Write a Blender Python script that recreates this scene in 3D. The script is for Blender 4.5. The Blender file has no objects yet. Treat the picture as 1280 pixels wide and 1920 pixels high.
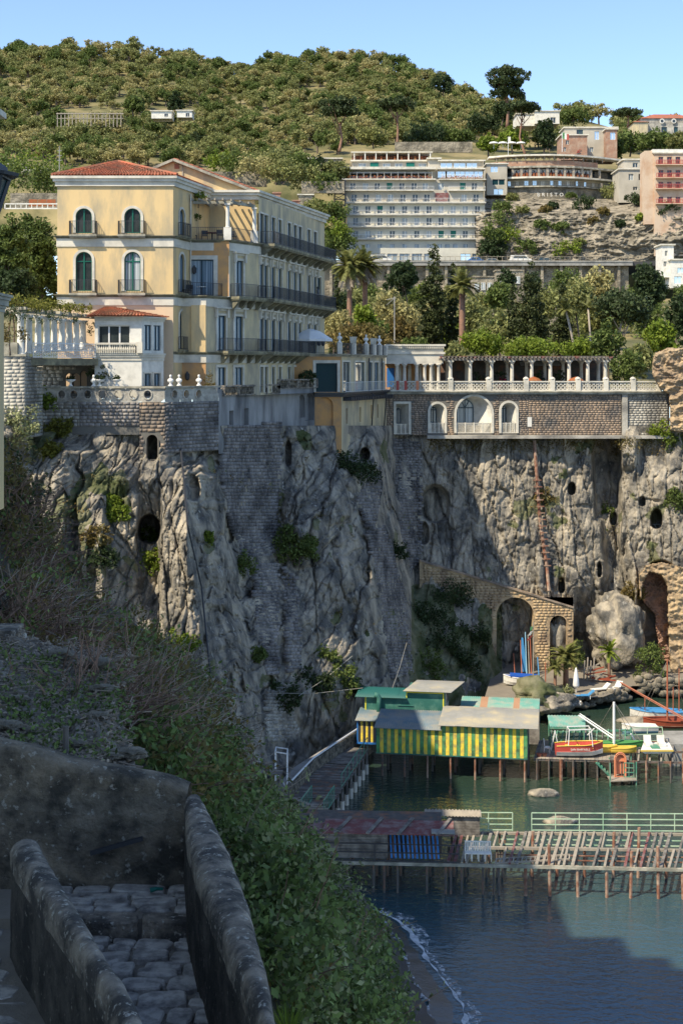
import bpy,bmesh,math,random
import numpy as np
from mathutils import Vector
R=math.radians
# ---------------------------------------------------------------- camera, sky, sun, exposure
H,F,HX,HY=30.5,2667.0,640.0,690.0        # eye height over the water, focal length / horizon of the 1280 x 1920 photograph
sc=bpy.context.scene
col=sc.collection
cd=bpy.data.cameras.new('camera');cam=bpy.data.objects.new('camera',cd);col.objects.link(cam)
cam.location=(0,0,H);cam.rotation_euler=(R(90),0,0)
cd.sensor_fit='VERTICAL';cd.sensor_height=36;cd.lens=36*F/1920
cd.shift_y=-(960-HY)/1920;cd.clip_start=.5;cd.clip_end=6000
sc.camera=cam
SUN=Vector((-1,-.9,1.6)).normalized()        # towards the sun
wd=bpy.data.worlds.new('World');sc.world=wd;wd.use_nodes=True
nt=wd.node_tree
sky=nt.nodes.new('ShaderNodeTexSky');sky.sky_type='NISHITA';sky.sun_disc=False
sky.sun_elevation=math.asin(SUN.z);sky.sun_rotation=math.atan2(SUN.x,SUN.y)%(2*math.pi)
sky.altitude=0;sky.air_density=.68;sky.dust_density=.2;sky.ozone_density=1.6
bg=nt.nodes['Background'];bg.inputs[1].default_value=.15
nt.links.new(sky.outputs[0],bg.inputs[0])
sl=bpy.data.lights.new('sun','SUN');sl.energy=3.8;sl.angle=R(.5);sl.color=(1,.89,.70)
so=bpy.data.objects.new('sun',sl);col.objects.link(so);so.rotation_euler=SUN.to_track_quat('Z','Y').to_euler()
sc.view_settings.view_transform='Standard';sc.view_settings.look='None'
sc.view_settings.gamma=1;sc.view_settings.use_curve_mapping=False
sc.view_settings.exposure=.88
sc.render.engine='CYCLES';sc.cycles.use_denoising=True
sc.cycles.max_bounces=6;sc.cycles.transparent_max_bounces=8
rng=np.random.default_rng(7);rnd=random.Random(5)

# ---------------------------------------------------------------- helpers
def W(px,py,D):return Vector(((px-HX)*D/F,D,H-(py-HY)*D/F))
def X(px,D):return(px-HX)*D/F
def Zp(py,D):return H-(py-HY)*D/F
def tag(o,label=None,cat=None,group=None,kind=None):
    if label:o['label']=label
    if cat:o['category']=cat
    if group:o['group']=group
    if kind:o['kind']=kind
    return o
def thing(name,label,cat,loc=(0,0,0),group=None,kind=None):
    o=bpy.data.objects.new(name,None);col.objects.link(o);o.location=loc;o.empty_display_size=.2
    return tag(o,label,cat,group,kind)
def origin(o):
    v=Vector((0,0,0))
    while o is not None:v=v+o.location;o=o.parent
    return v
def link(name,me,parent=None,mats=()):
    o=bpy.data.objects.new(name,me);col.objects.link(o)
    if parent is not None:o.parent=parent
    for m in mats:me.materials.append(m)
    return o
def dup(root,loc,label=None,rotz=None,scale=None,group=None):
    r=root.copy();col.objects.link(r);r.location=loc
    if label:r['label']=label
    if group:r['group']=group
    if rotz is not None:r.rotation_euler=(0,0,rotz)
    if scale is not None:r.scale=(scale,)*3 if not hasattr(scale,'__len__')else scale
    for ch in list(root.children):
        c=ch.copy();col.objects.link(c);c.parent=r
        for g in ch.children:
            d=g.copy();col.objects.link(d);d.parent=c
    return r
def lettering(name,text,size,m,extrude,space=1.0):
    tc=bpy.data.curves.new(name,'FONT');tc.body=text;tc.size=size;tc.extrude=extrude;tc.space_character=space;tc.resolution_u=3
    o=bpy.data.objects.new(name,tc);col.objects.link(o);me=bpy.data.meshes.new_from_object(o.evaluated_get(bpy.context.evaluated_depsgraph_get()));bpy.data.objects.remove(o)
    me.materials.clear();return link(name,me,None,[m])
class Fr:
    """a vertical wall plane: u runs along it to the right, n points out of it"""
    def __init__(s,O,u):
        s.O=Vector((O[0],O[1],0));s.u=Vector((u[0],u[1],0)).normalized();s.n=Vector((s.u.y,-s.u.x,0))
    def __call__(s,u,d,z):
        p=s.O+s.u*u+s.n*d;return Vector((p.x,p.y,z))
    def uz(s,px,py=HY):
        k=(px-HX)/F;t=(k*s.O.y-s.O.x)/(s.u.x-k*s.u.y)
        return t,H-(py-HY)*(s.O.y+s.u.y*t)/F
class MB:
    def __init__(s,fr=None):s.v=[];s.f=[];s.mi=[];s.fr=fr;s.m=0
    def P(s,p):return s.fr(*p)if s.fr else Vector(p)
    def poly(s,pts):
        n=len(s.v);s.v+=[s.P(p)for p in pts];s.f.append(tuple(range(n,n+len(pts))));s.mi.append(s.m)
    def hexa(s,c):         # 8 corners: bottom 4 ccw then top 4
        n=len(s.v);s.v+=[s.P(p)for p in c]
        for f in((3,2,1,0),(4,5,6,7),(0,1,5,4),(1,2,6,5),(2,3,7,6),(3,0,4,7)):
            s.f.append(tuple(n+i for i in f));s.mi.append(s.m)
    def box(s,a0,a1,b0,b1,c0,c1):
        s.hexa([(a0,b0,c0),(a1,b0,c0),(a1,b1,c0),(a0,b1,c0),(a0,b0,c1),(a1,b0,c1),(a1,b1,c1),(a0,b1,c1)])
    def bar(s,p,q,w,h=None,up=(0,0,1)):
        h=h or w;p=s.P(p);q=s.P(q);d=(q-p).normalized();up=Vector(up)
        if abs(d.dot(up))>.95:up=Vector((0,1,0))if abs(d.y)<.9 else Vector((1,0,0))
        a=d.cross(up).normalized()*w/2;b=a.cross(d).normalized()*h/2
        fr=s.fr;s.fr=None
        s.hexa([p-a-b,p+a-b,q+a-b,q-a-b,p-a+b,p+a+b,q+a+b,q-a+b]);s.fr=fr
    def tube(s,pts,r0,r1=None,n=6,cap=True):
        r1=r0 if r1 is None else r1;pts=[s.P(p)for p in pts];base=len(s.v);K=len(pts)
        for i,p in enumerate(pts):
            d=(pts[min(i+1,K-1)]-pts[max(i-1,0)]).normalized()
            up=Vector((0,0,1))if abs(d.z)<.9 else Vector((1,0,0))
            a=d.cross(up).normalized();b=a.cross(d);r=r0+(r1-r0)*i/max(1,K-1)
            s.v+=[p+(a*math.cos(2*math.pi*j/n)+b*math.sin(2*math.pi*j/n))*r for j in range(n)]
        for i in range(K-1):
            for j in range(n):
                k=(j+1)%n;s.f.append((base+i*n+j,base+(i+1)*n+j,base+(i+1)*n+k,base+i*n+k));s.mi.append(s.m)
        if cap:
            s.f.append(tuple(base+j for j in range(n)));s.mi.append(s.m)
            s.f.append(tuple(base+(K-1)*n+j for j in reversed(range(n))));s.mi.append(s.m)
    def lathe(s,c,prof,n=10):
        c=s.P(c);base=len(s.v);K=len(prof)
        for r,z in prof:s.v+=[c+Vector((r*math.cos(2*math.pi*j/n),r*math.sin(2*math.pi*j/n),z))for j in range(n)]
        for i in range(K-1):
            for j in range(n):
                k=(j+1)%n;s.f.append((base+i*n+j,base+i*n+k,base+(i+1)*n+k,base+(i+1)*n+j));s.mi.append(s.m)
        s.f.append(tuple(base+j for j in reversed(range(n))));s.mi.append(s.m)
        s.f.append(tuple(base+(K-1)*n+j for j in range(n)));s.mi.append(s.m)
    def build(s,name,mat,parent=None,smooth=False):
        o0=origin(parent);me=bpy.data.meshes.new(name)
        me.from_pydata([tuple(v-o0)for v in s.v],[],s.f)
        mats=mat if isinstance(mat,(list,tuple))else[mat]
        o=link(name,me,parent,mats)
        if len(mats)>1:me.polygons.foreach_set('material_index',s.mi)
        if smooth:me.polygons.foreach_set('use_smooth',[True]*len(s.f))
        me.update();return o
def mesh_np(name,v,f,mat,parent=None,smooth=False,fmat=None):
    v=np.asarray(v,np.float32);f=np.asarray(f,np.int32);k=f.shape[1]
    o0=origin(parent);v=v-np.array(o0,np.float32)
    me=bpy.data.meshes.new(name)
    me.vertices.add(len(v));me.vertices.foreach_set('co',v.ravel())
    me.loops.add(f.size);me.loops.foreach_set('vertex_index',f.ravel())
    me.polygons.add(len(f));me.polygons.foreach_set('loop_start',np.arange(0,f.size,k,dtype=np.int32))
    me.polygons.foreach_set('loop_total',np.full(len(f),k,np.int32))
    o=link(name,me,parent,mat if isinstance(mat,(list,tuple))else[mat])
    if fmat is not None:me.polygons.foreach_set('material_index',np.asarray(fmat,np.int32))
    if smooth:me.polygons.foreach_set('use_smooth',np.ones(len(f),bool))
    me.update(calc_edges=True);return o
def grid_faces(nr,nc):
    i=np.arange((nr-1)*(nc-1));r=i//(nc-1);c=i%(nc-1);a=r*nc+c
    return np.stack([a,a+nc,a+nc+1,a+1],1)
# gradient noise on arrays
_pt=np.random.default_rng(3).permutation(256);_pt=np.concatenate([_pt,_pt,_pt]);_gr=np.random.default_rng(4).normal(size=(256,3));_gr/=np.linalg.norm(_gr,axis=1)[:,None]
def noise3(x,y,z):
    xi,yi,zi=np.floor(x).astype(int),np.floor(y).astype(int),np.floor(z).astype(int)
    xf,yf,zf=x-xi,y-yi,z-zi;fa=lambda t:t*t*t*(t*(t*6-15)+10);u,v,w=fa(xf),fa(yf),fa(zf)
    xi&=255;yi&=255;zi&=255;out=0
    for a in(0,1):
        for b in(0,1):
            for c in(0,1):
                g=_gr[_pt[_pt[_pt[(xi+a)&255]+((yi+b)&255)]+((zi+c)&255)]]
                d=g[...,0]*(xf-a)+g[...,1]*(yf-b)+g[...,2]*(zf-c)
                out=out+d*(u if a else 1-u)*(v if b else 1-v)*(w if c else 1-w)
    return out
def fbm(x,y,z,o=4,ridge=False):
    s=0;a=1;t=0
    for i in range(o):
        n=noise3(x,y,z);n=(1-2.2*np.abs(n)-.55)if ridge else n
        s=s+a*n;x,y,z=x*2.03+7.1,y*2.03+3.3,z*2.03+1.7;a*=.5
    return s
def worley(x,y,seed=0):
    xi,yi=np.floor(x).astype(int),np.floor(y).astype(int);f1=np.full(x.shape,9.);f2=f1.copy();rid=np.zeros(x.shape);vx=rid.copy();vy=rid.copy()
    for a in(-1,0,1):
        for b in(-1,0,1):
            h=_pt[_pt[(xi+a+seed)&255]+((yi+b)&255)];h2=_pt[h+71];dx=xi+a+h/256.-x;dy=yi+b+h2/256.-y;d=np.sqrt(dx*dx+dy*dy);n=d<f1
            f2=np.where(n,f1,np.minimum(f2,d));f1=np.where(n,d,f1);rid=np.where(n,_pt[h2+13]/255.,rid);vx=np.where(n,dx,vx);vy=np.where(n,dy,vy)
    return f1,f2,rid,vx,vy
def fracture(x,y,seed,off,tilt,crack,w=.10):
    f1,f2,r,vx,vy=worley(x,y,seed);r2=(r*7.13)%1;r3=(r*13.7)%1
    return(r-.5)*off+(vx*(r2-.5)+vy*(r3-.5))*2*tilt-crack*np.clip(1-(f2-f1)/w,0,1)**1.5
def rows_interp(rows,px,py):
    ys=sorted(rows);px=np.asarray(px,float);py=np.asarray(py,float)
    tab=[np.interp(px,[p[0]for p in rows[y]],[p[1]for p in rows[y]])for y in ys]
    out=tab[0].copy()
    for i in range(len(ys)-1):
        t=np.clip((py-ys[i])/(ys[i+1]-ys[i]),0,1);m=py>ys[i]
        out=np.where(m,tab[i]*(1-t)+tab[i+1]*t,out)
    return out
def inside(poly,x,y):
    c=np.zeros(np.shape(x),bool);n=len(poly)
    for i in range(n):
        (x1,y1),(x2,y2)=poly[i],poly[(i+1)%n]
        if y1==y2:continue
        c^=((y1>y)!=(y2>y))&(x<(x2-x1)*(y-y1)/(y2-y1)+x1)
    return c

ORD='first second third fourth fifth sixth seventh eighth ninth tenth eleventh twelfth thirteenth fourteenth fifteenth sixteenth seventeenth eighteenth nineteenth twentieth twenty-first twenty-second twenty-third twenty-fourth twenty-fifth'.split()
HUE=dict(dark='dark green',olive='grey green',oliveb='pale grey green',oak='green',lime='bright green',rusty='brownish',palm='yellowish green')
def by_place(objs,fmt):
    """labels that count from the left: objs = (thing, px, colour key)"""
    for i,(o,px,m)in enumerate(sorted(objs,key=lambda q:q[1])):o['label']=fmt.format(hue=HUE.get(m,''),nth=ORD[min(i,24)]).strip()
# ---------------------------------------------------------------- materials
def mat(name,c,rough=.85,c2=None,scale=1.2,mix=.5,grime=None,gscale=.35,gamt=.5,bump=0,bscale=9,spec=.3,metal=0,island=0,vein=None,stretch=None):
    m=bpy.data.materials.new(name);m.use_nodes=True;N=m.node_tree.nodes;L=m.node_tree.links
    b=N['Principled BSDF'];b.inputs['Roughness'].default_value=rough;b.inputs['Specular IOR Level'].default_value=spec;b.inputs['Metallic'].default_value=metal
    tc=N.new('ShaderNodeTexCoord');co=tc.outputs['Object']
    if stretch:
        mp=N.new('ShaderNodeMapping');mp.inputs['Scale'].default_value=stretch;L.new(co,mp.inputs[0]);co=mp.outputs[0]
    def rgb(x):return(*x,1)
    def ramp(sc_,lo,hi,det=6):
        n=N.new('ShaderNodeTexNoise');n.inputs['Scale'].default_value=sc_;n.inputs['Detail'].default_value=det;n.inputs['Roughness'].default_value=.62;L.new(co,n.inputs[0])
        r=N.new('ShaderNodeMapRange');r.inputs[1].default_value=lo;r.inputs[2].default_value=hi;L.new(n.outputs[0],r.inputs[0]);return r.outputs[0],n.outputs[0]
    def mixc(fac,a,bb):
        x=N.new('ShaderNodeMix');x.data_type='RGBA'
        if hasattr(fac,'is_linked'):L.new(fac,x.inputs[0])
        else:x.inputs[0].default_value=fac
        for s_,k in((a,6),(bb,7)):
            if hasattr(s_,'is_linked'):L.new(s_,x.inputs[k])
            else:x.inputs[k].default_value=rgb(s_)
        return x.outputs[2]
    if c2 is None:c2=tuple(v*.72 for v in c)
    f,raw=ramp(scale,.5-.18,.5+.18)
    out=mixc(f,c,c2)if mix>=1 else mixc(f,c,tuple(a*(1-mix)+b_*mix for a,b_ in zip(c,c2)))
    if grime is not None:
        g,_=ramp(gscale,.52-.2*gamt,.74-.2*gamt,9);out=mixc(g,out,grime)
    if vein is not None:
        g,_=ramp(vein[1],vein[2],vein[3],10);out=mixc(g,out,vein[0])
    if island:
        ge=N.new('ShaderNodeNewGeometry');r=N.new('ShaderNodeMapRange');r.inputs[3].default_value=1-island;r.inputs[4].default_value=1+island;L.new(ge.outputs['Random Per Island'],r.inputs[0])
        vm=N.new('ShaderNodeVectorMath');vm.operation='SCALE';L.new(out,vm.inputs[0]);L.new(r.outputs[0],vm.inputs['Scale']);out=vm.outputs[0]
    L.new(out,b.inputs['Base Color'])
    if bump:
        n=N.new('ShaderNodeTexNoise');n.inputs['Scale'].default_value=bscale;n.inputs['Detail'].default_value=8;n.inputs['Roughness'].default_value=.65;L.new(co,n.inputs[0])
        bp=N.new('ShaderNodeBump');bp.inputs['Strength'].default_value=min(1,bump);bp.inputs['Distance'].default_value=.6/bscale*max(1,bump);L.new(n.outputs[0],bp.inputs['Height']);L.new(bp.outputs[0],b.inputs['Normal'])
    return m
def leafmat(name,c,c2,scale=.5,island=.45,rough=.6,trans=.35):
    m=mat(name,c,rough,c2,scale,1,island=island,spec=.25)
    N=m.node_tree.nodes;L=m.node_tree.links;b=N['Principled BSDF']
    src=b.inputs['Base Color'].links[0].from_socket
    t=N.new('ShaderNodeBsdfTranslucent');L.new(src,t.inputs[0]);mx=N.new('ShaderNodeMixShader');mx.inputs[0].default_value=trans
    L.new(b.outputs[0],mx.inputs[1]);L.new(t.outputs[0],mx.inputs[2]);L.new(mx.outputs[0],N['Material Output'].inputs[0]);return m
def glassmat(name,c,c2,stripe=0,rough=.06,spec=.6):
    m=mat(name,c,rough,c2,1.1,1,spec=spec)
    if stripe:
        N=m.node_tree.nodes;L=m.node_tree.links;b=N['Principled BSDF']
        tc=N.new('ShaderNodeTexCoord');w=N.new('ShaderNodeTexNoise');mp=N.new('ShaderNodeMapping');mp.inputs['Scale'].default_value=(stripe,stripe,.06);L.new(tc.outputs['Object'],mp.inputs[0]);L.new(mp.outputs[0],w.inputs[0]);w.inputs['Scale'].default_value=1
        r=N.new('ShaderNodeMapRange');r.inputs[1].default_value=.38;r.inputs[2].default_value=.62;L.new(w.outputs[0],r.inputs[0])
        x=N.new('ShaderNodeMix');x.data_type='RGBA';x.inputs[6].default_value=(*c,1);x.inputs[7].default_value=(*c2,1);L.new(r.outputs[0],x.inputs[0]);L.new(x.outputs[2],b.inputs['Base Color'])
    return m
M={}
M['yellow']=mat('yellow_stucco',(.69,.50,.245),c2=(.62,.45,.225),scale=.6,mix=1,grime=(.42,.34,.21),gscale=.9,gamt=.5,bump=.15,bscale=14,stretch=(1,1,.3))
M['cream']=mat('cream_stucco',(.62,.50,.29),c2=(.56,.47,.29),scale=.6,mix=1,grime=(.34,.30,.22),gscale=.9,gamt=.6,bump=.15,bscale=14,stretch=(1,1,.3))
M['pinkish']=mat('pale_pink_stucco',(.70,.52,.34),scale=.6,mix=.4)
M['orange']=mat('orange_stucco',(.60,.32,.115),c2=(.54,.30,.12),scale=.6,mix=1,grime=(.38,.24,.13),gscale=.8,gamt=.45,bump=.15,bscale=14)
M['trim']=mat('white_trim',(.68,.63,.52),scale=1.2,mix=.5,grime=(.42,.40,.34),gscale=.8,gamt=.4)
M['trimgrey']=mat('weathered_cornice',(.50,.46,.36),scale=1.2,mix=.8,grime=(.20,.19,.15),gscale=1.1,gamt=.7,bump=.2)
M['slab']=mat('mossy_slab',(.33,.30,.19),scale=1.5,mix=.9,grime=(.14,.13,.09),gscale=1.3,gamt=.8)
M['white']=mat('white_paint',(.73,.70,.62),scale=1,mix=.35,grime=(.50,.48,.42),gscale=1.2,gamt=.3)
M['marble']=mat('white_marble',(.80,.78,.73),scale=2,mix=.5)
M['tile']=mat('red_roof_tile',(.44,.125,.06),c2=(.30,.10,.06),scale=1.5,mix=1,grime=(.20,.11,.07),gscale=.9,gamt=.5,island=.25)
M['iron']=mat('dark_iron',(.035,.037,.042),.5,spec=.5)
M['green']=mat('green_joinery',(.006,.11,.075),.5)
M['bluegrey']=mat('dark_blue_joinery',(.022,.055,.075),.45)
M['glass']=glassmat('dark_glass',(.012,.02,.024),(.05,.06,.06))
M['curtain']=glassmat('curtained_glass',(.10,.14,.16),(.50,.53,.53),stripe=9,rough=.2)
M['bluecurtain']=glassmat('blue_curtained_glass',(.09,.15,.20),(.30,.38,.44),stripe=8,rough=.12)
M['teal']=glassmat('teal_glass',(.006,.035,.045),(.010,.04,.045),rough=.3,spec=.1)
M['mirror']=glassmat('mirror_glass',(.05,.06,.05),(.08,.09,.07),rough=.01,spec=1.0)
M['mirror'].node_tree.nodes['Principled BSDF'].inputs['Metallic'].default_value=.75
M['mirror'].node_tree.nodes['Principled BSDF'].inputs['Base Color'].default_value=(.6,.62,.6,1)
for l in list(M['mirror'].node_tree.nodes['Principled BSDF'].inputs['Base Color'].links):M['mirror'].node_tree.links.remove(l)
M['rock']=mat('cliff_rock',(.49,.42,.31),c2=(.335,.30,.24),scale=.35,mix=1,grime=(.10,.095,.085),gscale=.8,gamt=.70,bump=1.3,bscale=3.4,vein=((.56,.52,.44),1.6,.60,.72),stretch=(1,1,.55))
M['rockgreen']=mat('mossy_rock',(.24,.22,.14),c2=(.13,.135,.07),scale=.3,mix=1,grime=(.06,.075,.025),gscale=.5,gamt=.6,bump=.8,bscale=3.2)
M['brown']=mat('brown_block',(.34,.25,.175),c2=(.24,.19,.145),scale=.5,mix=1,grime=(.12,.11,.10),gscale=.5,gamt=.4,island=.22,bump=.4,bscale=6)
M['greyblock']=mat('grey_block',(.30,.275,.25),c2=(.20,.185,.175),scale=.4,mix=1,grime=(.085,.08,.08),gscale=.45,gamt=.55,island=.25,bump=.4,bscale=6)
M['paleblock']=mat('pale_block',(.46,.43,.36),c2=(.36,.33,.28),scale=.5,mix=1,grime=(.17,.16,.14),gscale=.5,gamt=.45,island=.15,bump=.4,bscale=6)
M['tuff']=mat('tan_tuff',(.50,.36,.20),c2=(.40,.30,.185),scale=.5,mix=1,grime=(.24,.17,.11),gscale=.6,gamt=.45,island=.15,bump=.8,bscale=4)
M['redtuff']=mat('reddish_tuff',(.38,.20,.13),c2=(.30,.19,.14),scale=.5,mix=1,grime=(.18,.12,.09),gscale=.6,gamt=.4,bump=.8,bscale=4)
M['mortar']=mat('mortar',(.16,.15,.13),scale=2,mix=.7)
M['stain']=mat('stained_plaster',(.36,.355,.34),c2=(.22,.22,.22),scale=.4,mix=1,grime=(.10,.10,.10),gscale=.5,gamt=.5,bump=.4,bscale=5,stretch=(1,1,.25))
M['conc']=mat('concrete',(.34,.33,.30),scale=.8,mix=.8,grime=(.17,.165,.15),gscale=.6,gamt=.5,bump=.3,bscale=8)
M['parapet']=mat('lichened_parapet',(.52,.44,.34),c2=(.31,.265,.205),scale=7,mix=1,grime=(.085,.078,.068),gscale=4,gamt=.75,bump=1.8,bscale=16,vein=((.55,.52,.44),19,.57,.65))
M['parapetside']=mat('dark_side_render',(.15,.132,.108),c2=(.07,.063,.053),scale=4,mix=1,grime=(.035,.032,.028),gscale=3,gamt=.7,bump=1.6,bscale=13,vein=((.32,.29,.24),15,.62,.69))  # render of the parapet sides, darker than their tops
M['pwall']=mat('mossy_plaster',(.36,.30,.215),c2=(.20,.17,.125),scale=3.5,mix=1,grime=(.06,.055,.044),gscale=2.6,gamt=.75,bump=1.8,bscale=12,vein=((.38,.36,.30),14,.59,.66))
M['cobble']=mat('lava_cobble',(.50,.46,.40),.55,c2=(.34,.315,.28),scale=5,mix=1,grime=(.13,.12,.11),gscale=7,gamt=.5,bump=.45,bscale=26,spec=.45)
M['joint']=mat('path_earth',(.20,.175,.14),scale=3,mix=.8,bump=.5)
M['soil']=mat('dry_soil',(.26,.215,.16),c2=(.13,.11,.08),scale=5,mix=1,grime=(.40,.36,.30),gscale=9,gamt=.35,bump=1.8,bscale=12)
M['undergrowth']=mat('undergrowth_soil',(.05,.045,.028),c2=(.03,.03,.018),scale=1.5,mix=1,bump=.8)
M['hillside']=mat('dry_grass_hill',(.30,.235,.115),c2=(.14,.135,.055),scale=.05,mix=1,grime=(.06,.07,.025),gscale=.09,gamt=.5)
M['beach']=mat('dark_sand',(.25,.215,.165),c2=(.17,.15,.12),scale=.4,mix=1,bump=.5,bscale=5)
M['wet']=mat('wet_black_sand',(.032,.033,.035),.35,scale=.8,mix=.6,bump=.3,bscale=8,spec=.4)
M['hotelwhite']=mat('white_hotel_wall',(.60,.575,.475),scale=.3,mix=.3,grime=(.46,.44,.37),gscale=.25,gamt=.4)
M['hotelgrey']=mat('beige_hotel_wall',(.47,.43,.35),scale=.3,mix=.3,grime=(.34,.31,.25),gscale=.25,gamt=.4)
M['stone']=mat('hill_stone',(.40,.345,.255),c2=(.27,.235,.175),scale=.3,mix=1,grime=(.13,.115,.085),gscale=.45,gamt=.6,bump=1.2,bscale=1.6)
M['salmon']=mat('salmon_stucco',(.56,.43,.31),scale=.3,mix=.4,grime=(.45,.28,.17),gscale=.3,gamt=.3)
M['brick']=mat('red_brick',(.36,.20,.13),c2=(.27,.165,.115),scale=.8,mix=1,grime=(.40,.30,.22),gscale=.6,gamt=.3,bump=.4,bscale=3)
M['red']=mat('red_paint',(.42,.085,.065),.5,mix=.5)
M['shutter']=mat('green_shutter',(.004,.13,.10),.5,mix=.4)
M['flower']=leafmat('terracotta_flowers',(.48,.12,.05),(.30,.16,.06),2)
M['asphalt']=mat('asphalt',(.06,.06,.06),.9)
M['hy']=mat('yellow_board',(.82,.60,.03),.7,c2=(.74,.56,.08),scale=2.5,mix=1,grime=(.40,.31,.10),gscale=2.2,gamt=.45,island=.1)
M['hg']=mat('green_board',(.07,.27,.09),.7,c2=(.12,.29,.13),scale=2.5,mix=1,grime=(.05,.10,.05),gscale=2,gamt=.45,island=.12)
M['hteal']=mat('teal_board',(.03,.13,.105),.65,scale=.8,mix=.5,grime=(.10,.22,.17),gscale=1,gamt=.3)
M['htrim']=mat('yellow_trim',(.72,.62,.04),.5,mix=.3)
M['hblue']=mat('blue_board',(.03,.15,.42),.5,mix=.4)
M['sheetgrey']=mat('weathered_sheet',(.29,.28,.25),.8,c2=(.20,.205,.195),scale=1.2,mix=1,grime=(.42,.36,.24),gscale=.6,gamt=.35,bump=.3,bscale=10)
M['sheetblue']=mat('blue_grey_sheet',(.085,.15,.19),.5,c2=(.20,.22,.22),scale=.8,mix=1,grime=(.25,.23,.18),gscale=.6,gamt=.3)
M['sheetteal']=mat('teal_sheet',(.14,.34,.28),.65,scale=.8,mix=.6,grime=(.30,.32,.26),gscale=1.2,gamt=.45)
M['sheetrust']=mat('rust_sheet',(.38,.22,.13),.7,mix=.5)
M['sheetdkgreen']=mat('dark_green_sheet',(.02,.11,.10),.5,mix=.5)
M['plank']=mat('grey_plank',(.27,.245,.21),c2=(.17,.155,.135),scale=2,mix=1,grime=(.09,.08,.07),gscale=1.5,gamt=.5,island=.3,bump=.4,bscale=12)
M['plankdark']=mat('dark_plank',(.13,.115,.10),c2=(.07,.065,.06),scale=2,mix=1,grime=(.28,.12,.06),gscale=1.1,gamt=.15,island=.4)
M['planklight']=mat('light_plank',(.37,.32,.25),c2=(.24,.21,.17),scale=2,mix=1,island=.2)
M['redplank']=mat('faded_red_plank',(.21,.068,.062),c2=(.15,.062,.058),scale=2,mix=1,grime=(.24,.18,.165),gscale=1.6,gamt=.4,island=.2)
M['blueslat']=mat('blue_slat',(.05,.21,.50),.55,scale=2,mix=.5,island=.2)
M['rust']=mat('rusty_steel',(.26,.10,.055),.8,c2=(.15,.075,.05),scale=2,mix=1,grime=(.40,.30,.22),gscale=1.5,gamt=.4)
M['greensteel']=mat('green_steel',(.08,.26,.17),.6,mix=.5,grime=(.32,.36,.26),gscale=1.5,gamt=.25)
M['palegreen']=mat('pale_green_rail',(.48,.60,.42),.5,scale=2,mix=.5,grime=(.20,.38,.24),gscale=1.2,gamt=.4)
M['steelwhite']=mat('white_steel',(.74,.74,.72),.45,mix=.3)
M['orangehull']=mat('orange_fibreglass',(.66,.24,.12),.5,mix=.3)
M['redhull']=mat('red_hull_paint',(.50,.075,.055),.5,mix=.3)
M['yellowhull']=mat('yellow_hull_paint',(.66,.46,.07),.5,mix=.3)
M['greenhull']=mat('green_hull_paint',(.08,.27,.08),.5,mix=.3)
M['bluehull']=mat('blue_hull_paint',(.07,.27,.52),.5,mix=.3)
M['bluecover']=mat('blue_canvas',(.015,.09,.42),.7,mix=.5)
M['lightblue']=mat('light_blue_paint',(.30,.52,.66),.5,mix=.3)
M['woodhull']=mat('red_brown_wood',(.30,.07,.035),.45,mix=.5)
M['mast']=mat('varnished_mast',(.38,.12,.06),.5,mix=.4)
M['cloth']=mat('white_canvas',(.76,.75,.72),.9,mix=.3)
M['bark']=mat('bark',(.16,.12,.09),c2=(.09,.07,.055),scale=2,mix=1,bump=.8,bscale=8)
M['redbark']=mat('pine_bark',(.30,.16,.10),c2=(.18,.11,.08),scale=2,mix=1,bump=.8)
M['palebark']=mat('pale_bark',(.42,.35,.27),c2=(.28,.24,.19),scale=2,mix=1)
M['twig']=mat('dry_twig',(.27,.17,.115),c2=(.15,.095,.07),scale=2,mix=1,island=.5)
M['twigpale']=mat('pale_dry_twig',(.34,.28,.21),c2=(.20,.16,.12),scale=2,mix=1,island=.4)
M['olive']=leafmat('olive_leaf',(.28,.28,.10),(.16,.185,.06),.12,.45)
M['oliveb']=leafmat('pale_olive_leaf',(.42,.37,.16),(.29,.27,.105),.12,.45)
M['oak']=leafmat('green_leaf',(.14,.18,.045),(.08,.115,.028),.3)
M['lime']=leafmat('lime_leaf',(.21,.26,.03),(.12,.18,.022),.5)
M['dark']=leafmat('dark_leaf',(.055,.082,.03),(.032,.052,.018),.4)
M['pine']=leafmat('pine_needle',(.07,.095,.034),(.036,.054,.019),.4,trans=.2)
M['cypress']=leafmat('cypress_leaf',(.065,.078,.024),(.034,.045,.014),.5,trans=.2)
M['rusty']=leafmat('rusty_leaf',(.22,.15,.05),(.12,.115,.035),.4)
M['palm']=leafmat('palm_leaf',(.20,.20,.06),(.12,.13,.038),.8)
M['bramble']=leafmat('bramble_leaf',(.20,.26,.08),(.09,.135,.036),.8,.65)
M['bramblelight']=leafmat('bramble_pale_leaf',(.33,.34,.17),(.18,.20,.085),.8,.6)
M['vine']=leafmat('vine_leaf',(.20,.19,.035),(.12,.13,.02),.8)
M['pinkbloom']=leafmat('pink_bloom',(.45,.03,.09),(.30,.02,.06),.8)
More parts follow.
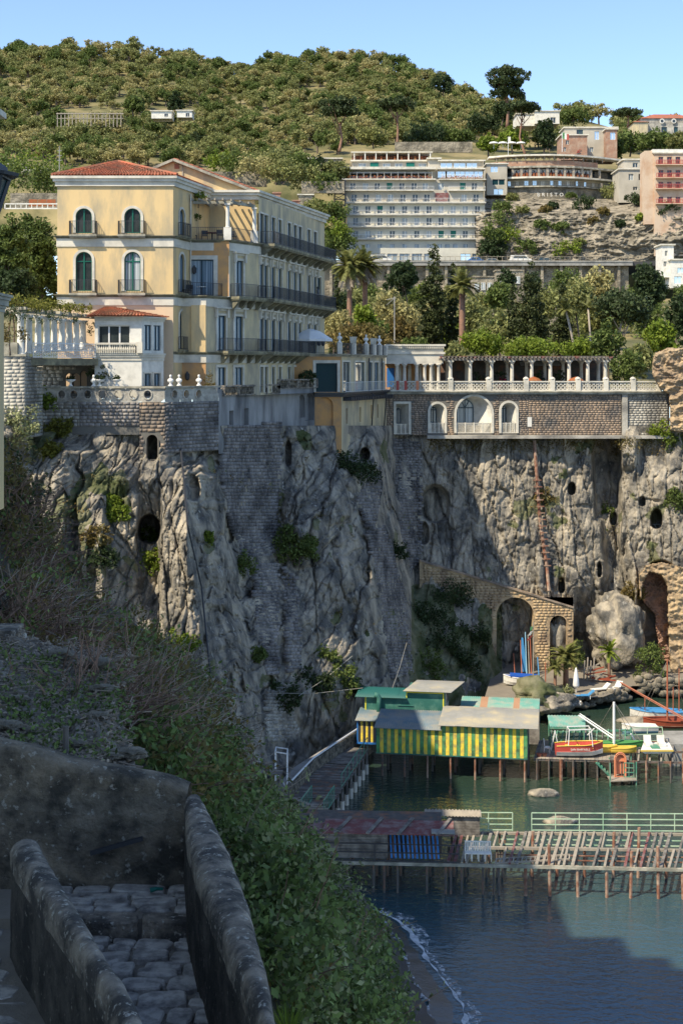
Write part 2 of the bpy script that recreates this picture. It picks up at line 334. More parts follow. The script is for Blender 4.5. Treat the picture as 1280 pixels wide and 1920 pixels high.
def watermat():
    m=bpy.data.materials.new('sea_water');m.use_nodes=True;N=m.node_tree.nodes;L=m.node_tree.links;b=N['Principled BSDF']
    tc=N.new('ShaderNodeTexCoord')
    n0=N.new('ShaderNodeTexNoise');n0.inputs['Scale'].default_value=.035;n0.inputs['Detail'].default_value=3;L.new(tc.outputs['Object'],n0.inputs[0])
    r=N.new('ShaderNodeValToRGB');sp_=N.new('ShaderNodeSeparateXYZ');L.new(tc.outputs['Object'],sp_.inputs[0]);r.color_ramp.elements[0].position=.38;r.color_ramp.elements[0].color=(.024,.064,.090,1);r.color_ramp.elements[1].position=.62;r.color_ramp.elements[1].color=(.046,.084,.090,1)
    L.new(n0.outputs[0],r.inputs[0]);mr=N.new('ShaderNodeMapRange');mr.inputs[1].default_value=78;mr.inputs[2].default_value=104;L.new(sp_.outputs[1],mr.inputs[0]);mc=N.new('ShaderNodeMix');mc.data_type='RGBA';L.new(mr.outputs[0],mc.inputs[0]);mc.inputs[7].default_value=(.024,.046,.032,1);L.new(r.outputs[0],mc.inputs[6]);L.new(mc.outputs[2],b.inputs['Base Color'])
    b.inputs['Roughness'].default_value=.04;b.inputs['IOR'].default_value=1.7;b.inputs['Specular IOR Level'].default_value=.5
    h=None
    for s_,k,st in((.9,1.0,(1,2.0,1)),(2.6,.5,(1,1.7,1)),(7,.16,(1,1.5,1))):
        mp=N.new('ShaderNodeMapping');mp.inputs['Scale'].default_value=st;mp.inputs['Rotation'].default_value=(0,0,.25*s_);L.new(tc.outputs['Object'],mp.inputs[0])
        n=N.new('ShaderNodeTexNoise');n.inputs['Scale'].default_value=s_;n.inputs['Detail'].default_value=2;L.new(mp.outputs[0],n.inputs[0])
        q=N.new('ShaderNodeMath');q.operation='MULTIPLY';q.inputs[1].default_value=k;L.new(n.outputs[0],q.inputs[0])
        if h is None:h=q.outputs[0]
        else:
            a=N.new('ShaderNodeMath');L.new(h,a.inputs[0]);L.new(q.outputs[0],a.inputs[1]);h=a.outputs[0]
    bp=N.new('ShaderNodeBump');bp.inputs['Strength'].default_value=.55;bp.inputs['Distance'].default_value=.085;L.new(h,bp.inputs['Height']);L.new(bp.outputs[0],b.inputs['Normal'])
    return m
M['water']=watermat()

# ---------------------------------------------------------------- foliage
def quads(name,C,size,m,parent=None,r=None,aspect=.62,flat=0.0,smooth=False,fmat=None):
    """one small four-cornered leaf (or leaf spray) per centre"""
    r=r or rng;C=np.asarray(C,float);n=len(C);s=np.broadcast_to(size,(n,))*r.uniform(.6,1.3,n)
    a=r.normal(size=(n,3));a/=np.linalg.norm(a,axis=1)[:,None]
    b=r.normal(size=(n,3));b[:,2]*=1-flat;a[:,2]*=1-flat;a/=np.linalg.norm(a,axis=1)[:,None]
    b-=a*(a*b).sum(1)[:,None];b/=np.linalg.norm(b,axis=1)[:,None]
    a=a*(s/2)[:,None];b=b*(s/2*aspect)[:,None]
    v=np.stack([C-a,C+b*.9-a*.1,C+a,C-b*.9-a*.1],1).reshape(-1,3)
    return mesh_np(name,v,np.arange(4*n).reshape(n,4),m,parent,smooth,fmat)
def clumps(n,k,blobs,cr,r=None,shell=.35,up=0.0):
    """leaf centres gathered in k clumps that sit near the skin of a few ellipsoids"""
    r=r or rng;B=np.array(blobs,float);w=(B[:,3]*B[:,4]+B[:,3]*B[:,5]+B[:,4]*B[:,5]);i=r.choice(len(B),k,p=w/w.sum())
    d=r.normal(size=(k,3));d/=np.linalg.norm(d,axis=1)[:,None];d[:,2]=np.where((d[:,2]<-.2)&(r.random(k)<up),-d[:,2],d[:,2])
    q=r.random(k)**shell;cc=B[i,:3]+d*B[i,3:6]*q[:,None]
    j=r.integers(0,k,n);e=r.normal(size=(n,3));e/=np.linalg.norm(e,axis=1)[:,None]
    return cc[j]+e*(cr*r.random(n)**.45*r.uniform(.6,1.25,k)[j])[:,None]
def limbs(mb,base,top,r0,r1,ends,rr):
    b=Vector(base);t=Vector(top);mid=(b+t)/2+Vector((rr.uniform(-.1,.1),rr.uniform(-.1,.1),0))*(t-b).length
    mb.tube([b,(b*2+mid)/3,mid,t],r0,r1,7)
    for e in ends:
        e=Vector(e);s=b.lerp(t,rr.uniform(.55,.95));m2=(s+e)/2+Vector((0,0,-.08*(e-s).length))
        mb.tube([s,m2,e],r1*.7,r1*.2,5)
def tree(name,label,base,blobs,m,leaf,n,k=60,cr=.8,trunk=.25,bark='bark',group=None,up=.5,shell=.35,cat='tree',trunktop=None,flat=0.):
    base=Vector(base);t=thing(name,label,cat,base,group)
    bl=[(base.x+b[0],base.y+b[1],base.z+b[2],b[3],b[4],b[5])for b in blobs]
    quads('crown',clumps(n,k,bl,cr,up=up,shell=shell),leaf,M[m]if isinstance(m,str)else m,t,flat=flat)
    mb=MB();top=Vector(trunktop)+base if trunktop else Vector((sum(b[0]for b in bl)/len(bl),sum(b[1]for b in bl)/len(bl),max(base.z+.5,sum(b[2]for b in bl)/len(bl))))
    limbs(mb,base-Vector((0,0,.6)),top,trunk,trunk*.45,[(b[0]+rnd.uniform(-.3,.3)*b[3],b[1],b[2])for b in bl[:7]],rnd)
    mb.build('trunk',M[bark],t,True);return t
def shrub(name,label,base,r,m,leaf,n,group=None,sq=.8,k=None,cr=None,cat='shrub'):
    return tree(name,label,base,[(0,0,r*sq*.8,r,r,r*sq),(r*.5,-r*.2,r*.5,r*.6,r*.6,r*.5),(-r*.45,-.1*r,r*.45,r*.6,r*.6,r*.5)],m,leaf,n,k or 40,cr or r*.3,.04*r+.02,group=group,cat=cat)
# ---------------------------------------------------------------- water, cliff, terraces, hills
def sheet(name,pts,m,kind='structure'):
    b=MB();b.poly(pts);o=b.build(name,m);return tag(o,kind=kind)
sheet('water',[(-900,-300,0),(1500,-300,0),(1500,2500,0),(-900,2500,0)],M['water'])
CL={
 800:[(-40,97),(20,98),(48,99),(60,103.5),(200,104),(300,104.2),(320,105.5),(380,107.5),(415,108),(430,109.5),(520,119),(585,123.5),(640,126.5),(720,136),(735,141),(1115,141),(1120,142.5),(1162,143),(1172,140),(1300,139)],
 850:[(-40,97.5),(20,98.5),(48,99.5),(60,101),(125,100),(200,103),(262,103),(300,102.5),(320,103.5),(380,106.5),(430,109.5),(520,118.6),(585,122),(630,124),(640,127),(700,129.5),(725,136),(745,140.3),(1112,141),(1118,144),(1158,144.5),(1164,138.3),(1185,138.3),(1200,140.5),(1300,139)],
 900:[(-40,97.5),(0,98.5),(40,99.3),(60,99),(100,98),(125,99.5),(150,101),(195,101.5),(230,100.5),(265,101.5),(300,101.5),(345,101.5),(362,103),(415,107),(440,110),(520,118),(545,118.5),(600,120.5),(640,122.0),(700,127),(730,135),(745,139.5),(1110,140.8),(1118,144),(1155,144),(1163,139.5),(1200,138.5),(1300,137.5)],
 1000:[(-40,97),(20,98.2),(45,97.6),(118,95.8),(124,99),(140,99.5),(145,98),(190,97.2),(197,99.5),(230,100.5),(256,101),(263,102.8),(297,102.8),(303,99.5),(352,98.6),(362,101),(420,106.5),(445,111),(520,117),(560,114.5),(640,119),(700,123),(735,130),(765,137),(780,139.2),(1120,140),(1135,142),(1158,142.5),(1166,138.5),(1210,137.5),(1300,136.5)],
 1100:[(-40,94),(30,96),(115,95),(125,98),(150,98.5),(153,97),(195,96),(205,99),(240,99.8),(258,100),(264,100.6),(296,100.6),(305,99),(362,97.8),(372,100),(430,105.5),(455,109),(530,113),(600,115),(650,117),(700,121),(745,128),(770,134),(775,137),(800,137),(1085,139.5),(1125,139.5),(1140,141),(1170,140.5),(1190,138),(1300,137)],
 1200:[(-40,85),(60,92),(150,94),(180,96),(230,97.5),(300,98.5),(310,97.5),(376,96.8),(384,99),(445,104),(470,107),(540,110),(600,112.6),(650,115),(700,118.5),(750,124),(775,128),(790,131),(830,133),(920,136),(935,139.5),(1075,140),(1080,143),(1118,143),(1122,141),(1190,140),(1210,141),(1300,140)],
 1300:[(-40,82),(100,90),(250,95),(380,95.5),(395,97.5),(455,102),(480,104.5),(500,106.5),(560,108.5),(620,110),(650,112),(700,117),(760,122),(800,126),(880,130.5),(940,134),(960,142),(1300,144)],
 1400:[(-40,80),(200,88),(390,93.5),(410,96),(470,100),(495,103),(520,105.5),(580,109),(640,112.5),(700,116),(800,124),(900,130),(1300,146)],
 1560:[(-40,76),(200,84),(390,91),(420,94),(500,99),(560,103),(640,108),(1300,148)]}
MAS=[ # masonry facing: outline in the photograph, block length, block height, material
 ([(420,800),(528,790),(522,1040),(455,1045),(428,960),(416,880)],.42,.27,'greyblock'),
 ([(478,1060),(524,1056),(523,1265),(500,1262),(480,1180)],.42,.27,'greyblock'),
 ([(532,1062),(557,1080),(566,1260),(538,1265)],.42,.27,'greyblock'),
 ([(738,822),(788,826),(792,1050),(772,1070),(750,1000),(745,920)],.42,.27,'greyblock'),
 ([(690,1000),(722,985),(760,1120),(775,1260),(735,1275),(715,1150)],.40,.26,'greyblock'),
 ([(668,930),(712,870),(716,915),(700,1000),(690,990)],.40,.28,'greyblock'),
 ([(500,1300),(545,1275),(560,1380),(520,1395),(502,1380)],.36,.26,'paleblock')]
def cliff_base(px,py):return rows_interp(CL,px,py)
ncx,ncy=930,400
gx=np.linspace(-38,1450,ncx);gy=np.concatenate([np.linspace(798,1300,320),np.linspace(1302.5,1555,80)])
GX,GY=np.meshgrid(gx,gy)
Db=cliff_base(GX,GY)
# wobble the picture coordinates a little so that creases are not ruler-straight
wx=GX+9*noise3(GX/55,GY/75,0*GX+2.2)+4*noise3(GX/18,GY/25,0*GX+5.2)
mask=np.zeros_like(GX,bool)
for p,*_ in MAS:mask|=inside(p,GX,GY)
Dw=np.where(mask,Db,cliff_base(wx,GY+6*noise3(GX/40,GY/40,0*GX+9)))
xw=(GX-HX)*Dw/F;zw=H-(GY-HY)*Dw/F
soft=np.where(mask,.12,1.0)
k=np.ones(7)/7
soft=np.apply_along_axis(lambda a:np.convolve(a,k,'same'),1,soft);soft=np.apply_along_axis(lambda a:np.convolve(a,k,'same'),0,soft)
sx,sy=xw*.94-Dw*.34,xw*.34+Dw*.94
wx_=.28*fbm(sx/1.3,sy/2,zw/1.6,3);wz_=.6*fbm(sx/1.3+9,sy/2,zw/1.6,3)
disp=1.0*fbm(sx/4.2,sy/7,zw/9.5,3,True)+fracture((sx+wx_+.12*zw)/1.35,(zw+wz_)/7.0,3,.75,.22,.55,.13)+fracture((sx+wx_*.7-.1*zw)/.62,(zw+wz_)/3.0,29,.34,.13,.30,.15)+fracture((sx+wx_*.5)/.36,(zw+wz_*.6)/.8,61,.15,.08,.12,.2)+.12*fbm(sx*2.2,sy*1.2,zw*1.7,3)
pits=np.clip(noise3(xw/.9,Dw/.9,zw/.75)-.22,0,1)*2.0
top=np.clip((GY-800)/26,0.0,1)
disp=(disp-.25)*soft*np.where(GX>770,.7,1.0)*(.15+.85*top)
Dc=Dw-disp+pits*soft*top*.6
# openings in the rock: centre, half sizes, depth
for cx,cy,rx,ry,dd in[(1071,916,7,11,3),(1230,973,10,18,4),(1149,972,6,12,3),(1052,1098,6,14,2.5),(286,838,11,26,3.5),(280,992,19,26,5),(1123,1068,4,14,2.5),(815,945,26,34,1.6),(794,1000,9,20,1.2),(683,852,9,12,3),(1203,940,6,9,1.5),(360,915,14,24,1.2),(430,985,8,34,1.5),(540,850,6,24,1.6),(905,1218,9,10,1.2),(1238,1140,42,82,4.5)]:
    e=((GX-cx)/rx)**2+np.where(GY<cy,((GY-cy)/ry)**2,((GY-cy)/ry)**4);Dc=Dc+dd*np.clip((1.25-e)/.5,0,1)
V=np.stack([(GX-HX)*Dc/F,Dc,H-(GY-HY)*Dc/F],-1).reshape(-1,3)
green=fbm(xw/4,Dw/6,zw/4,4);fm=grid_faces(len(gy),ncx)
gm=(green.ravel()[fm[:,0]]>np.where(GX.ravel()[fm[:,0]]<260,.18,.36))|((GX.ravel()[fm[:,0]]>770)&(GX.ravel()[fm[:,0]]<940)&(GY.ravel()[fm[:,0]]>1095)&(green.ravel()[fm[:,0]]>-.15))
cliff=mesh_np('cliff',V,fm,[M['rock'],M['rockgreen']],None,False,gm.astype(int));tag(cliff,kind='structure')
def cliff_at(px,py,off=0):
    i=np.clip(np.searchsorted(gx,px),0,ncx-1);j=np.clip(np.searchsorted(gy,py),0,len(gy)-1)
    return W(px,py,float(Dc[j,i])-off)
def facing(poly,bw,bh,m,name='masonry'):
    """blocks of stone laid on the cliff, each a shallow chamferless box with its own set-back"""
    xs=[p[0]for p in poly];ys=[p[1]for p in poly];v=[];fs=[]
    y=min(ys);r=0
    while y<max(ys):
        D0=float(cliff_base(np.array([(min(xs)+max(xs))/2]),np.array([y]))[0]);sh=bh*F/D0;x=min(xs)-rng.random()*10;r+=1
        while x<max(xs):
            d=float(cliff_base(np.array([x]),np.array([y]))[0]);d2=float(cliff_base(np.array([x+2]),np.array([y]))[0])
            a=Vector((X(x+2,d2)-X(x,d),d2-d,0));fore=max(.12,a.x/max(1e-6,a.length));a.normalize()
            L_=bw*rng.uniform(.7,1.35);sw=L_*F/d*fore*(1+.0)
            if inside(poly,np.array([x+sw/2]),np.array([y+sh/2]))[0]and rng.random()>.05:
                n_=Vector((a.y,-a.x,0));c=W(x,y+sh,d-.02)+n_*rng.uniform(.02,.13);hgt=bh*rng.uniform(.82,.9);tr=Vector((0,0,-.0))
                i0=len(v);g=.05
                for p in(c,c+a*(L_-g),c+a*(L_-g)+Vector((0,0,hgt)),c+Vector((0,0,hgt))):v.append(p);v.append(p-n_*.35)
                fs+=[(i0,i0+2,i0+4,i0+6),(i0,i0+1,i0+3,i0+2),(i0+2,i0+3,i0+5,i0+4),(i0+4,i0+5,i0+7,i0+6),(i0+6,i0+7,i0+1,i0)]
            x+=max(sw,1.0)
        y+=sh
    if fs:
        o=mesh_np(name,[tuple(q)for q in v],fs,M[m],cliff);tag(o,kind='stuff')
for p,bw,bh,m in MAS:facing(p,bw,bh,m)
# level ground on top of the cliff
sheet('terrace_ground',[(-60,97,28.3),(-25,103.6,28.3),(-13.0,103.9,28.3),(-9.2,108.5,28.3),(-2.5,124.5,28.3),(0,127,28.3),(4.6,140.8,28.3),(36,140.8,28.3),(48,139,28.3),(90,160,28.3),(-60,160,28.3)],M['stone'])
ns=30
gxs=np.linspace(-70,110,40);gys=np.linspace(155,331,30);A,B=np.meshgrid(gxs,gys)
Zg=28.2+(B-155)/176*18.4+1.2*fbm(A/20,B/20,A*0,3)
o=mesh_np('garden_ground',np.stack([A,B,Zg],-1).reshape(-1,3),grid_faces(30,40),M['hillside'],None,True);tag(o,kind='structure')
def garden_z(x,y):return 28.2 if y<155 else 28.2+(y-155)/176*18.4
# the wooded hill
ridge=[(-80,105),(0,100),(60,96),(130,92),(240,94),(320,106),(430,130),(470,124),(600,112),(690,114),(760,132),(820,152),(900,190),(960,205),(1100,216),(1160,232),(1200,245),(1340,262)]
RX=[p[0]for p in ridge];RY=[p[1]+5 for p in ridge]
def hill_D(px,py):
    px=np.asarray(px,float);ry=np.interp(px,RX,RY)+6;rD=np.interp(px,[0,600,900,1100,1300],[640,640,600,540,470])
    t=np.clip((330-py)/np.maximum(1,330-ry),0,1)
    return np.where(py>330,385+(330-py)/150*14,385+(rD-385)*t**1.15)
hx=np.linspace(-80,1520,120);ht=np.linspace(0,1,60);A,T=np.meshgrid(hx,ht)
Yp=480+(np.interp(A,RX,RY)+6-480)*T;Dh=hill_D(A,Yp);Dh=Dh+4*fbm(A/60,Yp/40,A*0,3)
v=np.stack([(A-HX)*Dh/F,Dh,H-(Yp-HY)*Dh/F],-1)
last=v[-1].copy();last[:,1]+=160;last[:,2]-=60;v=np.concatenate([v,last[None]],0)
o=mesh_np('hill',v.reshape(-1,3),grid_faces(61,120),M['hillside'],None,True);tag(o,kind='structure')
# bare rock below the far restaurant
RK={345:[(890,364),(1290,364)],372:[(890,362),(1000,361.5),(1100,361),(1160,366),(1290,350)],400:[(890,350),(930,349),(1100,347),(1200,343),(1290,338)],450:[(890,346),(930,345),(1100,344),(1180,341),(1220,338),(1290,336)],500:[(890,342),(1290,341)]}
A,B=np.meshgrid(np.linspace(892,1288,300),np.linspace(373,498,150));D=rows_interp(RK,A,B);x_=(A-HX)*D/F;z_=H-(B-HY)*D/F
D=D-1.5*fbm(x_/7,D/9,z_/4,4,True)-1.0*fbm(x_/2.4,D/2,z_/1.3,4,True)
o=mesh_np('rocky_slope',np.stack([(A-HX)*D/F,D,H-(B-HY)*D/F],-1).reshape(-1,3),grid_faces(150,300),M['stone'],None,True);tag(o,kind='structure')
rkA,rkB,rkD=A[0],B[:,0],D
def rock_at(px,py):return W(px,py,float(rkD[np.clip(np.searchsorted(rkB,py),0,149),np.clip(np.searchsorted(rkA,px),0,299)]))
# slope from the footpath down to the shore
SL={860:[(-40,24),(20,30)],1000:[(-40,22),(0,26),(50,34),(80,40)],1100:[(-40,20),(0,22),(90,30),(150,40)],1200:[(-40,18.5),(0,19.5),(120,23),(230,30),(300,40)],1300:[(-40,17.5),(100,18.5),(220,21),(320,27),(385,38)],1400:[(-40,14),(120,14.5),(260,17),(380,24),(425,34)],1480:[(-40,12.8),(200,13.2),(340,14.2),(430,22),(470,34)],1560:[(340,12.8),(400,15),(480,24),(560,38)],1650:[(330,12.2),(440,14.5),(560,24),(660,40)],1750:[(400,11.5),(500,14.5),(620,22),(730,38)],1850:[(440,10.8),(520,13.5),(660,21),(760,36)],1980:[(470,10),(540,12.5),(680,19),(780,34)]}
ys=sorted(SL);rowsv=[];ru=np.linspace(0,1,70)
for yy in np.linspace(862,1980,110):
    j=max(i for i in range(len(ys))if ys[i]<=yy);j2=min(j+1,len(ys)-1);t=0 if j2==j else(yy-ys[j])/(ys[j2]-ys[j])
    x0=SL[ys[j]][0][0]*(1-t)+SL[ys[j2]][0][0]*t;x1=SL[ys[j]][-1][0]*(1-t)+SL[ys[j2]][-1][0]*t
    a=np.interp(SL[ys[j]][0][0]+ru*(SL[ys[j]][-1][0]-SL[ys[j]][0][0]),*zip(*SL[ys[j]]));b=np.interp(SL[ys[j2]][0][0]+ru*(SL[ys[j2]][-1][0]-SL[ys[j2]][0][0]),*zip(*SL[ys[j2]]))
    rowsv.append((x0+ru*(x1-x0),np.full(70,yy),a*(1-t)+b*t))
rv=np.array(rowsv);A,B,D=rv[:,0],rv[:,1],rv[:,2]
D=D+.5+.25*fbm(A/40,B/40,A*0,3)
v=np.stack([(A-HX)*D/F,D,H-(B-HY)*D/F],-1)
edge=v[:,-1].copy();edge[:,1]+=20;edge[:,2]-=8;edge[:,0]-=3;v=np.concatenate([v,edge[:,None]],1)
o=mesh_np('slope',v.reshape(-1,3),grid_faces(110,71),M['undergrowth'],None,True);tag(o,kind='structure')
slA,slB,slD=A,B,D
def slope_at(px,py):
    j=int(np.argmin(abs(slB[:,0]-py)));return W(px,py,float(np.interp(px,slA[j],slD[j])))
# beaches
def shore(name,pts,m,n=14):
    b=MB();b.poly([Vector(p)for p in pts]);return tag(b.build(name,m),kind='structure')
bp=[]
wl=[(630,1640),(665,1680),(700,1705),(745,1725),(775,1760),(800,1800),(840,1850),(868,1890),(872,1925),(840,1990)]    # waterline
wl2=[(600,1632),(640,1670),(672,1700),(715,1722),(742,1755),(760,1800),(780,1850),(800,1890),(815,1925),(800,1990)]  # wet band
def zpt(px,py,z):D=(H-z)*F/(py-HY);return Vector((X(px,D),D,z))
def strip(name,a,b_,za,zb,m,sub=10,jit=0,kind='structure',parent=None):
    a=[zpt(*p,za)for p in a];b_=[zpt(*p,zb)for p in b_];v=[]
    for i in range(len(a)-1):
        for s_ in range(sub):
            t=s_/sub;v+=[a[i].lerp(a[i+1],t),b_[i].lerp(b_[i+1],t)]
    v+=[a[-1],b_[-1]]
    if jit:
        for i in range(len(v)):
            q=noise3(np.array([v[i].x*.9]),np.array([v[i].y*.9]),np.array([i%2*3.]))[0];v[i]=v[i]+Vector((q*jit,0,0))
    f=[(2*i,2*i+1,2*i+3,2*i+2)for i in range(len(v)//2-1)]
    o=mesh_np(name,[tuple(q)for q in v],f,m,parent,True);return tag(o,kind=kind)
M['wetshine']=mat('wet_sand',(.075,.070,.062),.16,scale=.5,mix=.6,bump=.15,bscale=4,spec=.7)
strip('beach',wl2,[(p[0]-260,p[1]+20)for p in wl2],.10,2.2,M['wet'],jit=.5)
strip('wet_sand',wl,wl2,-.05,.11,M['wetshine'],jit=.5)
def foammat(lo=.46,hi=.66,sc_=1.9):
    m=mat('foam',(.82,.84,.85),.8);N=m.node_tree.nodes;L=m.node_tree.links
    tc=N.new('ShaderNodeTexCoord');n=N.new('ShaderNodeTexNoise');n.inputs['Scale'].default_value=sc_;n.inputs['Detail'].default_value=9;n.inputs['Roughness'].default_value=.72;L.new(tc.outputs['Object'],n.inputs[0])
    r=N.new('ShaderNodeMapRange');r.inputs[1].default_value=lo;r.inputs[2].default_value=hi;r.inputs[4].default_value=.8;L.new(n.outputs[0],r.inputs[0]);L.new(r.outputs[0],N['Principled BSDF'].inputs['Alpha']);return m
M['foam']=foammat();M['foamline']=foammat(.30,.58,1.2)
f0=[(p[0]-2,p[1])for p in wl[2:]]
strip('surf_foam',f0,[(p[0]+7,p[1])for p in f0],.04,.05,M['foamline'],jit=.5,kind='stuff')
strip('surf_foam',[(p[0]+6,p[1])for p in f0],[(p[0]+26+10*math.sin(i*1.3),p[1]-3)for i,p in enumerate(f0)],.03,.03,M['foam'],jit=.9,kind='stuff')
strip('surf_foam',[(p[0]-1,p[1])for p in wl2[3:]],[(p[0]+5,p[1])for p in wl2[3:]],.135,.13,M['foam'],jit=.5,kind='stuff')
# cove at the right
co=MB();q=[(930,1262),(1000,1248),(1110,1240),(1300,1238)];q2=[(930,1315),(985,1322),(1040,1308),(1110,1296),(1170,1290),(1300,1284)]
co.poly([W(900,1330,122),W(960,1335,122),W(1010,1322,125),W(1060,1302,126),W(1130,1296,127),W(1185,1284,131),W(1300,1284,131),W(1300,1236,144),W(1110,1238,143),W(930,1250,142)])
for i,p in enumerate(co.v):p.z=1.0+.02*max(0,p.y-120)
tag(co.build('cove_beach',M['beach']),kind='structure')
def boulder(name,label,c,r,m='rock',seed=0,cat='rock',group=None,parent=None,sub=3,amp=.32):
    bm=bmesh.new();bmesh.ops.create_icosphere(bm,subdivisions=sub,radius=1);co_=np.array([v.co for v in bm.verts]);
    d=1+amp*fbm(co_[:,0]*1.1+seed,co_[:,1]*1.1,co_[:,2]*1.1,3,True)+(fracture(co_[:,0]*1.3+seed+.4*co_[:,1],co_[:,2]*1.2,7,.28,.16,.10)if sub>3 else 0)
    for v,k_ in zip(bm.verts,d):v.co*=float(k_);v.co.x*=r[0];v.co.y*=r[1];v.co.z*=r[2]
    me=bpy.data.meshes.new(name);bm.to_mesh(me);bm.free();me.polygons.foreach_set('use_smooth',[True]*len(me.polygons))
    o=link(name,me,parent,[M[m]]);o.location=Vector(c)-(origin(parent)if parent else Vector());
    if label:tag(o,label,cat,group)
    return o
boulder('boulder','huge grey boulder standing at the cliff foot above the cove',W(1155,1190,138.5),(2.7,2.6,3.6),seed=3,sub=5,amp=.30)
boulder('boulder','tall pale rock standing inside the small arch of the ramp wall',W(1047,1205,138.6),(.95,1,2.7),seed=8,sub=4,amp=.2)
boulder('rock','rounded weedy rock mound between the striped hut and the cove',W(1005,1303,123),(1.9,2.2,1.4),'rockgreen',5,sub=4)
boulder('rock','low rock beside the beached white boat at the water edge',W(1035,1318,122),(2.1,1.3,.8),seed=6,sub=4)
boulder('rock','flat rock rising from the water in front of the striped hut',zpt(1018,1488,.1),(1.0,.6,.32),seed=11,cat='rock')
boulder('rock','dark flat rock in the water below the moored white boat',zpt(1205,1352,.05),(2.1,.9,.35),seed=12)
boulder('rock','grey rock showing behind the rails of the open pier',zpt(1050,1541,.1),(1.0,.6,.35),seed=14)
g='stones edging the cove'
for i in range(46):
    t=i/45;p=W(1062+118*t+rnd.uniform(-4,4),1306-22*t+rnd.uniform(-7,4),126+4*t);p.z=rnd.uniform(.3,1.25)
    boulder('stone','rounded grey stone in the low dry wall edging the cove',p,(rnd.uniform(.25,.5),.35,rnd.uniform(.2,.34)),'stone',i*1.7,group=g,cat='stone',sub=2)
for i in range(34):
    t=i/33;p=W(1196+100*t+rnd.uniform(-4,4),1276+rnd.uniform(-9,9),131.4);p.z=rnd.uniform(.4,2.0)
    boulder('stone','rough stone in the dark bank behind the red sailing boat',p,(rnd.uniform(.3,.55),.4,rnd.uniform(.25,.4)),'stone',i*2.3,group='stones of the bank',cat='stone',sub=2)
# ---------------------------------------------------------------- building kit
def wall(b,fr_,u0,u1,z0,z1,holes=(),rev=.22):
    """a wall with real openings; hole = (u0, u1, z0, z1, arched)"""
    us=sorted({u0,u1,*[h[0]for h in holes],*[h[1]for h in holes]});zs=sorted({z0,z1,*[h[2]for h in holes],*[h[3]for h in holes]})
    old=b.fr;b.fr=fr_
    for i in range(len(us)-1):
        for j in range(len(zs)-1):
            cu,cz=(us[i]+us[i+1])/2,(zs[j]+zs[j+1])/2
            if any(h[0]<cu<h[1]and h[2]<cz<h[3]for h in holes):continue
            b.poly([(us[i],0,zs[j]),(us[i+1],0,zs[j]),(us[i+1],0,zs[j+1]),(us[i],0,zs[j+1])])
    for h in holes:
        a0,a1,c0,c1=h[:4];r=(a1-a0)/2;ar=len(h)>4 and h[4]
        if ar:
            pts=[(a0+r-r*math.cos(math.pi*k/12),c1-r+r*math.sin(math.pi*k/12))for k in range(13)]
            b.poly([(a0,0,c1)]+[(p[0],0,p[1])for p in reversed(pts[:7])]);b.poly([(a1,0,c1)]+[(p[0],0,p[1])for p in reversed(pts[6:])])
            out=[(a0,c0)]+pts+[(a1,c0)]
        else:out=[(a0,c0),(a0,c1),(a1,c1),(a1,c0)]
        for p,q in zip(out,out[1:]+out[:1]):b.poly([(p[0],0,p[1]),(q[0],0,q[1]),(q[0],-rev,q[1]),(p[0],-rev,p[1])])
    b.fr=old
def arch_pts(a0,a1,c0,c1,n=12):
    r=(a1-a0)/2;return[(a0,c0)]+[(a0+r-r*math.cos(math.pi*k/n),c1-r+r*math.sin(math.pi*k/n))for k in range(n+1)]+[(a1,c0)]
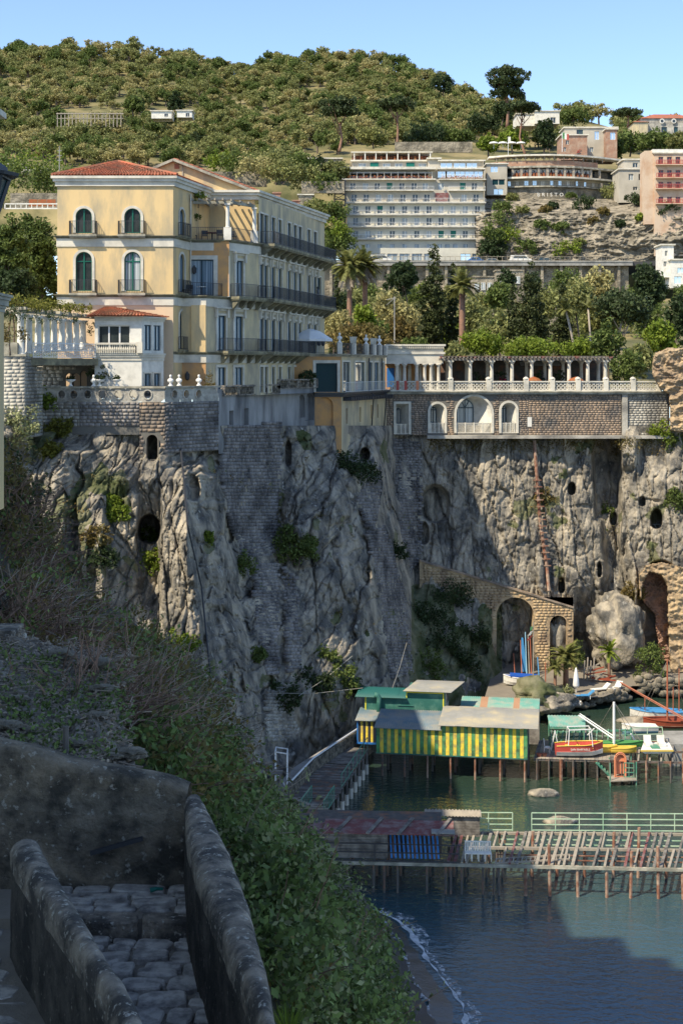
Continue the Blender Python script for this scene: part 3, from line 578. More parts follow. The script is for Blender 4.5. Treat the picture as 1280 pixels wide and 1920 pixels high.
def window(parent,fr_,u,w,z0,z1,arch=False,wood='bluegrey',pane='curtain',rev=.22,trim=.16,hood=False,mull=1,transom=None,sill=False,trimmat='trim',name='window'):
    b=MB(fr_);a0,a1=u-w/2,u+w/2;t=.075;d0,d1=-rev+.03,-rev+.10
    if arch:
        o=arch_pts(a0,a1,z0,z1);i=arch_pts(a0+t,a1-t,z0+t,z1-t)
        for k in range(len(o)-1):b.hexa([(*[o[k][0],d0],o[k][1]),(o[k+1][0],d0,o[k+1][1]),(i[k+1][0],d0,i[k+1][1]),(i[k][0],d0,i[k][1]),(o[k][0],d1,o[k][1]),(o[k+1][0],d1,o[k+1][1]),(i[k+1][0],d1,i[k+1][1]),(i[k][0],d1,i[k][1])])
    else:
        b.box(a0,a0+t,d0,d1,z0,z1);b.box(a1-t,a1,d0,d1,z0,z1);b.box(a0+t,a1-t,d0,d1,z1-t,z1)
    b.box(a0+t,a1-t,d0,d1,z0,z0+t)
    for k in range(mull):um=a0+(a1-a0)*(k+1)/(mull+1);b.box(um-.055,um+.055,d0,d1+.012,z0+t,z1-t-(.02 if arch else 0))
    if transom:b.box(a0+t,a1-t,d0,d1+.006,transom-.04,transom+.04)
    o=b.build(name,M[wood],parent)
    p=MB(fr_)
    if arch:p.poly([(q[0],-rev+.045,q[1])for q in arch_pts(a0+t*.5,a1-t*.5,z0+t*.5,z1-t*.5)])
    else:p.box(a0+t*.5,a1-t*.5,-rev+.02,-rev+.05,z0+t*.5,z1-t*.5)
    p.build('pane',M[pane],o)
    if trim:
        s=MB(fr_)
        if arch:
            oo=arch_pts(a0-trim,a1+trim,z0,z1+trim);ii=arch_pts(a0,a1,z0,z1)
            for k in range(len(oo)-1):s.hexa([(oo[k][0],.002,oo[k][1]),(oo[k+1][0],.002,oo[k+1][1]),(ii[k+1][0],.002,ii[k+1][1]),(ii[k][0],.002,ii[k][1]),(oo[k][0],.06,oo[k][1]),(oo[k+1][0],.06,oo[k+1][1]),(ii[k+1][0],.06,ii[k+1][1]),(ii[k][0],.06,ii[k][1])])
        else:
            s.box(a0-trim,a0,.002,.06,z0,z1);s.box(a1,a1+trim,.002,.06,z0,z1);s.box(a0-trim,a1+trim,.002,.06,z1,z1+trim)
            if hood:
                s.box(a0-trim-.1,a1+trim+.1,.002,.10,z1+trim+.22,z1+trim+.38);s.box(a0-trim-.22,a1+trim+.22,.002,.34,z1+trim+.38,z1+trim+.50)
                for q in(a0-trim-.08,a1+trim-.10):s.box(q,q+.18,.002,.22,z1-.15,z1+trim+.375)
            if sill:s.box(a0-trim,a1+trim,.002,.14,z0-.12,z0)
        s.build('surround',M[trimmat],o)
    return o
def railing(parent,pts,h=1.0,step=.14,m='iron',name='railing',bar=.035,thick=.022,rails=2):
    b=MB()
    for p,q in zip(pts[:-1],pts[1:]):
        p=Vector(p);q=Vector(q);n=max(2,int((q-p).length/step));Z_=Vector((0,0,1))
        for k in range(rails):zz=h if k==0 else .08+(h-.1)*(k-1)/max(1,rails-1);b.bar(p+Z_*zz,q+Z_*zz,bar)
        for i in range(n+1):c=p.lerp(q,i/n);t=bar if i in(0,n)else thick;b.bar(c+Z_*.02,c+Z_*(h-.01),t)
    return b.build(name,M[m],parent)
def balcony(parent,fr_,u0,u1,z,dep,h=1.0,step=.13,slabm='slab',brackets=0,th=.20,name='balcony',m='iron'):
    b=MB(fr_);b.box(u0,u1,.01,dep,z-th,z);b.box(u0+.05,u1-.05,.01,dep-.08,z-th-.10,z-th)
    for i in range(brackets):
        u=u0+.3+(u1-u0-.6)*i/max(1,brackets-1)
        b.hexa([(u-.13,.01,z-th-.75),(u+.13,.01,z-th-.75),(u+.13,.16,z-th-.75),(u-.13,.16,z-th-.75),(u-.13,.01,z-th-.102),(u+.13,.01,z-th-.102),(u+.13,dep-.12,z-th-.102),(u-.13,dep-.12,z-th-.102)])
    o=b.build(name,M[slabm],parent)
    d=dep-.06;railing(o,[fr_(u0+.05,.06,z),fr_(u0+.05,d,z),fr_(u1-.05,d,z),fr_(u1-.05,.06,z)],h,step,m)
    return o
def cornice(b,corners,z0,z1,out,closed=False):
    """a moulded band run along a chain of plan points (x, y), standing out to the right-hand side"""
    P_=[Vector((*c,0))for c in corners];n=[]
    for i in range(len(P_)):
        ds=[]
        if i>0:ds.append((P_[i]-P_[i-1]).normalized())
        if i<len(P_)-1:ds.append((P_[i+1]-P_[i]).normalized())
        ns_=[Vector((d.y,-d.x,0))for d in ds];s=sum(ns_,Vector());s=s/max(.3,s.length)if len(ns_)==1 else s/max(.5,(1+ns_[0].dot(ns_[1])));n.append(s)
    h=z1-z0
    for a,c,o in((0,.45,.35),(.45,.75,.7),(.75,1,1)):
        for i in range(len(P_)-1):
            p,q,np_,nq=P_[i],P_[i+1],n[i],n[i+1];e=.02;za,zb=z0+h*a,z0+h*c;V3=lambda w,z:Vector((w.x,w.y,z))
            b.hexa([V3(p-np_*e,za),V3(q-nq*e,za),V3(q+nq*out*o,za),V3(p+np_*out*o,za),V3(p-np_*e,zb),V3(q-nq*e,zb),V3(q+nq*out*o,zb),V3(p+np_*out*o,zb)])
def tiled(parent,quad_,m='tile',pitch=.24,name='roof_tiles',r=.085):
    """half-round tile courses laid down a roof plane: quad = eave-left, eave-right, ridge-right, ridge-left"""
    a,b_,c,d=[Vector(q)for q in quad_];n=max(2,int((b_-a).length/pitch));nr=(b_-a).cross(d-a).normalized()
    if nr.z<0:nr=-nr
    v=[];f=[];side=(b_-a).normalized()
    for i in range(n):
        t=(i+.5)/n;lo=a.lerp(b_,t);hi=d.lerp(c,t);L_=(hi-lo).length
        if L_<.1:continue
        k=max(1,int(L_/.42))
        for j in range(k):
            p=lo.lerp(hi,j/k);q=lo.lerp(hi,(j+1.12)/k if j<k-1 else 1);i0=len(v);w=pitch*.5*(.96)
            for s,hh in((-1,0.0),(-.55,.8),(0,1),(.55,.8),(1,0)):v.append(p+side*w*s+nr*(r*hh+.05+rnd.uniform(0,.012)));v.append(q+side*w*s*.86+nr*(r*hh*.85+.018))
            f+=[(i0+2*s,i0+2*s+2,i0+2*s+3,i0+2*s+1)for s in range(4)]
    o=mesh_np(name,[tuple(q)for q in v],f,M[m],parent,False);tag(o,kind='stuff');return o
def blocks(parent,fr_,u0,u1,z0,z1,bw,bh,m,holes=(),name='stone_blocks',dep=.06):
    v=[];f=[];z=z0;r=0
    while z<z1-.02:
        u=u0-rng.random()*bw;zt=min(z+bh,z1)
        while u<u1:
            L_=bw*rng.uniform(.7,1.3);a,c=max(u,u0),min(u+L_,u1)
            hit=any(h[0]-.12<c and a<h[1]+.12 and h[2]-.1<zt and z<h[3]+.12 for h in holes)
            if c-a>.08 and not hit:
                d=rng.uniform(.015,dep);g=.02;i0=len(v)
                for p in((a+g,z+g),(c-g,z+g),(c-g,zt-g),(a+g,zt-g)):v.append(fr_(p[0],d,p[1]));v.append(fr_(p[0],-.03,p[1]))
                f+=[(i0,i0+2,i0+4,i0+6),(i0,i0+1,i0+3,i0+2),(i0+2,i0+3,i0+5,i0+4),(i0+4,i0+5,i0+7,i0+6),(i0+6,i0+7,i0+1,i0)]
            u+=L_
        z+=bh;r+=1
    o=mesh_np(name,[tuple(q)for q in v],f,M[m],parent);tag(o,kind='stuff');return o

# ---------------------------------------------------------------- the yellow hotel
hotel=thing('yellow_hotel','large yellow hotel with arched green windows and black balconies on the cliff top','hotel',(-14,112,28.3))
TL,TR=X(108,108),X(325,108)
u_f=Vector((.26,1,0)).normalized()
fT=Fr((TL,108),(1,0));WT=TR-TL
fS=Fr((TR,108),(.26,1));sS=3.6
C=fS(sS,0,0);C2=(C.x,C.y)
CH0=(X(430,111.6),111.6);FC=(X(485,115),115)
fA=Fr(FC,(.26,1));LA=20.2
LB0=(X(386,109.8),109.8)
fR=Fr(C2,(1,0))
fLb=Fr((C.x-.5,109.8),(1,0));wLb=LB0[0]-(C.x-.5)
fC=Fr(CH0,(FC[0]-CH0[0],FC[1]-CH0[1]));wC=math.dist(CH0,FC)
fLC=Fr(LB0,(FC[0]-LB0[0],FC[1]-LB0[1]));wLC=math.dist(LB0,FC)
Z1,Z2,Z3,ZT=31.75,36.1,40.55,44.3
tw=[fT.uz(157.7)[0],fT.uz(248.8)[0]];up=(40.75,42.62);md=(36.35,39.32)
# walls
b=MB();hs=[]
for u in tw:hs+=[(u-.62,u+.62,*up,True),(u-.62,u+.62,*md,True)]
wall(b,fT,0,WT,Z2-.35,ZT,hs)
hS=[(1.25,2.35,40.75,42.75,True),(1.25,2.35,36.35,39.3,True),(1.25,2.35,32.0,34.9,True)]
wall(b,fS,0,sS,28.3,ZT,hS);wall(b,Fr((C.x,C.y),(.26,1)),0,5,Z3,ZT)
b.build('wall',M['yellow'],hotel)
b=MB();wall(b,fT,0,WT,28.3,Z2-.35);b.build('wall',M['pinkish'],hotel)
b=MB();b.poly([(TL,108,28.3),(TL,108,ZT),(TL,124,ZT),(TL,124,28.3)]);b.build('wall',M['yellow'],hotel)
b=MB();uR,_=fR.uz(378);zw0=36.15;doorR=(uR-.95,uR+.95,zw0,39.0)
wall(b,fR,0,CH0[0]-C.x,Z2,Z3,[doorR]);b.build('wall',M['orange'],hotel)
window(hotel,fR,uR,1.9,zw0,39.0,pane='bluecurtain',trim=.32,mull=1)
b=MB();dC=fC.uz(449)[0];wall(b,fC,0,wC,Z2,Z3,[(dC-.5,dC+.5,36.15,39.0)])
fl=[fLC.uz(415)[0],fLC.uz(447)[0]];hl=[(u-.52,u+.52,31.85,34.6)for u in fl]+[(u-.5,u+.5,28.5,30.55)for u in fl]
wall(b,fLC,0,wLC,28.3,Z2,hl)
pxA=[484.6,498.5,512,524.6,541.8,553,562,578.6,590.7];uA=[max(.75,fA.uz(p)[0])for p in pxA]
hA=[]
for i,u in enumerate(uA):
    hA+=[(u-.5,u+.5,40.7,43.05),(u-.52,u+.52,36.15,39.0),(u-.52,u+.52,31.85,34.6)]
    if i<6:hA.append((u-.42,u+.42,28.5,30.6))
hA.append((17.6,18.9,36.15,39.0))
wall(b,fA,0,LA,28.3,ZT,hA);b.build('wall',M['cream'],hotel)
b=MB();wall(b,fLb,0,wLb,Z1,Z2);b.build('wall',M['yellow'],hotel)
b=MB();wall(b,fLb,0,wLb,28.3,Z1);b.build('wall',M['orange'],hotel)
b=MB();pu0,pu1=fLb.uz(359)[0],wLb
b.fr=fLb;b.box(pu0,pu1,.002,.14,Z1,Z2-.75);b.build('pilaster',M['yellow'],hotel)
fG=Fr((X(355,115.9),115.9),(1,0));uG1=X(478,115.9)-X(355,115.9)
b=MB();wall(b,fG,-1,uG1,Z3,ZT);b.build('wall',M['yellow'],hotel)
b=MB();E=fA(LA,0,0);b.poly([(E.x,E.y,28.3),(E.x-9,E.y+3,28.3),(E.x-9,E.y+3,ZT),(E.x,E.y,ZT)]);b.build('wall',M['cream'],hotel)
# terraces inside the footprint
b=MB();g0=(C.x-1.0,C.y)
b.poly([(C.x-1,108.2,Z3-.03),(C.x,C.y,Z3-.03),(*CH0,Z3-.03),(*FC,Z3-.03),(fA(1.2,0,0).x,fA(1.2,0,0).y,Z3-.03),(X(355,115.9)-1,116,Z3-.03)])
b.poly([(C.x-.6,109.6,Z2-.03),(LB0[0],LB0[1],Z2-.03),(*FC,Z2-.03),(*CH0,Z2-.03),(C.x-.6,C.y,Z2-.03)])
b.build('terrace_floor',M['conc'],hotel)
# belts and cornices
b=MB();cT=[(TL,124),(TL,108),(TR,108),C2,(fS(sS+5,0,0).x,fS(sS+5,0,0).y)];cornice(b,cT,ZT,ZT+.75,.42)
b.build('cornice',M['trim'],hotel)
b=MB();cG=[(X(345,115.9),115.9),(X(478,115.9),115.9),(fA(LA,0,0).x,fA(LA,0,0).y)];cornice(b,cG,ZT-.1,ZT+.65,.55);b.build('cornice',M['trim'],hotel)
def belt(pts,z,white=.62,lip=.22,out=.26):
    b=MB();cornice(b,pts,z-lip,z,out);b.build('belt_course',M['slab'],hotel)
    b=MB()
    for i in range(len(pts)-1):
        f_=Fr(pts[i],(pts[i+1][0]-pts[i][0],pts[i+1][1]-pts[i][1]));L_=math.dist(pts[i],pts[i+1]);b.fr=f_;b.box(-.03 if i else 0,L_+.03,.002,.07,z-lip-white,z-lip-.002)
    b.build('white_band',M['trim'],hotel)
belt([(TL,124),(TL,108),(TR,108),C2],Z3);belt([(TL,124),(TL,108),(TR,108),(fS(2.6,0,0).x,fS(2.6,0,0).y)],Z2)
belt([C2,CH0,FC,(fA(LA,0,0).x,fA(LA,0,0).y)],Z3-.004)
belt([(C.x-.5,109.8),LB0,FC,(fA(LA,0,0).x,fA(LA,0,0).y)],Z2-.004)
belt([(TR,108),(TR+.3,109.4),(C.x-.3,109.8),LB0,FC,(fA(13,0,0).x,fA(13,0,0).y)],Z1)
# tower windows and balconies
for u in tw:
    window(hotel,fT,u,1.24,*up,True,'green','glass',mull=1,trim=.2);window(hotel,fT,u,1.24,*md,True,'green','curtain' if u>5 else 'glass',mull=1,transom=38.6,trim=.2)
    balcony(hotel,fT,u-1.05,u+1.05,Z3+.06,.62,1.0,.12,'trimgrey',th=.14);balcony(hotel,fT,u-1.05,u+1.05,Z2+.06,.62,1.0,.12,'trimgrey',th=.14)
for z0,z1 in((40.75,42.75),(36.35,39.3),(32.0,34.9)):
    window(hotel,fS,1.8,1.1,z0,z1,True,'bluegrey','bluecurtain',trim=.18);balcony(hotel,fS,.95,2.65,z0-.1,.5,1,.12,'slab',th=.14)
# chamfer and long side
window(hotel,fC,dC,1.0,36.15,39.0,pane='bluecurtain',hood=True,trim=.18)
for u in fl:window(hotel,fLC,u,1.04,31.85,34.6,pane='bluecurtain',hood=True,trim=.16);window(hotel,fLC,u,1.0,28.5,30.55,pane='bluecurtain',trim=.2)
for i,u in enumerate(uA):
    window(hotel,fA,u,1.0,40.7,43.05,pane='bluecurtain',trim=.14);window(hotel,fA,u,1.04,36.15,39.0,pane='bluecurtain',hood=True,trim=.14)
    window(hotel,fA,u,1.04,31.85,34.6,pane='bluecurtain',hood=True,trim=.14)
    if i<6:window(hotel,fA,u,.84,28.5,30.6,pane='bluecurtain',trim=.14)
window(hotel,fA,18.25,1.3,36.15,39.0,pane='teal',trim=.1)
balcony(hotel,fA,.3,LA-.2,Z3+.02,1.25,1.0,.10,'slab',12);balcony(hotel,fA,.25,LA-.2,Z2+.02,1.25,1.0,.10,'slab',12)
balcony(hotel,fA,.25,12.4,Z1+.08,1.25,1.0,.10,'slab',8)
balcony(hotel,fLC,wLC-4.9,wLC-.1,Z1+.08,.95,1.0,.13,'slab',5);balcony(hotel,fC,.1,wC-.1,Z2+.02,.9,1.0,.13,'slab',4)
railing(hotel,[(C.x+.1,109.9,Z2),(LB0[0]-.1,109.95,Z2),(fLC(1.9,.0,0).x,fLC(1.9,0,0).y+.1,Z2)],1.0,.14)
railing(hotel,[(C.x+.1,C.y+.15,Z3),(CH0[0],CH0[1]+.15,Z3),(fC(wC-.3,-.15,0).x,fC(wC-.3,-.15,0).y,Z3)],1.0,.14)
# downpipe, wall lamps
b=MB();b.tube([fS(sS-.12,.1,31),fS(sS-.12,.1,ZT-.2)],.07);b.build('downpipe',M['trim'],hotel)
for p in(fLb(fLb.uz(352)[0],.25,29.9),fR(.35,.25,38.2),fA(13.4,.3,32.9),fA(14.9,.3,32.9),fA(17.2,.3,32.9),fA(18.6,.3,32.9)):
    b=MB();b.lathe(p,[(.05,-.35),(.16,-.25),(.2,.1),(.12,.18),(.03,.35)],6);b.bar(p+Vector((0,.25,.3)),p+Vector((0,0,.3)),.04);b.build('wall_lantern',M['iron'],hotel)
# roofs
b=MB();e0=.35;A_,B_,C_,D_=Vector((TL-e0,108-e0,ZT+.75)),Vector((TR+e0,108-e0,ZT+.75)),Vector((TR+e0+2.4,118,ZT+.75)),Vector((TL-e0,118,ZT+.75));ap=Vector((X(222,112.5),112.5,ZT+2.45));ap2=ap+Vector((.6,2,0))
b.poly([A_,B_,ap]);b.poly([B_,C_,ap2,ap]);b.poly([C_,D_,ap2]);b.poly([D_,A_,ap,ap2]);rt=b.build('roof',M['tile'],hotel)
tiled(rt,(A_,B_,ap+Vector((.02,0,0)),ap));tiled(rt,(B_,C_,ap2,ap))
for p,q in((A_,ap),(B_,ap)):
    b=MB();b.tube([p+Vector((0,0,.1)),q+Vector((0,0,.1))],.13,.13,6);b.build('ridge_tiles',M['tile'],rt)
yG=115.9;gp=[(280,322),(325,303),(475,359),(478,366),(345,366),(280,366)]
b=MB();b.poly([W(px,py,yG-.02)for px,py in reversed(gp)]);b.build('gable_wall',M['yellow'],hotel)
b=MB();sh=Vector((u_f.x,u_f.y,0))*19.5;r0=W(325,300,yG-.35);re=W(482,361,yG-.35);rl=W(250,332,yG-.35)
for p,q in((r0,re),(rl,r0)):b.hexa([p,q,q+sh,p+sh,p+Vector((0,0,.14)),q+Vector((0,0,.14)),q+sh+Vector((0,0,.14)),p+sh+Vector((0,0,.14))])
rg=b.build('roof',M['tile'],hotel);tiled(rg,(re+Vector((.1,0,.1)),re+sh+Vector((.1,0,.1)),r0+sh+Vector((0,0,.1)),r0+Vector((0,0,.1))),pitch=.3)
b=MB();b.bar(r0+Vector((0,-.04,.02)),re+Vector((0,-.04,.02)),.14,.2);b.bar(rl+Vector((0,-.04,.02)),r0+Vector((0,-.04,.02)),.14,.2);b.build('gable_trim',M['trimgrey'],hotel)
b=MB();p=W(332,312,yG);b.box(p.x-.2,p.x+.2,yG-.06,yG-.02,p.z-.2,p.z+.2);b.build('vent',M['tile'],hotel)
b=MB();b.box(X(343,yG)-.05,X(343,yG)+.02,yG-.1,yG-.02,Zp(366,yG),Zp(309,yG));b.build('downpipe',M['trimgrey'],hotel)
for s in(9.5,15.5):
    b=MB();c=fA(s,-1.4,45.2);b.box(c.x-.3,c.x+.3,c.y-.3,c.y+.3,44.6,45.75);b.box(c.x-.38,c.x+.38,c.y-.38,c.y+.38,45.75,45.87);b.build('chimney',M['brick'],hotel)
# roof terrace pergola
perg=thing('pergola','white column pergola with slatted beams on the hotel roof terrace','pergola',(X(420,112),112,Z3))
cols=[(X(338,112),112.2),(X(427,112),112.0),(fC(wC-.25,-.25,0).x,fC(wC-.25,-.25,0).y)]
for i,(x,y)in enumerate(cols):
    b=MB();b.box(x-.3,x+.3,y-.3,y+.3,Z3,Z3+1.0);b.lathe((x,y,0),[(.19,Z3+1),(.19,Z3+1.06),(.16,Z3+1.1),(.145,Z3+2.72),(.2,Z3+2.78)],12);b.box(x-.22,x+.22,y-.22,y+.22,Z3+2.78,Z3+2.9);b.build('column',M['white'],perg,False)
b=MB();b.bar((cols[0][0]-.3,112.2,Z3+3.0),(cols[1][0]+.4,112,Z3+3.0),.2,.22);b.bar((cols[1][0],112,Z3+3.02),(cols[2][0],cols[2][1],Z3+3.02),.2,.22);b.build('beam',M['trimgrey'],perg)
for i in range(9):
    x=X(345,112)+i*.62;b=MB();yy=111.4 if x<cols[1][0]else 111.4+(x-cols[1][0])*1.6
    b.bar((x,yy,Z3+3.18),(x+(115.6-yy)*.1,115.7,Z3+3.18),.12,.16);b.build('rafter',M['planklight'],perg)
# the pavilion at the left of the hotel
pav=thing('garden_pavilion','white verandah pavilion with red hipped roof against the tower','pavilion',(-17,105,28.3))
yP=104.6;fP=Fr((X(178,yP),yP),(1,0));wP=X(266,yP)-X(178,yP);fQ=Fr((X(266,yP),yP),(.42,.9));wQ=3.0
zF,zE=Zp(662,yP),Zp(601,yP)
b=MB();u0,u1=fP.uz(184)[0],fP.uz(244)[0];wall(b,fP,0,wP,28.3,zF-.6);wall(b,fP,0,wP,zF-.6,zE,[(u0,u1,zF+.2,zE-.35)],.3);wall(b,fQ,0,wQ,28.3,zE,[(.3,1.25,28.5,30.1),(1.6,2.5,28.5,30.1),(.35,1.3,zF+.2,zE-.3),(1.6,2.6,zF+.2,zE-.3)],.2)
b.poly([(X(178,yP),yP,28.3),(X(178,yP),yP,zE),(X(178,yP),108,zE),(X(178,yP),108,28.3)]);b.build('wall',M['white'],pav)
window(pav,fP,(u0+u1)/2,u1-u0,zF+.2,zE-.35,wood='steelwhite',pane='glass',rev=.3,trim=0,mull=2,name='verandah_window')
for c,w in((.82,.95),(2.1,1.0)):window(pav,fQ,c,w,zF+.2,zE-.3,pane='bluecurtain',trim=0,rev=.2)
for c,w in((.78,.95),(2.05,.9)):window(pav,fQ,c,w,28.5,30.1,pane='bluecurtain',trim=.12,rev=.2)
b=MB();pts=[(X(178,yP),yP),(X(266,yP),yP),(fQ(wQ,0,0).x,fQ(wQ,0,0).y)];cornice(b,pts,zE,zE+.3,.3);cornice(b,pts,zF-.55,zF,.2);b.build('cornice',M['trim'],pav)
b=MB(fP)
for i in range(18):u=fP.uz(184+i*4.1)[0];b.lathe((u,.25,0),[(.06,zF+.02),(.045,zF+.1),(.085,zF+.28),(.04,zF+.5),(.06,zF+.62)],6)
b.box(fP.uz(182)[0],fP.uz(258)[0],.12,.38,zF+.62,zF+.76);b.box(fP.uz(258)[0],wP+.1,.1,.4,zF,zF+.8);b.build('balustrade',M['trim'],pav)
e=[Vector((X(170,yP)-.2,yP-.5,zE+.3)),Vector((X(268,yP)+.1,yP-.5,zE+.3)),Vector((fQ(wQ,.4,0).x,107.9,zE+.3)),Vector((X(170,yP)-.2,107.9,zE+.3))]
a1=Vector((X(198,107.5),107.9,Zp(576,107.5)));a2=Vector((X(205,107.5),107.9,Zp(576,107.5)))
b=MB();b.poly([e[0],e[1],a2,a1]);b.poly([e[1],e[2],a2]);b.poly([e[3],e[0],a1]);rp=b.build('roof',M['tile'],pav);tiled(rp,(e[0],e[1],a2,a1));tiled(rp,(e[1],e[2],a2+Vector((.01,0,0)),a2))
b=MB();g0,g1=W(265,722,104.2),W(314,722,104.2)
for i in range(24):x=g0.x+(g1.x-g0.x)*i/23;b.box(x-.025,x+.025,104.18,104.22,28.4,29.2)
b.box(g0.x,g1.x,104.16,104.178,28.45,28.5);b.box(g0.x,g1.x,104.16,104.178,29.1,29.15);tag(b.build('slatted_gate',M['iron']),'grey slatted gate between the pavilion and the tower foot','gate')
# the column walk at the far left
walk=thing('column_walk','white column pergola with vine roof and wrought railing beside the pavilion','pergola',(-20,100,31))
cp=[(39.5,99,666,588),(55,99.8,664,590),(72,100.7,662,592),(88,101.5,661,594),(102,102.3,660,596),(116.5,103.2,659,598),(130,104,658,599),(143.5,104.8,657,600),(156,105.7,656,601)]
for i,(px,D,yb,yt)in enumerate(cp):
    b=MB();zb,zt=Zp(yb,D),Zp(yt,D);r=.27 if i==0 else .25;b.lathe((X(px,D),D,0),[(r+.06,zb),(r+.06,zb+.12),(r,zb+.2),(r*.86,zt-.25),(r+.05,zt-.15),(r+.1,zt)],12);b.build('column',M['white'],walk,True)
b=MB();p,q=W(32,585,98.6),W(178,598,107);b.bar(p+Vector((0,0,.12)),q+Vector((0,0,.12)),.3,.25);b.bar(p+Vector((-2.5,1,.12)),q+Vector((-2.5,1,.12)),.3,.25);b.build('beam',M['trimgrey'],walk)
for i in range(9):
    p=W(36+i*16,581+i*1.9,98.6+i*.95);b=MB();b.bar(p+Vector((.6,-.25,.1)),p+Vector((-3.2,1.2,.1)),.16,.2);b.build('rafter',M['trimgrey'],walk)
b=MB();p0,p1=W(63,668,99.6),W(180,667,104.4);zf=31.2;p0.z=p1.z=zf
b.hexa([p0+Vector((-.4,-.1,-.5)),p1+Vector((.2,-.1,-.5)),p1+Vector((-1,5,-.5)),p0+Vector((-4,4,-.5)),p0+Vector((-.4,-.1,-.02)),p1+Vector((.2,-.1,-.02)),p1+Vector((-1,5,-.02)),p0+Vector((-4,4,-.02))]);b.build('floor_slab',M['slab'],walk)
railing(walk,[p0,p1],1.05,.16,'steelwhite',bar=.06,thick=.03,rails=3)
b=MB()
for i in range(12):
    c=p0.lerp(p1,(i+.5)/12)+Vector((0,-.02,.52))
    for r_ in(.34,.2):b.tube([c+Vector((math.cos(t*.7854)*r_*.7,math.cos(t*.7854)*r_*.7,math.sin(t*.7854)*r_))for t in range(9)],.022,n=4,cap=False)
b.build('railing_ornament',M['steelwhite'],walk)
# rough stone pier under it, undercroft wall, terrace wall with oval holes
pil=thing('stone_pier','tall pale stone pier below the first white column','pier',(-20,97,20))
fpi=Fr((X(8,98.4),98.4),(1,0));wpi=X(47,98.4)-X(8,98.4);b=MB(fpi);b.box(0,wpi,-4,0,25.6,Zp(668,98.4));b.build('core',M['paleblock'],pil);blocks(pil,fpi,0,wpi,25.6,Zp(668,98.4),.5,.25,'paleblock',dep=.016)
fpj=Fr((X(47,98.4),98.4),(.1,1));blocks(pil,fpj,0,4,25.6,Zp(668,98.4),.5,.25,'paleblock',dep=.016)
b=MB(fpi);b.box(-.05,wpi+.1,-1,.08,Zp(668,98.4),Zp(664,98.4));b.box(-1,.9,-.8,-.1,Zp(664,98.4),Zp(642,98.4));b.build('cap',M['trimgrey'],pil)
uc=thing('undercroft_wall','shadowy stone wall with small arches under the column walk','wall',(-19,106,28.3));fu=Fr((X(45,106.5),106.5),(1,0));wu=X(190,106.5)-X(45,106.5);hh=[(fu.uz(p)[0]-.3,fu.uz(p)[0]+.3,28.6,30.1,True)for p in(130,143)]+[(fu.uz(157)[0]-.25,fu.uz(157)[0]+.25,28.6,30.3,True)]
b=MB();wall(b,fu,0,wu,27,31,hh,.4);b.build('core',M['mortar'],uc);blocks(uc,fu,0,wu,27,30.8,.45,.28,'paleblock',hh)
tw_=thing('terrace_wall','stone terrace wall with a row of oval openings under the hotel','wall',(-14,104,27))
def ovals(b,fr_,u0,u1,z0,z1,cs,rx=.26,rz=.30,rev=.35):
    us=[u0]+[(a+c)/2 for a,c in zip(cs[:-1],cs[1:])]+[u1];old=b.fr;b.fr=fr_
    for c,a,d in zip(cs,us[:-1],us[1:]):
        cz=(z0+z1)/2+.05;n=24;e=[(c+rx*math.cos(2*math.pi*k/n),cz+rz*math.sin(2*math.pi*k/n))for k in range(n)]
        def edge(k):
            t=2*math.pi*k/n;dx,dz=math.cos(t),math.sin(t);s=min(((d-c)if dx>0 else(c-a))/max(1e-6,abs(dx)),((z1-cz)if dz>0 else(cz-z0))/max(1e-6,abs(dz)));return(c+dx*s,cz+dz*s)
        for k in range(n):
            k2=(k+1)%n;p,q=edge(k),edge(k+.9999)
            b.poly([(e[k][0],0,e[k][1]),(p[0],0,p[1]),(q[0],0,q[1]),(e[k2][0],0,e[k2][1])]);b.poly([(e[k][0],0,e[k][1]),(e[k2][0],0,e[k2][1]),(e[k2][0],-rev,e[k2][1]),(e[k][0],-rev,e[k][1])])
            o=[(c+(x_-c)*1.35,cz+(z_-cz)*1.3)for x_,z_ in(e[k],e[k2])]
            b.hexa([(e[k][0],.0,e[k][1]),(e[k2][0],0,e[k2][1]),(o[1][0],0,o[1][1]),(o[0][0],0,o[0][1]),(e[k][0],.06,e[k][1]),(e[k2][0],.06,e[k2][1]),(o[1][0],.06,o[1][1]),(o[0][0],.06,o[0][1])])
    b.fr=old
yW=103.4;fw=Fr((X(48,yW),yW),(1,0));w1=X(309,yW)-X(48,yW);ztop,zo=Zp(728,yW),Zp(754,yW)
fw2=Fr((X(309,yW),yW),(.66,.75));w2=5.4
b=MB();cs=[fw.uz(p)[0]for p in(116,139,165,192,222,250,277)];ovals(b,fw,0,w1,zo,ztop,cs);c2=[fw2.uz(p)[0]for p in(327,349,372)];ovals(b,fw2,0,w2,zo,ztop,c2);b.build('parapet',M['paleblock'],tw_)
b=MB();zb=Zp(860,yW);wall(b,fw,0,w1,Zp(815,yW),zo);wall(b,fw2,0,w2,Zp(850,yW),zo);b.build('core',M['mortar'],tw_)
b=MB(fw);b.box(-.1,w1+.05,-.5,.12,ztop,ztop+.14);b.fr=fw2;b.box(0,w2+.2,-.5,.12,ztop,ztop+.138);b.build('coping',M['trimgrey'],tw_)
ua=fw.uz(262)[0];blocks(tw_,fw,0,fw.uz(150)[0],Zp(800,yW),zo,.5,.26,'paleblock');blocks(tw_,fw,fw.uz(150)[0],ua,Zp(800,yW),zo,.42,.26,'greyblock');hB=[(ua+.5,ua+1.3,Zp(862,yW),Zp(815,yW),True)]
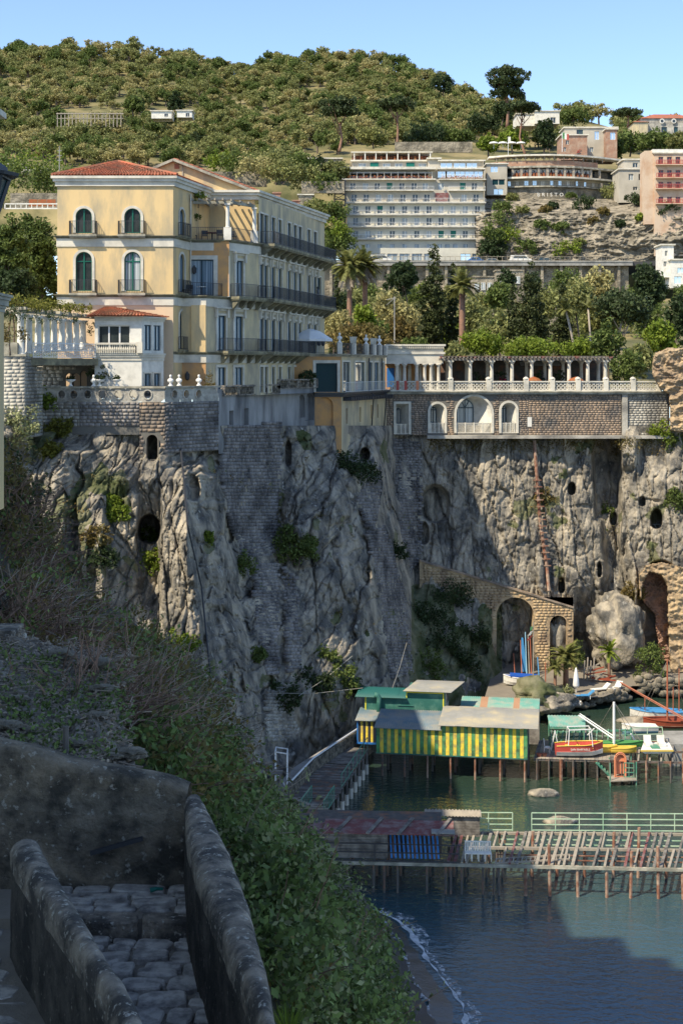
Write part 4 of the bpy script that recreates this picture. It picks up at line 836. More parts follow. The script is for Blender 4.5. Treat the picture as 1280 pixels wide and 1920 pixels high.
b=MB();wall(b,fw,ua,w1,Zp(868,yW),Zp(815,yW),hB,1.0);b.build('core',M['mortar'],tw_);blocks(tw_,fw,ua,w1+.05,Zp(866,yW),zo,.45,.27,'brown',hB);blocks(tw_,fw2,0,w2,Zp(850,yW),zo,.42,.27,'greyblock')
sp=thing('stained_wall','streaked grey plaster retaining wall below the hotel balustrade','wall',(-8,110,25))
P0=fw2(w2,0,0);P1=Vector((X(418,108.6),108.6,0));P2=Vector((X(522,120),120,0));P3=Vector((X(593,125.9),125.9,0))
b=MB()
for p,q,zt,zb in((P0,P1,28.9,24),(P1,P2,28.35,24.2),(P2,P3,28.75,24.8)):
    f_=Fr(p,q-p);L_=(q-p).length;hs=[]
    if p is P1:hs=[(f_.uz(434)[0]-.45,f_.uz(434)[0]+.45,25.6,27.2),(f_.uz(462)[0]-.5,f_.uz(462)[0]+.5,25.3,27.3)]
    if p is P2:hs=[(f_.uz(566)[0]-.55,f_.uz(566)[0]+.55,26.2,28.2,True),(f_.uz(580)[0]-.8,f_.uz(580)[0]+.8,25.9,28.3,True)]
    wall(b,f_,0,L_,zb,zt,hs,.5)
    for h in hs:
        b.fr=f_;b.poly([(h[0],-.5,h[2]),(h[1],-.5,h[2]),(h[1],-.5,h[3]),(h[0],-.5,h[3])]);b.fr=None
b.build('plaster',M['stain'],sp)
bal=thing('dark_balustrade','weathered dark balustrade on the retaining wall below the hotel','balustrade',P1)
for p,q,z in((P1,P2,28.35),(P2,P3,28.75)):
    b=MB();L_=(q-p).length;n=int(L_/.24);z_=Vector((0,0,z))
    for i in range(n):c=p.lerp(q,(i+.5)/n);b.lathe(c+z_,[(.07,.06),(.05,.14),(.09,.32),(.045,.58),(.07,.68)],5)
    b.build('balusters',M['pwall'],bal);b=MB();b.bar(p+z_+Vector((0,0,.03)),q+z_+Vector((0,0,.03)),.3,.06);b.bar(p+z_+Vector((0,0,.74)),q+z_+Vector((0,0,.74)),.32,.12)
    for i in range(5):c=p.lerp(q,i/4);b.box(c.x-.16,c.x+.16,c.y-.16,c.y+.16,z,z+.82)
    b.build('rail',M['parapet'],bal)
# busts and urns on the terrace wall
def bust(label,c,s=1.0):
    t=thing('marble_bust',label,'statue',c,'white busts and urns on the terraces');b=MB();b.lathe(c,[(.2*s,0),(.2*s,.06*s),(.11*s,.12*s),(.09*s,.25*s),(.14*s,.28*s)],10);b.build('plinth',M['marble'],t,True)
    bm=bmesh.new()
    for x,z,rx,ry,rz in((0,.43,.25,.15,.18),(0,.60,.075,.075,.12),(0,.75,.09,.11,.13),(0,.80,.10,.12,.09),(0,.73,.035,.15,.03)):
        r=bmesh.ops.create_uvsphere(bm,u_segments=10,v_segments=8,radius=1)
        for v in r['verts']:v.co=Vector((v.co.x*rx+x,v.co.y*ry,v.co.z*rz+z))*s
    me=bpy.data.meshes.new('figure');bm.to_mesh(me);bm.free();me.polygons.foreach_set('use_smooth',[True]*len(me.polygons));link('figure',me,t,[M['marble']]);return t
zc=ztop+.14
for px,D,lb in((176,103.5,'white marble bust on the oval-holed wall, below the pavilion shrub'),(320,104.6,'white marble bust nearest the slatted gate on the terrace wall'),(336,105.6,'middle white marble bust of the three right of the gate'),(373,106.4,'white marble bust nearest the dark balustrade end')):
    c=W(px,728,D);c.z=zc;bust(lb,c,.95)
for px,lb in((133,'white stone urn with dark plant, left of the bust'),(187,'white stone urn with dark plant beside the bust'),(219,'white stone urn in front of the sunlit white wall')):
    c=W(px,728,103.5);c.z=zc;t=thing('stone_urn',lb,'urn',c,'white busts and urns on the terraces');b=MB();b.lathe(c,[(.16,0),(.16,.08),(.07,.14),(.08,.28),(.34,.42),(.38,.5),(.30,.5)],12);b.build('bowl',M['marble'],t,True);quads('plant',clumps(160,14,[(c.x,c.y,c.z+.6,.35,.3,.15)],.12),.14,M['dark'],t)
b=MB()
# furniture and people on the hotel terraces
def chair(c,label,m='iron',rz=0,s=1.0):
    t=thing('terrace_chair',label,'chair',c);b=MB();c=Vector(c);cs,sn=math.cos(rz),math.sin(rz);P_=lambda x,y,z:c+Vector((x*cs-y*sn,x*sn+y*cs,z))*s
    for i in(-.22,.22):
        for j in(-.2,.2):
            l=MB();l.bar(P_(i,j,0),P_(i,j,.44 if j<0 else .85),.045);l.build('leg',M[m],t)
    b.bar(P_(0,-.24,.45),P_(0,.24,.45),.5*s,.06);b.build('seat',M[m],t);b=MB();b.bar(P_(0,.22,.55),P_(0,.24,.88),.5*s,.05,(0,1,0));b.build('backrest',M[m],t);return t
def table(c,label,m='cloth',r=.4,h=.74):
    t=thing('terrace_table',label,'table',c);b=MB();b.lathe(c,[(r,h-.04),(r,h)],14);b.build('tabletop',M[m],t);b=MB();b.lathe(c,[(.22,0),(.05,.05),(.05,h-.05)],8);b.build('stem',M['iron'],t)
for px,D,z,lb in((347,110.4,Z2,'dark lounge chair against the orange wall, nearest the tower'),(353,110.6,Z2,'dark lounge chair beside the small white table on the orange terrace'),(413,112.2,Z3,'brown armchair by the middle pergola column'),(436,113.4,Z3,'brown armchair right of the middle pergola column'),(362,112.8,Z3,'black chair under the vine on the roof terrace'),(384,112.9,Z3,'black chair beside the flower pots on the roof terrace')):
    chair((X(px,D),D,z),lb,rz=rnd.uniform(-.6,.6))
table((X(377,110.6),110.6,Z2),'small round white table on the orange-walled terrace');table((X(398,113.4),113.4,Z3),'round table with patterned cloth under the roof pergola','redplank',.6)
b=MB();c=Vector((X(354,112.6),112.6,Z3));t=thing('terracotta_pot','terracotta pot at the left end of the roof terrace','plant pot',c);b.lathe(c,[(.2,0),(.3,.5),(.33,.5),(.33,.6),(.26,.6)],10);b.build('pot',M['tile'],t,True);quads('plant',clumps(500,30,[(c.x,c.y,c.z+1.5,.35,.3,1.0),(c.x+.6,c.y,c.z+1.9,.5,.3,.3)],.2),.16,M['oak'],t);b=MB();b.tube([c+Vector((0,0,.5)),c+Vector((.1,0,2.9))],.04,.02,5);b.build('stem',M['bark'],t)
shrub('roof_vine','bright green creeper spilling over the roof pergola',(X(372,112.5),112.5,Z3+3.2),.7,'lime',.16,500,sq=.5,cat='climbing plant')
def person(label,c,m,h=1.72,pose='stand',hair=(.03,.02,.015),rz=0):
    """one continuous skinned body, about 7.5 heads tall"""
    c=Vector(c);t=thing('person',label,'person',c);s=h/1.72;cs,sn=math.cos(rz),math.sin(rz)
    J=[(0,0,.95),(0,0,1.2),(0,0,1.42),(0,0,1.52),(0,-.02,1.63),(.19,0,1.40),(.25,-.03,1.12),(.21,-.16,.92),(-.19,0,1.40),(-.25,-.03,1.12),(-.21,-.16,.92),(.10,0,.90),(.11,-.02,.5),(.11,0,.05),(.11,-.14,.03),(-.10,0,.90),(-.11,.02,.5),(-.11,0,.05),(-.11,-.14,.03)]
    Rr=[.14,.13,.15,.06,.10,.065,.045,.035,.065,.045,.035,.095,.06,.042,.035,.095,.06,.042,.035];E_=[(0,1),(1,2),(2,3),(3,4),(2,5),(5,6),(6,7),(2,8),(8,9),(9,10),(0,11),(11,12),(12,13),(13,14),(0,15),(15,16),(16,17),(17,18)]
    me=bpy.data.meshes.new('body');me.from_pydata([((x*cs-y*sn)*s,(x*sn+y*cs)*s,z*s)for x,y,z in J],E_,[]);o=link('body',me,t,[M[m]])
    o.modifiers.new('skin','SKIN');sk=me.skin_vertices[0].data
    for i,r in enumerate(Rr):sk[i].radius=(r*s,r*s)
    sk[0].use_root=True;sb=o.modifiers.new('sub','SUBSURF');sb.levels=sb.render_levels=1
    hm=bmesh.new();bmesh.ops.create_uvsphere(hm,u_segments=10,v_segments=8,radius=.115*s)
    for v in hm.verts:v.co=v.co+Vector((0,.02,1.665*s))
    m2=bpy.data.meshes.new('hair');hm.to_mesh(m2);hm.free();link('hair',m2,t,[M['iron']]);return t
pc=fA(fA.uz(581)[0],.75,Z2+.02);person('dark figure standing on the middle hotel balcony',pc,'iron',1.75,rz=1.2)
# ---------------------------------------------------------------- the glazed annex
ann=thing('glazed_annex','orange annex with big window and roof terrace between hotel and pergola','annex',(0,126,23))
AL=(X(545,125.2),125.2);AR=(X(640,126),126);AE=(X(722,139.6),139.6);zR,zA=Zp(666,126),Zp(736,126)
fa=Fr(AL,(AR[0]-AL[0],AR[1]-AL[1]));wa=math.dist(AL,AR);fb=Fr(AR,(AE[0]-AR[0],AE[1]-AR[1]));wb=math.dist(AR,AE)
bw=(fa.uz(592)[0],fa.uz(632)[0],zA+.05,zA+2.6);b=MB();wall(b,fa,0,wa,zA,zR,[bw],.3);wall(b,fa,fa.uz(590)[0],wa,23,zA,[(fa.uz(593)[0],fa.uz(624)[0],23,zA-.4,True)],.25)
u_,w_=fa.uz(608.5)[0],0;b.fr=fa;b.poly([(fa.uz(593)[0],-.25,23),(fa.uz(624)[0],-.25,23),(fa.uz(624)[0],-.25,zA-.4),(fa.uz(593)[0],-.25,zA-.4)]);b.fr=None
b.build('wall',M['orange'],ann);window(ann,fa,(bw[0]+bw[1])/2,bw[1]-bw[0],bw[2],bw[3],pane='teal',trim=.26,rev=.3,mull=0,name='picture_window')
hw=[(642,655),(665,683),(690,697),(701,709),(713,719)];hs=[];lw=[]
for i,(p,q)in enumerate(hw):lw.append((fb.uz(p)[0],fb.uz(q)[0],zA+.05,zR-.6));hs.append(lw[-1])
b=MB();wall(b,fb,0,wb,zA,zR,hs,.2);lo=[(fb.uz(p)[0]-.28,fb.uz(p)[0]+.28,Zp(795,127),Zp(766,127))for p in(650,675)]+[(fb.uz(p)[0]-.3,fb.uz(p)[0]+.3,25.7,27.0)for p in(696,708)]
wall(b,fb,0,fb.uz(686)[0],22.2,zA,lo[:2],.3);wall(b,fb,fb.uz(686)[0],wb+.6,24.2,zA,lo[2:],.3);b.build('wall',M['cream'],ann)
for i,h in enumerate(lw):window(ann,fb,(h[0]+h[1])/2,h[1]-h[0],h[2],h[3],pane='mirror' if i<2 else 'bluecurtain',trim=.15,rev=.2,mull=0 if i<2 else 1)
b=MB()
for h in lo:b.fr=fb;b.poly([(h[0],-.3,h[2]),(h[1],-.3,h[2]),(h[1],-.3,h[3]),(h[0],-.3,h[3])])
b.build('blind_niche',M['orange'],ann)
b=MB();b.poly([(*AL,zR-.03),(*AR,zR-.03),(*AE,zR-.03),(AE[0]-12,140,zR-.03)]);b.build('roof_floor',M['conc'],ann)
b=MB();cornice(b,[AL,AR,AE],zR-.12,zR+.12,.35);b.build('roof_edge',M['trimgrey'],ann)
b=MB();cornice(b,[(fa(fa.uz(588)[0],0,0).x,fa(fa.uz(588)[0],0,0).y),AR,AE],zA-.38,zA,.55)
b.fr=fb
for i in range(26):u=.4+i*.54;b.box(u,u+.22,.02,.85,zA-.75,zA-.40)
b.build('dark_ledge',M['iron'],ann)
b=MB()
for px in(689,713):
    u=fb.uz(px)[0];b.tube([fb(u,.15,zR-.2),fb(u,.15,zA),fb(u,.6,zA-.4),fb(u+.8,.12,24.4)],.07,n=6)
b.build('downpipe',M['iron'],ann)
railing(ann,[fb(.15,.35,zA),fb(wb-.2,.35,zA)],.9,.2,'steelwhite',bar=.03,thick=.015)
pr=[fa(fa.uz(570)[0],.1,zR+.12),fa(wa,.1,zR+.12),fb(wb,.1,zR+.12)];railing(ann,pr,.95,.13)
for px,f_ in((572,fa),(636,fa),(660,fb),(684,fb),(698,fb),(709,fb),(719,fb)):
    u=f_.uz(px)[0];b=MB(f_);b.box(u-.22,u+.22,-.12,.32,zR+.12,zR+1.1);b.build('terrace_post',M['trim'],ann)
for px,f_,lb in((636,fa,'round white ornament on the annex corner post'),(684,fb,'white bust on the annex roof rail, left one'),(709,fb,'white bust on the annex roof rail, right one')):c=f_(f_.uz(px)[0],.1,zR+1.1);bust(lb,c,1.0)
for px,lb in((660,'white box planter on the annex roof post nearest the corner'),(698,'white box planter between the two annex busts')):
    c=fb(fb.uz(px)[0],.1,zR+1.1);t=thing('planter',lb,'planter',c);b=MB();b.hexa([c+Vector(p)for p in((-.25,-.25,0),(.25,-.25,0),(.25,.25,0),(-.25,.25,0),(-.32,-.32,.55),(.32,-.32,.55),(.32,.32,.55),(-.32,.32,.55))]);b.build('box',M['trim'],t);b=MB();b.bar(c+Vector((-.36,0,.57)),c+Vector((.36,0,.57)),.7,.05);b.build('rim',M['trim'],t)
aw=thing('parasol','wide pale canvas parasol on the annex roof terrace','parasol',fa(1.0,-2.2,zR));c=fa(fa.uz(588)[0],-2.0,zR)
b=MB();b.lathe(c,[(2.0,1.25),(2.0,1.45),(.9,2.15),(.05,2.4)],8);b.build('canopy',M['cloth'],aw);b=MB();b.tube([c,c+Vector((0,0,2.4))],.04);b.build('pole',M['steelwhite'],aw)
shrub('potted_shrub','dark leafy potted shrub against the orange annex wall',fa(fa.uz(573)[0],.9,29.3),.75,'dark',.2,500)
# ---------------------------------------------------------------- the long terrace over the sea
YT=140.0;ft=Fr((X(725,YT),YT),(1,0));ut=lambda px:ft.uz(px)[0];zt_=lambda py:Zp(py,YT)
ter=thing('sea_terrace_wall','long stone terrace wall with white arched loggias under the column pergola','wall',(14,YT,24))
zb,zw=zt_(816),zt_(733);ue=ut(1254)
niches=[(742,766,757,814,False,743,752),(806,833,757,812,True,807,820),(855,921,743,812,True,857,890),(939,967,755,812,True,940,952)]
hs=[(ut(a),ut(b_),zt_(d),zt_(c),ar)for a,b_,c,d,ar,*_ in niches]
b=MB();wall(b,ft,-1.2,ue,zb,zw,hs,.02);b.build('core',M['mortar'],ter)
blocks(ter,ft,-1.1,ut(990),zb,zw-.35,.36,.2,'brown',hs,dep=.05)
blocks(ter,ft,ut(990),ut(1164),zb,zw-.35,.40,.22,'brown',dep=.055);blocks(ter,ft,ut(1176),ue,zb,zw-.35,.40,.235,'paleblock',dep=.05)
b=MB(ft);b.box(ut(1165),ut(1175),-.02,.22,zb,zw-.3);b.build('pier',M['paleblock'],ter)
b=MB(ft);b.box(-.3,ue+.4,-.3,.35,zw-.32,zw-.12);b.box(-.3,ue+.4,-.3,.5,zw-.12,zw);b.build('ledge',M['trimgrey'],ter)
b=MB(ft);b.box(ut(800),ue,-.2,.75,zb-.3,zb);b.build('foot_ledge',M['paleblock'],ter)
for(a,b_,c,d,ar,wa0,wa1),h in zip(niches,hs):
    lg=MB(ft);dep=1.7;u0,u1,z0,z1=h[:4];v0,v1=ut(wa0),ut(wa1);zz1=z1-(.25 if ar else .35)
    if ar:
        A1=arch_pts(u0,u1,z0,z1,14);A2=arch_pts(v0,v1,z0,min(zz1,z0+(z1-z0)*.93),14)
    else:A1=[(u0,z0),(u0,z1),(u1,z1),(u1,z0)];A2=[(v0,z0),(v0,zz1),(v1,zz1),(v1,z0)]
    for k in range(len(A1)-1):lg.poly([(A1[k][0],0,A1[k][1]),(A1[k+1][0],0,A1[k+1][1]),(A2[k+1][0],-dep,A2[k+1][1]),(A2[k][0],-dep,A2[k][1])])
    lg.poly([(u0,0,z0),(u1,0,z0),(v1,-dep,z0),(v0,-dep,z0)]);lg.poly([(p[0],-dep,p[1])for p in A2])
    lo_=lg.build('loggia',M['white'],ter)
    s=MB(ft);w_=.22
    oo=arch_pts(u0-w_,u1+w_,z0,z1+w_,14)if ar else[(u0-w_,z0),(u0-w_,z1+w_),(u1+w_,z1+w_),(u1+w_,z0)]
    for k in range(len(A1)-1):s.hexa([(oo[k][0],.02,oo[k][1]),(oo[k+1][0],.02,oo[k+1][1]),(A1[k+1][0],.02,A1[k+1][1]),(A1[k][0],.02,A1[k][1]),(oo[k][0],.12,oo[k][1]),(oo[k+1][0],.12,oo[k+1][1]),(A1[k+1][0],.12,A1[k+1][1]),(A1[k][0],.12,A1[k][1])])
    s.build('surround',M['trim'],lo_)
    wd_=MB(ft);q0,q1=v0+.08,v1-.06;zt2=A2[len(A2)//2][1]-.12;pts=arch_pts(q0,q1,z0+.1,zt2,12);um=(q0+q1)/2;r_=(q1-q0)/2;zs=zt2-r_;e=-dep+.08
    for k in range(len(pts)-1):wd_.bar((pts[k][0],e,pts[k][1]),(pts[k+1][0],e,pts[k+1][1]),.09)
    wd_.bar((um,e,z0+.1),(um,e,zt2 if r_<.5 else zs),.09);wd_.bar((q0,e,zs),(q1,e,zs),.10)
    if r_>.5:
        for t in(60,90,120)if r_<.9 else(45,90,135):wd_.bar((um,e,zs),(um+r_*math.cos(R(t)),e,zs+r_*math.sin(R(t))),.07)
    wn=wd_.build('window',M['bluegrey'],ter);p=MB(ft);p.poly([(q[0],e-.04,q[1])for q in pts]);p.build('pane',M['bluecurtain'],wn)
    ra=MB(ft);n=max(4,int((u1-u0)/.14));zr=z0+1.0
    ra.box(u0+.02,u1-.02,-.10,.0,zr-.06,zr);ra.box(u0+.02,u1-.02,-.10,0,z0,z0+.06)
    for i in range(n):
        p_,q_=u0+.05+(u1-u0-.1)*i/n,u0+.05+(u1-u0-.1)*(i+1)/n
        for j in range(6):
            za,zc_=z0+.06+.88*j/6,z0+.06+.88*(j+1)/6;ra.bar((p_,-.05,za),(q_,-.05,zc_),.035);ra.bar((q_,-.05,za),(p_,-.05,zc_),.035)
    for i in range(0,n+1,max(3,n//4)):p_=u0+.05+(u1-u0-.1)*i/n;ra.box(p_-.06,p_+.06,-.12,.02,z0+.001,zr+.03)
    ra.build('balustrade',M['trim'],ter)
b=MB(ft);b.box(ut(988),ut(996),.05,.09,zt_(800),zt_(782));b.build('white_panel',M['white'],ter)
b=MB(ft);b.tube([(ut(1250),.2,zt_(815)),(ut(1250),.2,zw+.2)],.06);b.build('downpipe',M['iron'],ter)
# balustrade with pierced panels
bt=thing('terrace_balustrade','white pierced balustrade with squat posts along the sea terrace','balustrade',(14,YT,zw));px_=[725,844,915,985,1034,1082,1134,1185,1234];zr=zw+.98
for i,p in enumerate(px_):
    if i==0:continue
    u=ut(p);b=MB(ft);b.box(u-.24,u+.24,-.1,.36,zw,zr+.18);b.lathe((u,.13,0),[(.30,zr+.18),(.30,zr+.24),(.2,zr+.34),(.04,zr+.42)],8);b.build('post',M['trim'],bt)
for p,q in zip(px_[:-1],px_[1:]):
    u0,u1=ut(p)+.24,ut(q)-.24;b=MB(ft);b.box(u0,u1,.02,.26,zr-.12,zr);b.box(u0,u1,.02,.26,zw,zw+.14);n=max(3,int((u1-u0)/.34));s=(u1-u0)/n
    for j in range(n):
        for k in range(2):
            c=(u0+s*(j+.5),zw+.14+.36*(k+.5))
            for t in range(4):a_=R(45+90*t);b.bar((c[0],.14,c[1]),(c[0]+s*.66*math.cos(a_),.14,c[1]+.25*math.sin(a_)),.07)
            for t in range(8):a_,a2=R(45*t),R(45*t+45);b.bar((c[0]+.1*math.cos(a_),.14,c[1]+.1*math.sin(a_)),(c[0]+.1*math.cos(a2),.14,c[1]+.1*math.sin(a2)),.05)
    b.build('pierced_panel',M['trim'],bt)
for px,m,lb in((745,'red','red cloth banner over the balustrade, nearest the annex'),(760,'red','red cloth banner over the balustrade, second from the annex'),(782,'orangehull','orange towel hanging over the terrace balustrade')):
    u=ut(px);b=MB(ft);b.box(u-.14,u+.14,.265,.285,zw+.1,zr+.02);tag(b.build('hanging_cloth',M[m]),lb,'cloth')
# small classical pavilion
cp_=thing('classical_pavilion','white classical pavilion with dentilled parapet and close-set columns','pavilion',(7,143,zw));yq=141.6;fq=Fr((X(724,yq),yq),(1,0));uq=lambda p:fq.uz(p)[0];wq=uq(831);z_=lambda py:Zp(py,yq)
b=MB(fq);b.box(0,wq,-4,0,z_(682),z_(664));b.box(-.05,wq+.15,-4,.12,z_(664),z_(660));b.box(0,wq,-4,-.05,z_(660),z_(649));b.box(-.1,wq+.2,-4,.2,z_(649),z_(645.5));b.build('entablature',M['trim'],cp_)
b=MB(fq)
for i in range(30):u=.1+wq*i/30;b.box(u,u+.11,.0,.16,z_(653.5),z_(649.3))
b.build('dentils',M['trim'],cp_)
for p in(744,758,781,796,808,822):b=MB(fq);u=uq(p);b.box(u-.26,u+.26,-.5,.0,z_(684.5),z_(682));b.lathe((u,-.26,0),[(.24,zw),(.24,zw+.15),(.19,zw+.2),(.16,z_(687)),(.25,z_(684.6))],10);b.build('column',M['trim'],cp_,True)
for p in(752,770,790,815):b=MB(fq);u=uq(p);b.lathe((u,-2.8,0),[(.2,zw),(.16,z_(684))],8);b.build('column',M['trim'],cp_,True)
b=MB(fq);b.box(0,wq,-4.05,-3.9,zw,z_(682));b.build('rear_wall',M['orange'],cp_);b=MB(fq);b.box(uq(727),uq(741),-3.6,-3.4,zw+.3,z_(690));b.build('blue_door',M['hblue'],cp_)
# pergola
pg=thing('sea_pergola','long pergola of white columns and brown rafters along the terrace','pergola',(16,142,zw));yp=141.2;fp=Fr((X(830,yp),yp),(1,0));upx=lambda p:fp.uz(p)[0];zc_=Zp(676,yp)
for p in(844,881,921,959,996,1031,1066,1101,1134):
    for d,h_ in((0,0),(-3.6,.0)):u=upx(p)if d==0 else upx(p)-.05;b=MB(fp);b.box(u-.2,u+.2,d-.2,d+.2,zw,zw+.9);b.lathe((u,d,0),[(.2,zw+.9),(.17,zc_-.35),(.2,zc_-.3),(.3,zc_-.12)],8);b.box(u-.32,u+.32,d-.26,d+.26,zc_-.12,zc_);b.build('column',M['trim'],pg)
b=MB(fp);b.box(-.4,upx(1144),-.16,.16,zc_+.005,zc_+.22);b.box(-.4,upx(1144),-3.76,-3.44,zc_+.005,zc_+.22);b.build('beam',M['plank'],pg)
for i in range(46):u=-.2+(upx(1142)+.3)*i/45;b=MB(fp);b.box(u-.06,u+.06,-4.6,.75,zc_+.225,zc_+.39);b.build('rafter',M['redplank' if i%9==0 else 'plank'],pg)
b=MB(fp);b.box(-.3,upx(1150),-6.2,-6.0,zw,zc_+.3);b.build('rear_wall',M['plankdark'],pg);b=MB(fp);b.box(-.3,upx(1142),-5.95,-.35,zc_+.40,zc_+.46);b.build('shade_cover',M['plankdark'],pg)  # cover added to darken the interior; dark rear wall stands in for shade
b=MB(fp);b.poly([(upx(985),-5.9,zc_+.2),(upx(1062),-5.9,zc_+.2),(upx(1062),-3.9,zc_-.5),(upx(985),-3.9,zc_-.5)]);tag(b.build('canvas_awning',M['cloth']),'pale canvas awning sloping under the sea pergola','awning')
for px,lb,m in((893,'dark leafy climber between the first pergola columns','dark'),(941,'pink bougainvillea climbing by the third pergola column','pinkbloom'),(1012,'dark plants below the canvas awning','dark'),(1048,'dark bush behind the sixth pergola bay','dark'),(938,'dark shrub behind the pink bougainvillea','dark')):
    shrub('pergola_plant',lb,(X(px,143.5),143.5,zw),.8 if m !='pinkbloom' else .55,m,.22,420,sq=1.4)
for i,(px,lb)in enumerate(((870,'white clothed dining table in the first pergola bay'),(905,'white clothed dining table in the second pergola bay'),(978,'white clothed dining table in the fourth pergola bay'),(1118,'white clothed dining table in the last pergola bay'))):table((X(px,142.4),142.4,zw),lb,'cloth',.55)
for px,lb in((1000,'terracotta parasol top seen over the balustrade, left one'),(1079,'terracotta parasol top seen over the balustrade, right one')):
    c=Vector((X(px,140.8),140.8,zw));t=thing('terracotta_parasol',lb,'parasol',c);b=MB();b.lathe(c,[(.8,1.0),(.5,1.25),(.03,1.4)],10);b.build('canopy',M['flower'],t);b=MB();b.tube([c,c+Vector((0,0,1.38))],.03);b.build('pole',M['trim'],t)
# the ruined tuff mass at the right end and the arch below it
rt_=thing('ruined_tuff_wall','crumbling tan tuff ruin at the right end of the terrace','ruin',(33,139,20))
def lumpy(name,outline,D,thick,m,parent,amp=.35,n=60,holes=()):
    xs=[p[0]for p in outline];ys_=[p[1]for p in outline];A_,B_=np.meshgrid(np.linspace(min(xs),max(xs),n),np.linspace(min(ys_),max(ys_),int(n*(max(ys_)-min(ys_))/(max(xs)-min(xs)))+2))
    wob=3*noise3(A_/14,B_/14,A_*0);ok=inside(outline,A_+wob,B_+wob*.7)
    d=D-amp*fbm(A_/30,B_/22,A_*0+4,4,True)-.18*fbm(A_/9,B_/4.5,A_*0+4,4,True)
    d=np.where(ok,d,D+thick)
    nr,nc=A_.shape;f=grid_faces(nr,nc);okf=ok.ravel()[f].any(1);v=np.stack([(A_-HX)*d/F,d,H-(B_-HY)*d/F],-1).reshape(-1,3)
    return mesh_np(name,v,f[okf],M[m],parent,False)
lumpy('masonry',[(1228,662),(1250,654),(1300,652),(1300,812),(1256,808),(1254,740),(1236,728),(1222,700),(1224,672)],138.3,2.5,'tuff',rt_,.5)
lumpy('arch_masonry',[(1196,1078),(1212,1060),(1240,1054),(1300,1068),(1300,1262),(1256,1262),(1252,1180),(1250,1100),(1238,1078),(1216,1072),(1204,1094),(1200,1130)],136.2,3.5,'tuff',rt_,.4)
lumpy('arch_lining',[(1197,1085),(1215,1068),(1240,1075),(1255,1110),(1256,1240),(1236,1240),(1226,1150),(1206,1130)],139.2,1.6,'redtuff',rt_,.4)
lumpy('arch_back',[(1190,1060),(1262,1060),(1262,1250),(1190,1250)],141.5,.5,'brown',rt_,.5,30)
# the ramp wall with two arches at the cove
rw=thing('ramp_wall','tan block ramp wall with a big and a small arch above the cove','wall',(16,137,0));yr=137.2;fr_=Fr((X(786,yr),yr),(1,0));ur=lambda p:fr_.uz(p)[0];zr_=lambda p:Zp(p,yr)
hR=[(ur(930),ur(1000),zr_(1262),zr_(1120),True),(ur(1030),ur(1062),zr_(1254),zr_(1154),True)]
b=MB();n=24
tops=[(ur(786)+(ur(1074)-ur(786))*i/n,zr_(1052+88*i/n))for i in range(n+1)]
wall(b,fr_,ur(922),ur(1074),zr_(1266),zr_(1120)+.02,hR,2.2)
b.fr=fr_
for i in range(n):
    (a,za),(c,zc2)=tops[i],tops[i+1];lo1=zr_(1120)+.02 if(a+c)/2>ur(922)else za-2.6;lo2=zr_(1120)+.02 if(a+c)/2>ur(922)else zc2-2.6
    b.poly([(a,0,lo1),(c,0,lo2),(c,0,zc2),(a,0,za)]);b.poly([(a,0,za),(c,0,zc2),(c,-3.5,zc2),(a,-3.5,za)])
b.poly([(ur(1074),0,zr_(1266)),(ur(1074),-4,zr_(1266)),(ur(1074),-4,zr_(1140)),(ur(1074),0,zr_(1140))]);b.fr=None
b.build('core',M['tuff'],rw)
def blocks_under(parent,poly,bw_,bh_,m,D,dep=.05,holes=()):
    v=[];f=[];xs=[p[0]for p in poly];ys_=[p[1]for p in poly];y=min(ys_);s=F/D
    while y<max(ys_):
        x=min(xs)-rng.random()*bw_*s
        while x<max(xs):
            L_=bw_*rng.uniform(.75,1.3)*s;cx,cy=x+L_/2,y+bh_*s/2
            if inside(poly,np.array([cx]),np.array([cy]))[0]and not any((abs(cx-(h[0]+h[1])/2)<(h[1]-h[0])/2+4 and cy>h[2]+(h[1]-h[0])/2-2)or((cx-(h[0]+h[1])/2)**2+(cy-h[2]-(h[1]-h[0])/2)**2<((h[1]-h[0])/2+4)**2)for h in holes):
                d=D-rng.uniform(.02,dep);i0=len(v)
                for p in((x+.4,y+.4),(x+L_-.4,y+.4),(x+L_-.4,y+bh_*s-.4),(x+.4,y+bh_*s-.4)):v.append(W(*p,d));v.append(W(*p,D+.03))
                f+=[(i0,i0+2,i0+4,i0+6),(i0,i0+1,i0+3,i0+2),(i0+2,i0+3,i0+5,i0+4),(i0+4,i0+5,i0+7,i0+6),(i0+6,i0+7,i0+1,i0)]
            x+=L_
        y+=bh_*s
    tag(mesh_np('stone_blocks',[tuple(q)for q in v],f,M[m],parent),kind='stuff')
blocks_under(rw,[(790,1057),(1073,1143),(1073,1262),(922,1262),(922,1140),(790,1095)],.42,.27,'tuff',yr,.06,[(930,1000,1120,0),(1030,1062,1154,0)])
b=MB(fr_)
for i in range(n):(a,za),(c,zc2)=tops[i],tops[i+1];b.hexa([(a,-.3,za),(c,-.3,zc2),(c,.18,zc2),(a,.18,za),(a,-.3,za+.16),(c,-.3,zc2+.16),(c,.18,zc2+.16),(a,.18,za+.16)])
b.build('coping',M['brown'],rw)
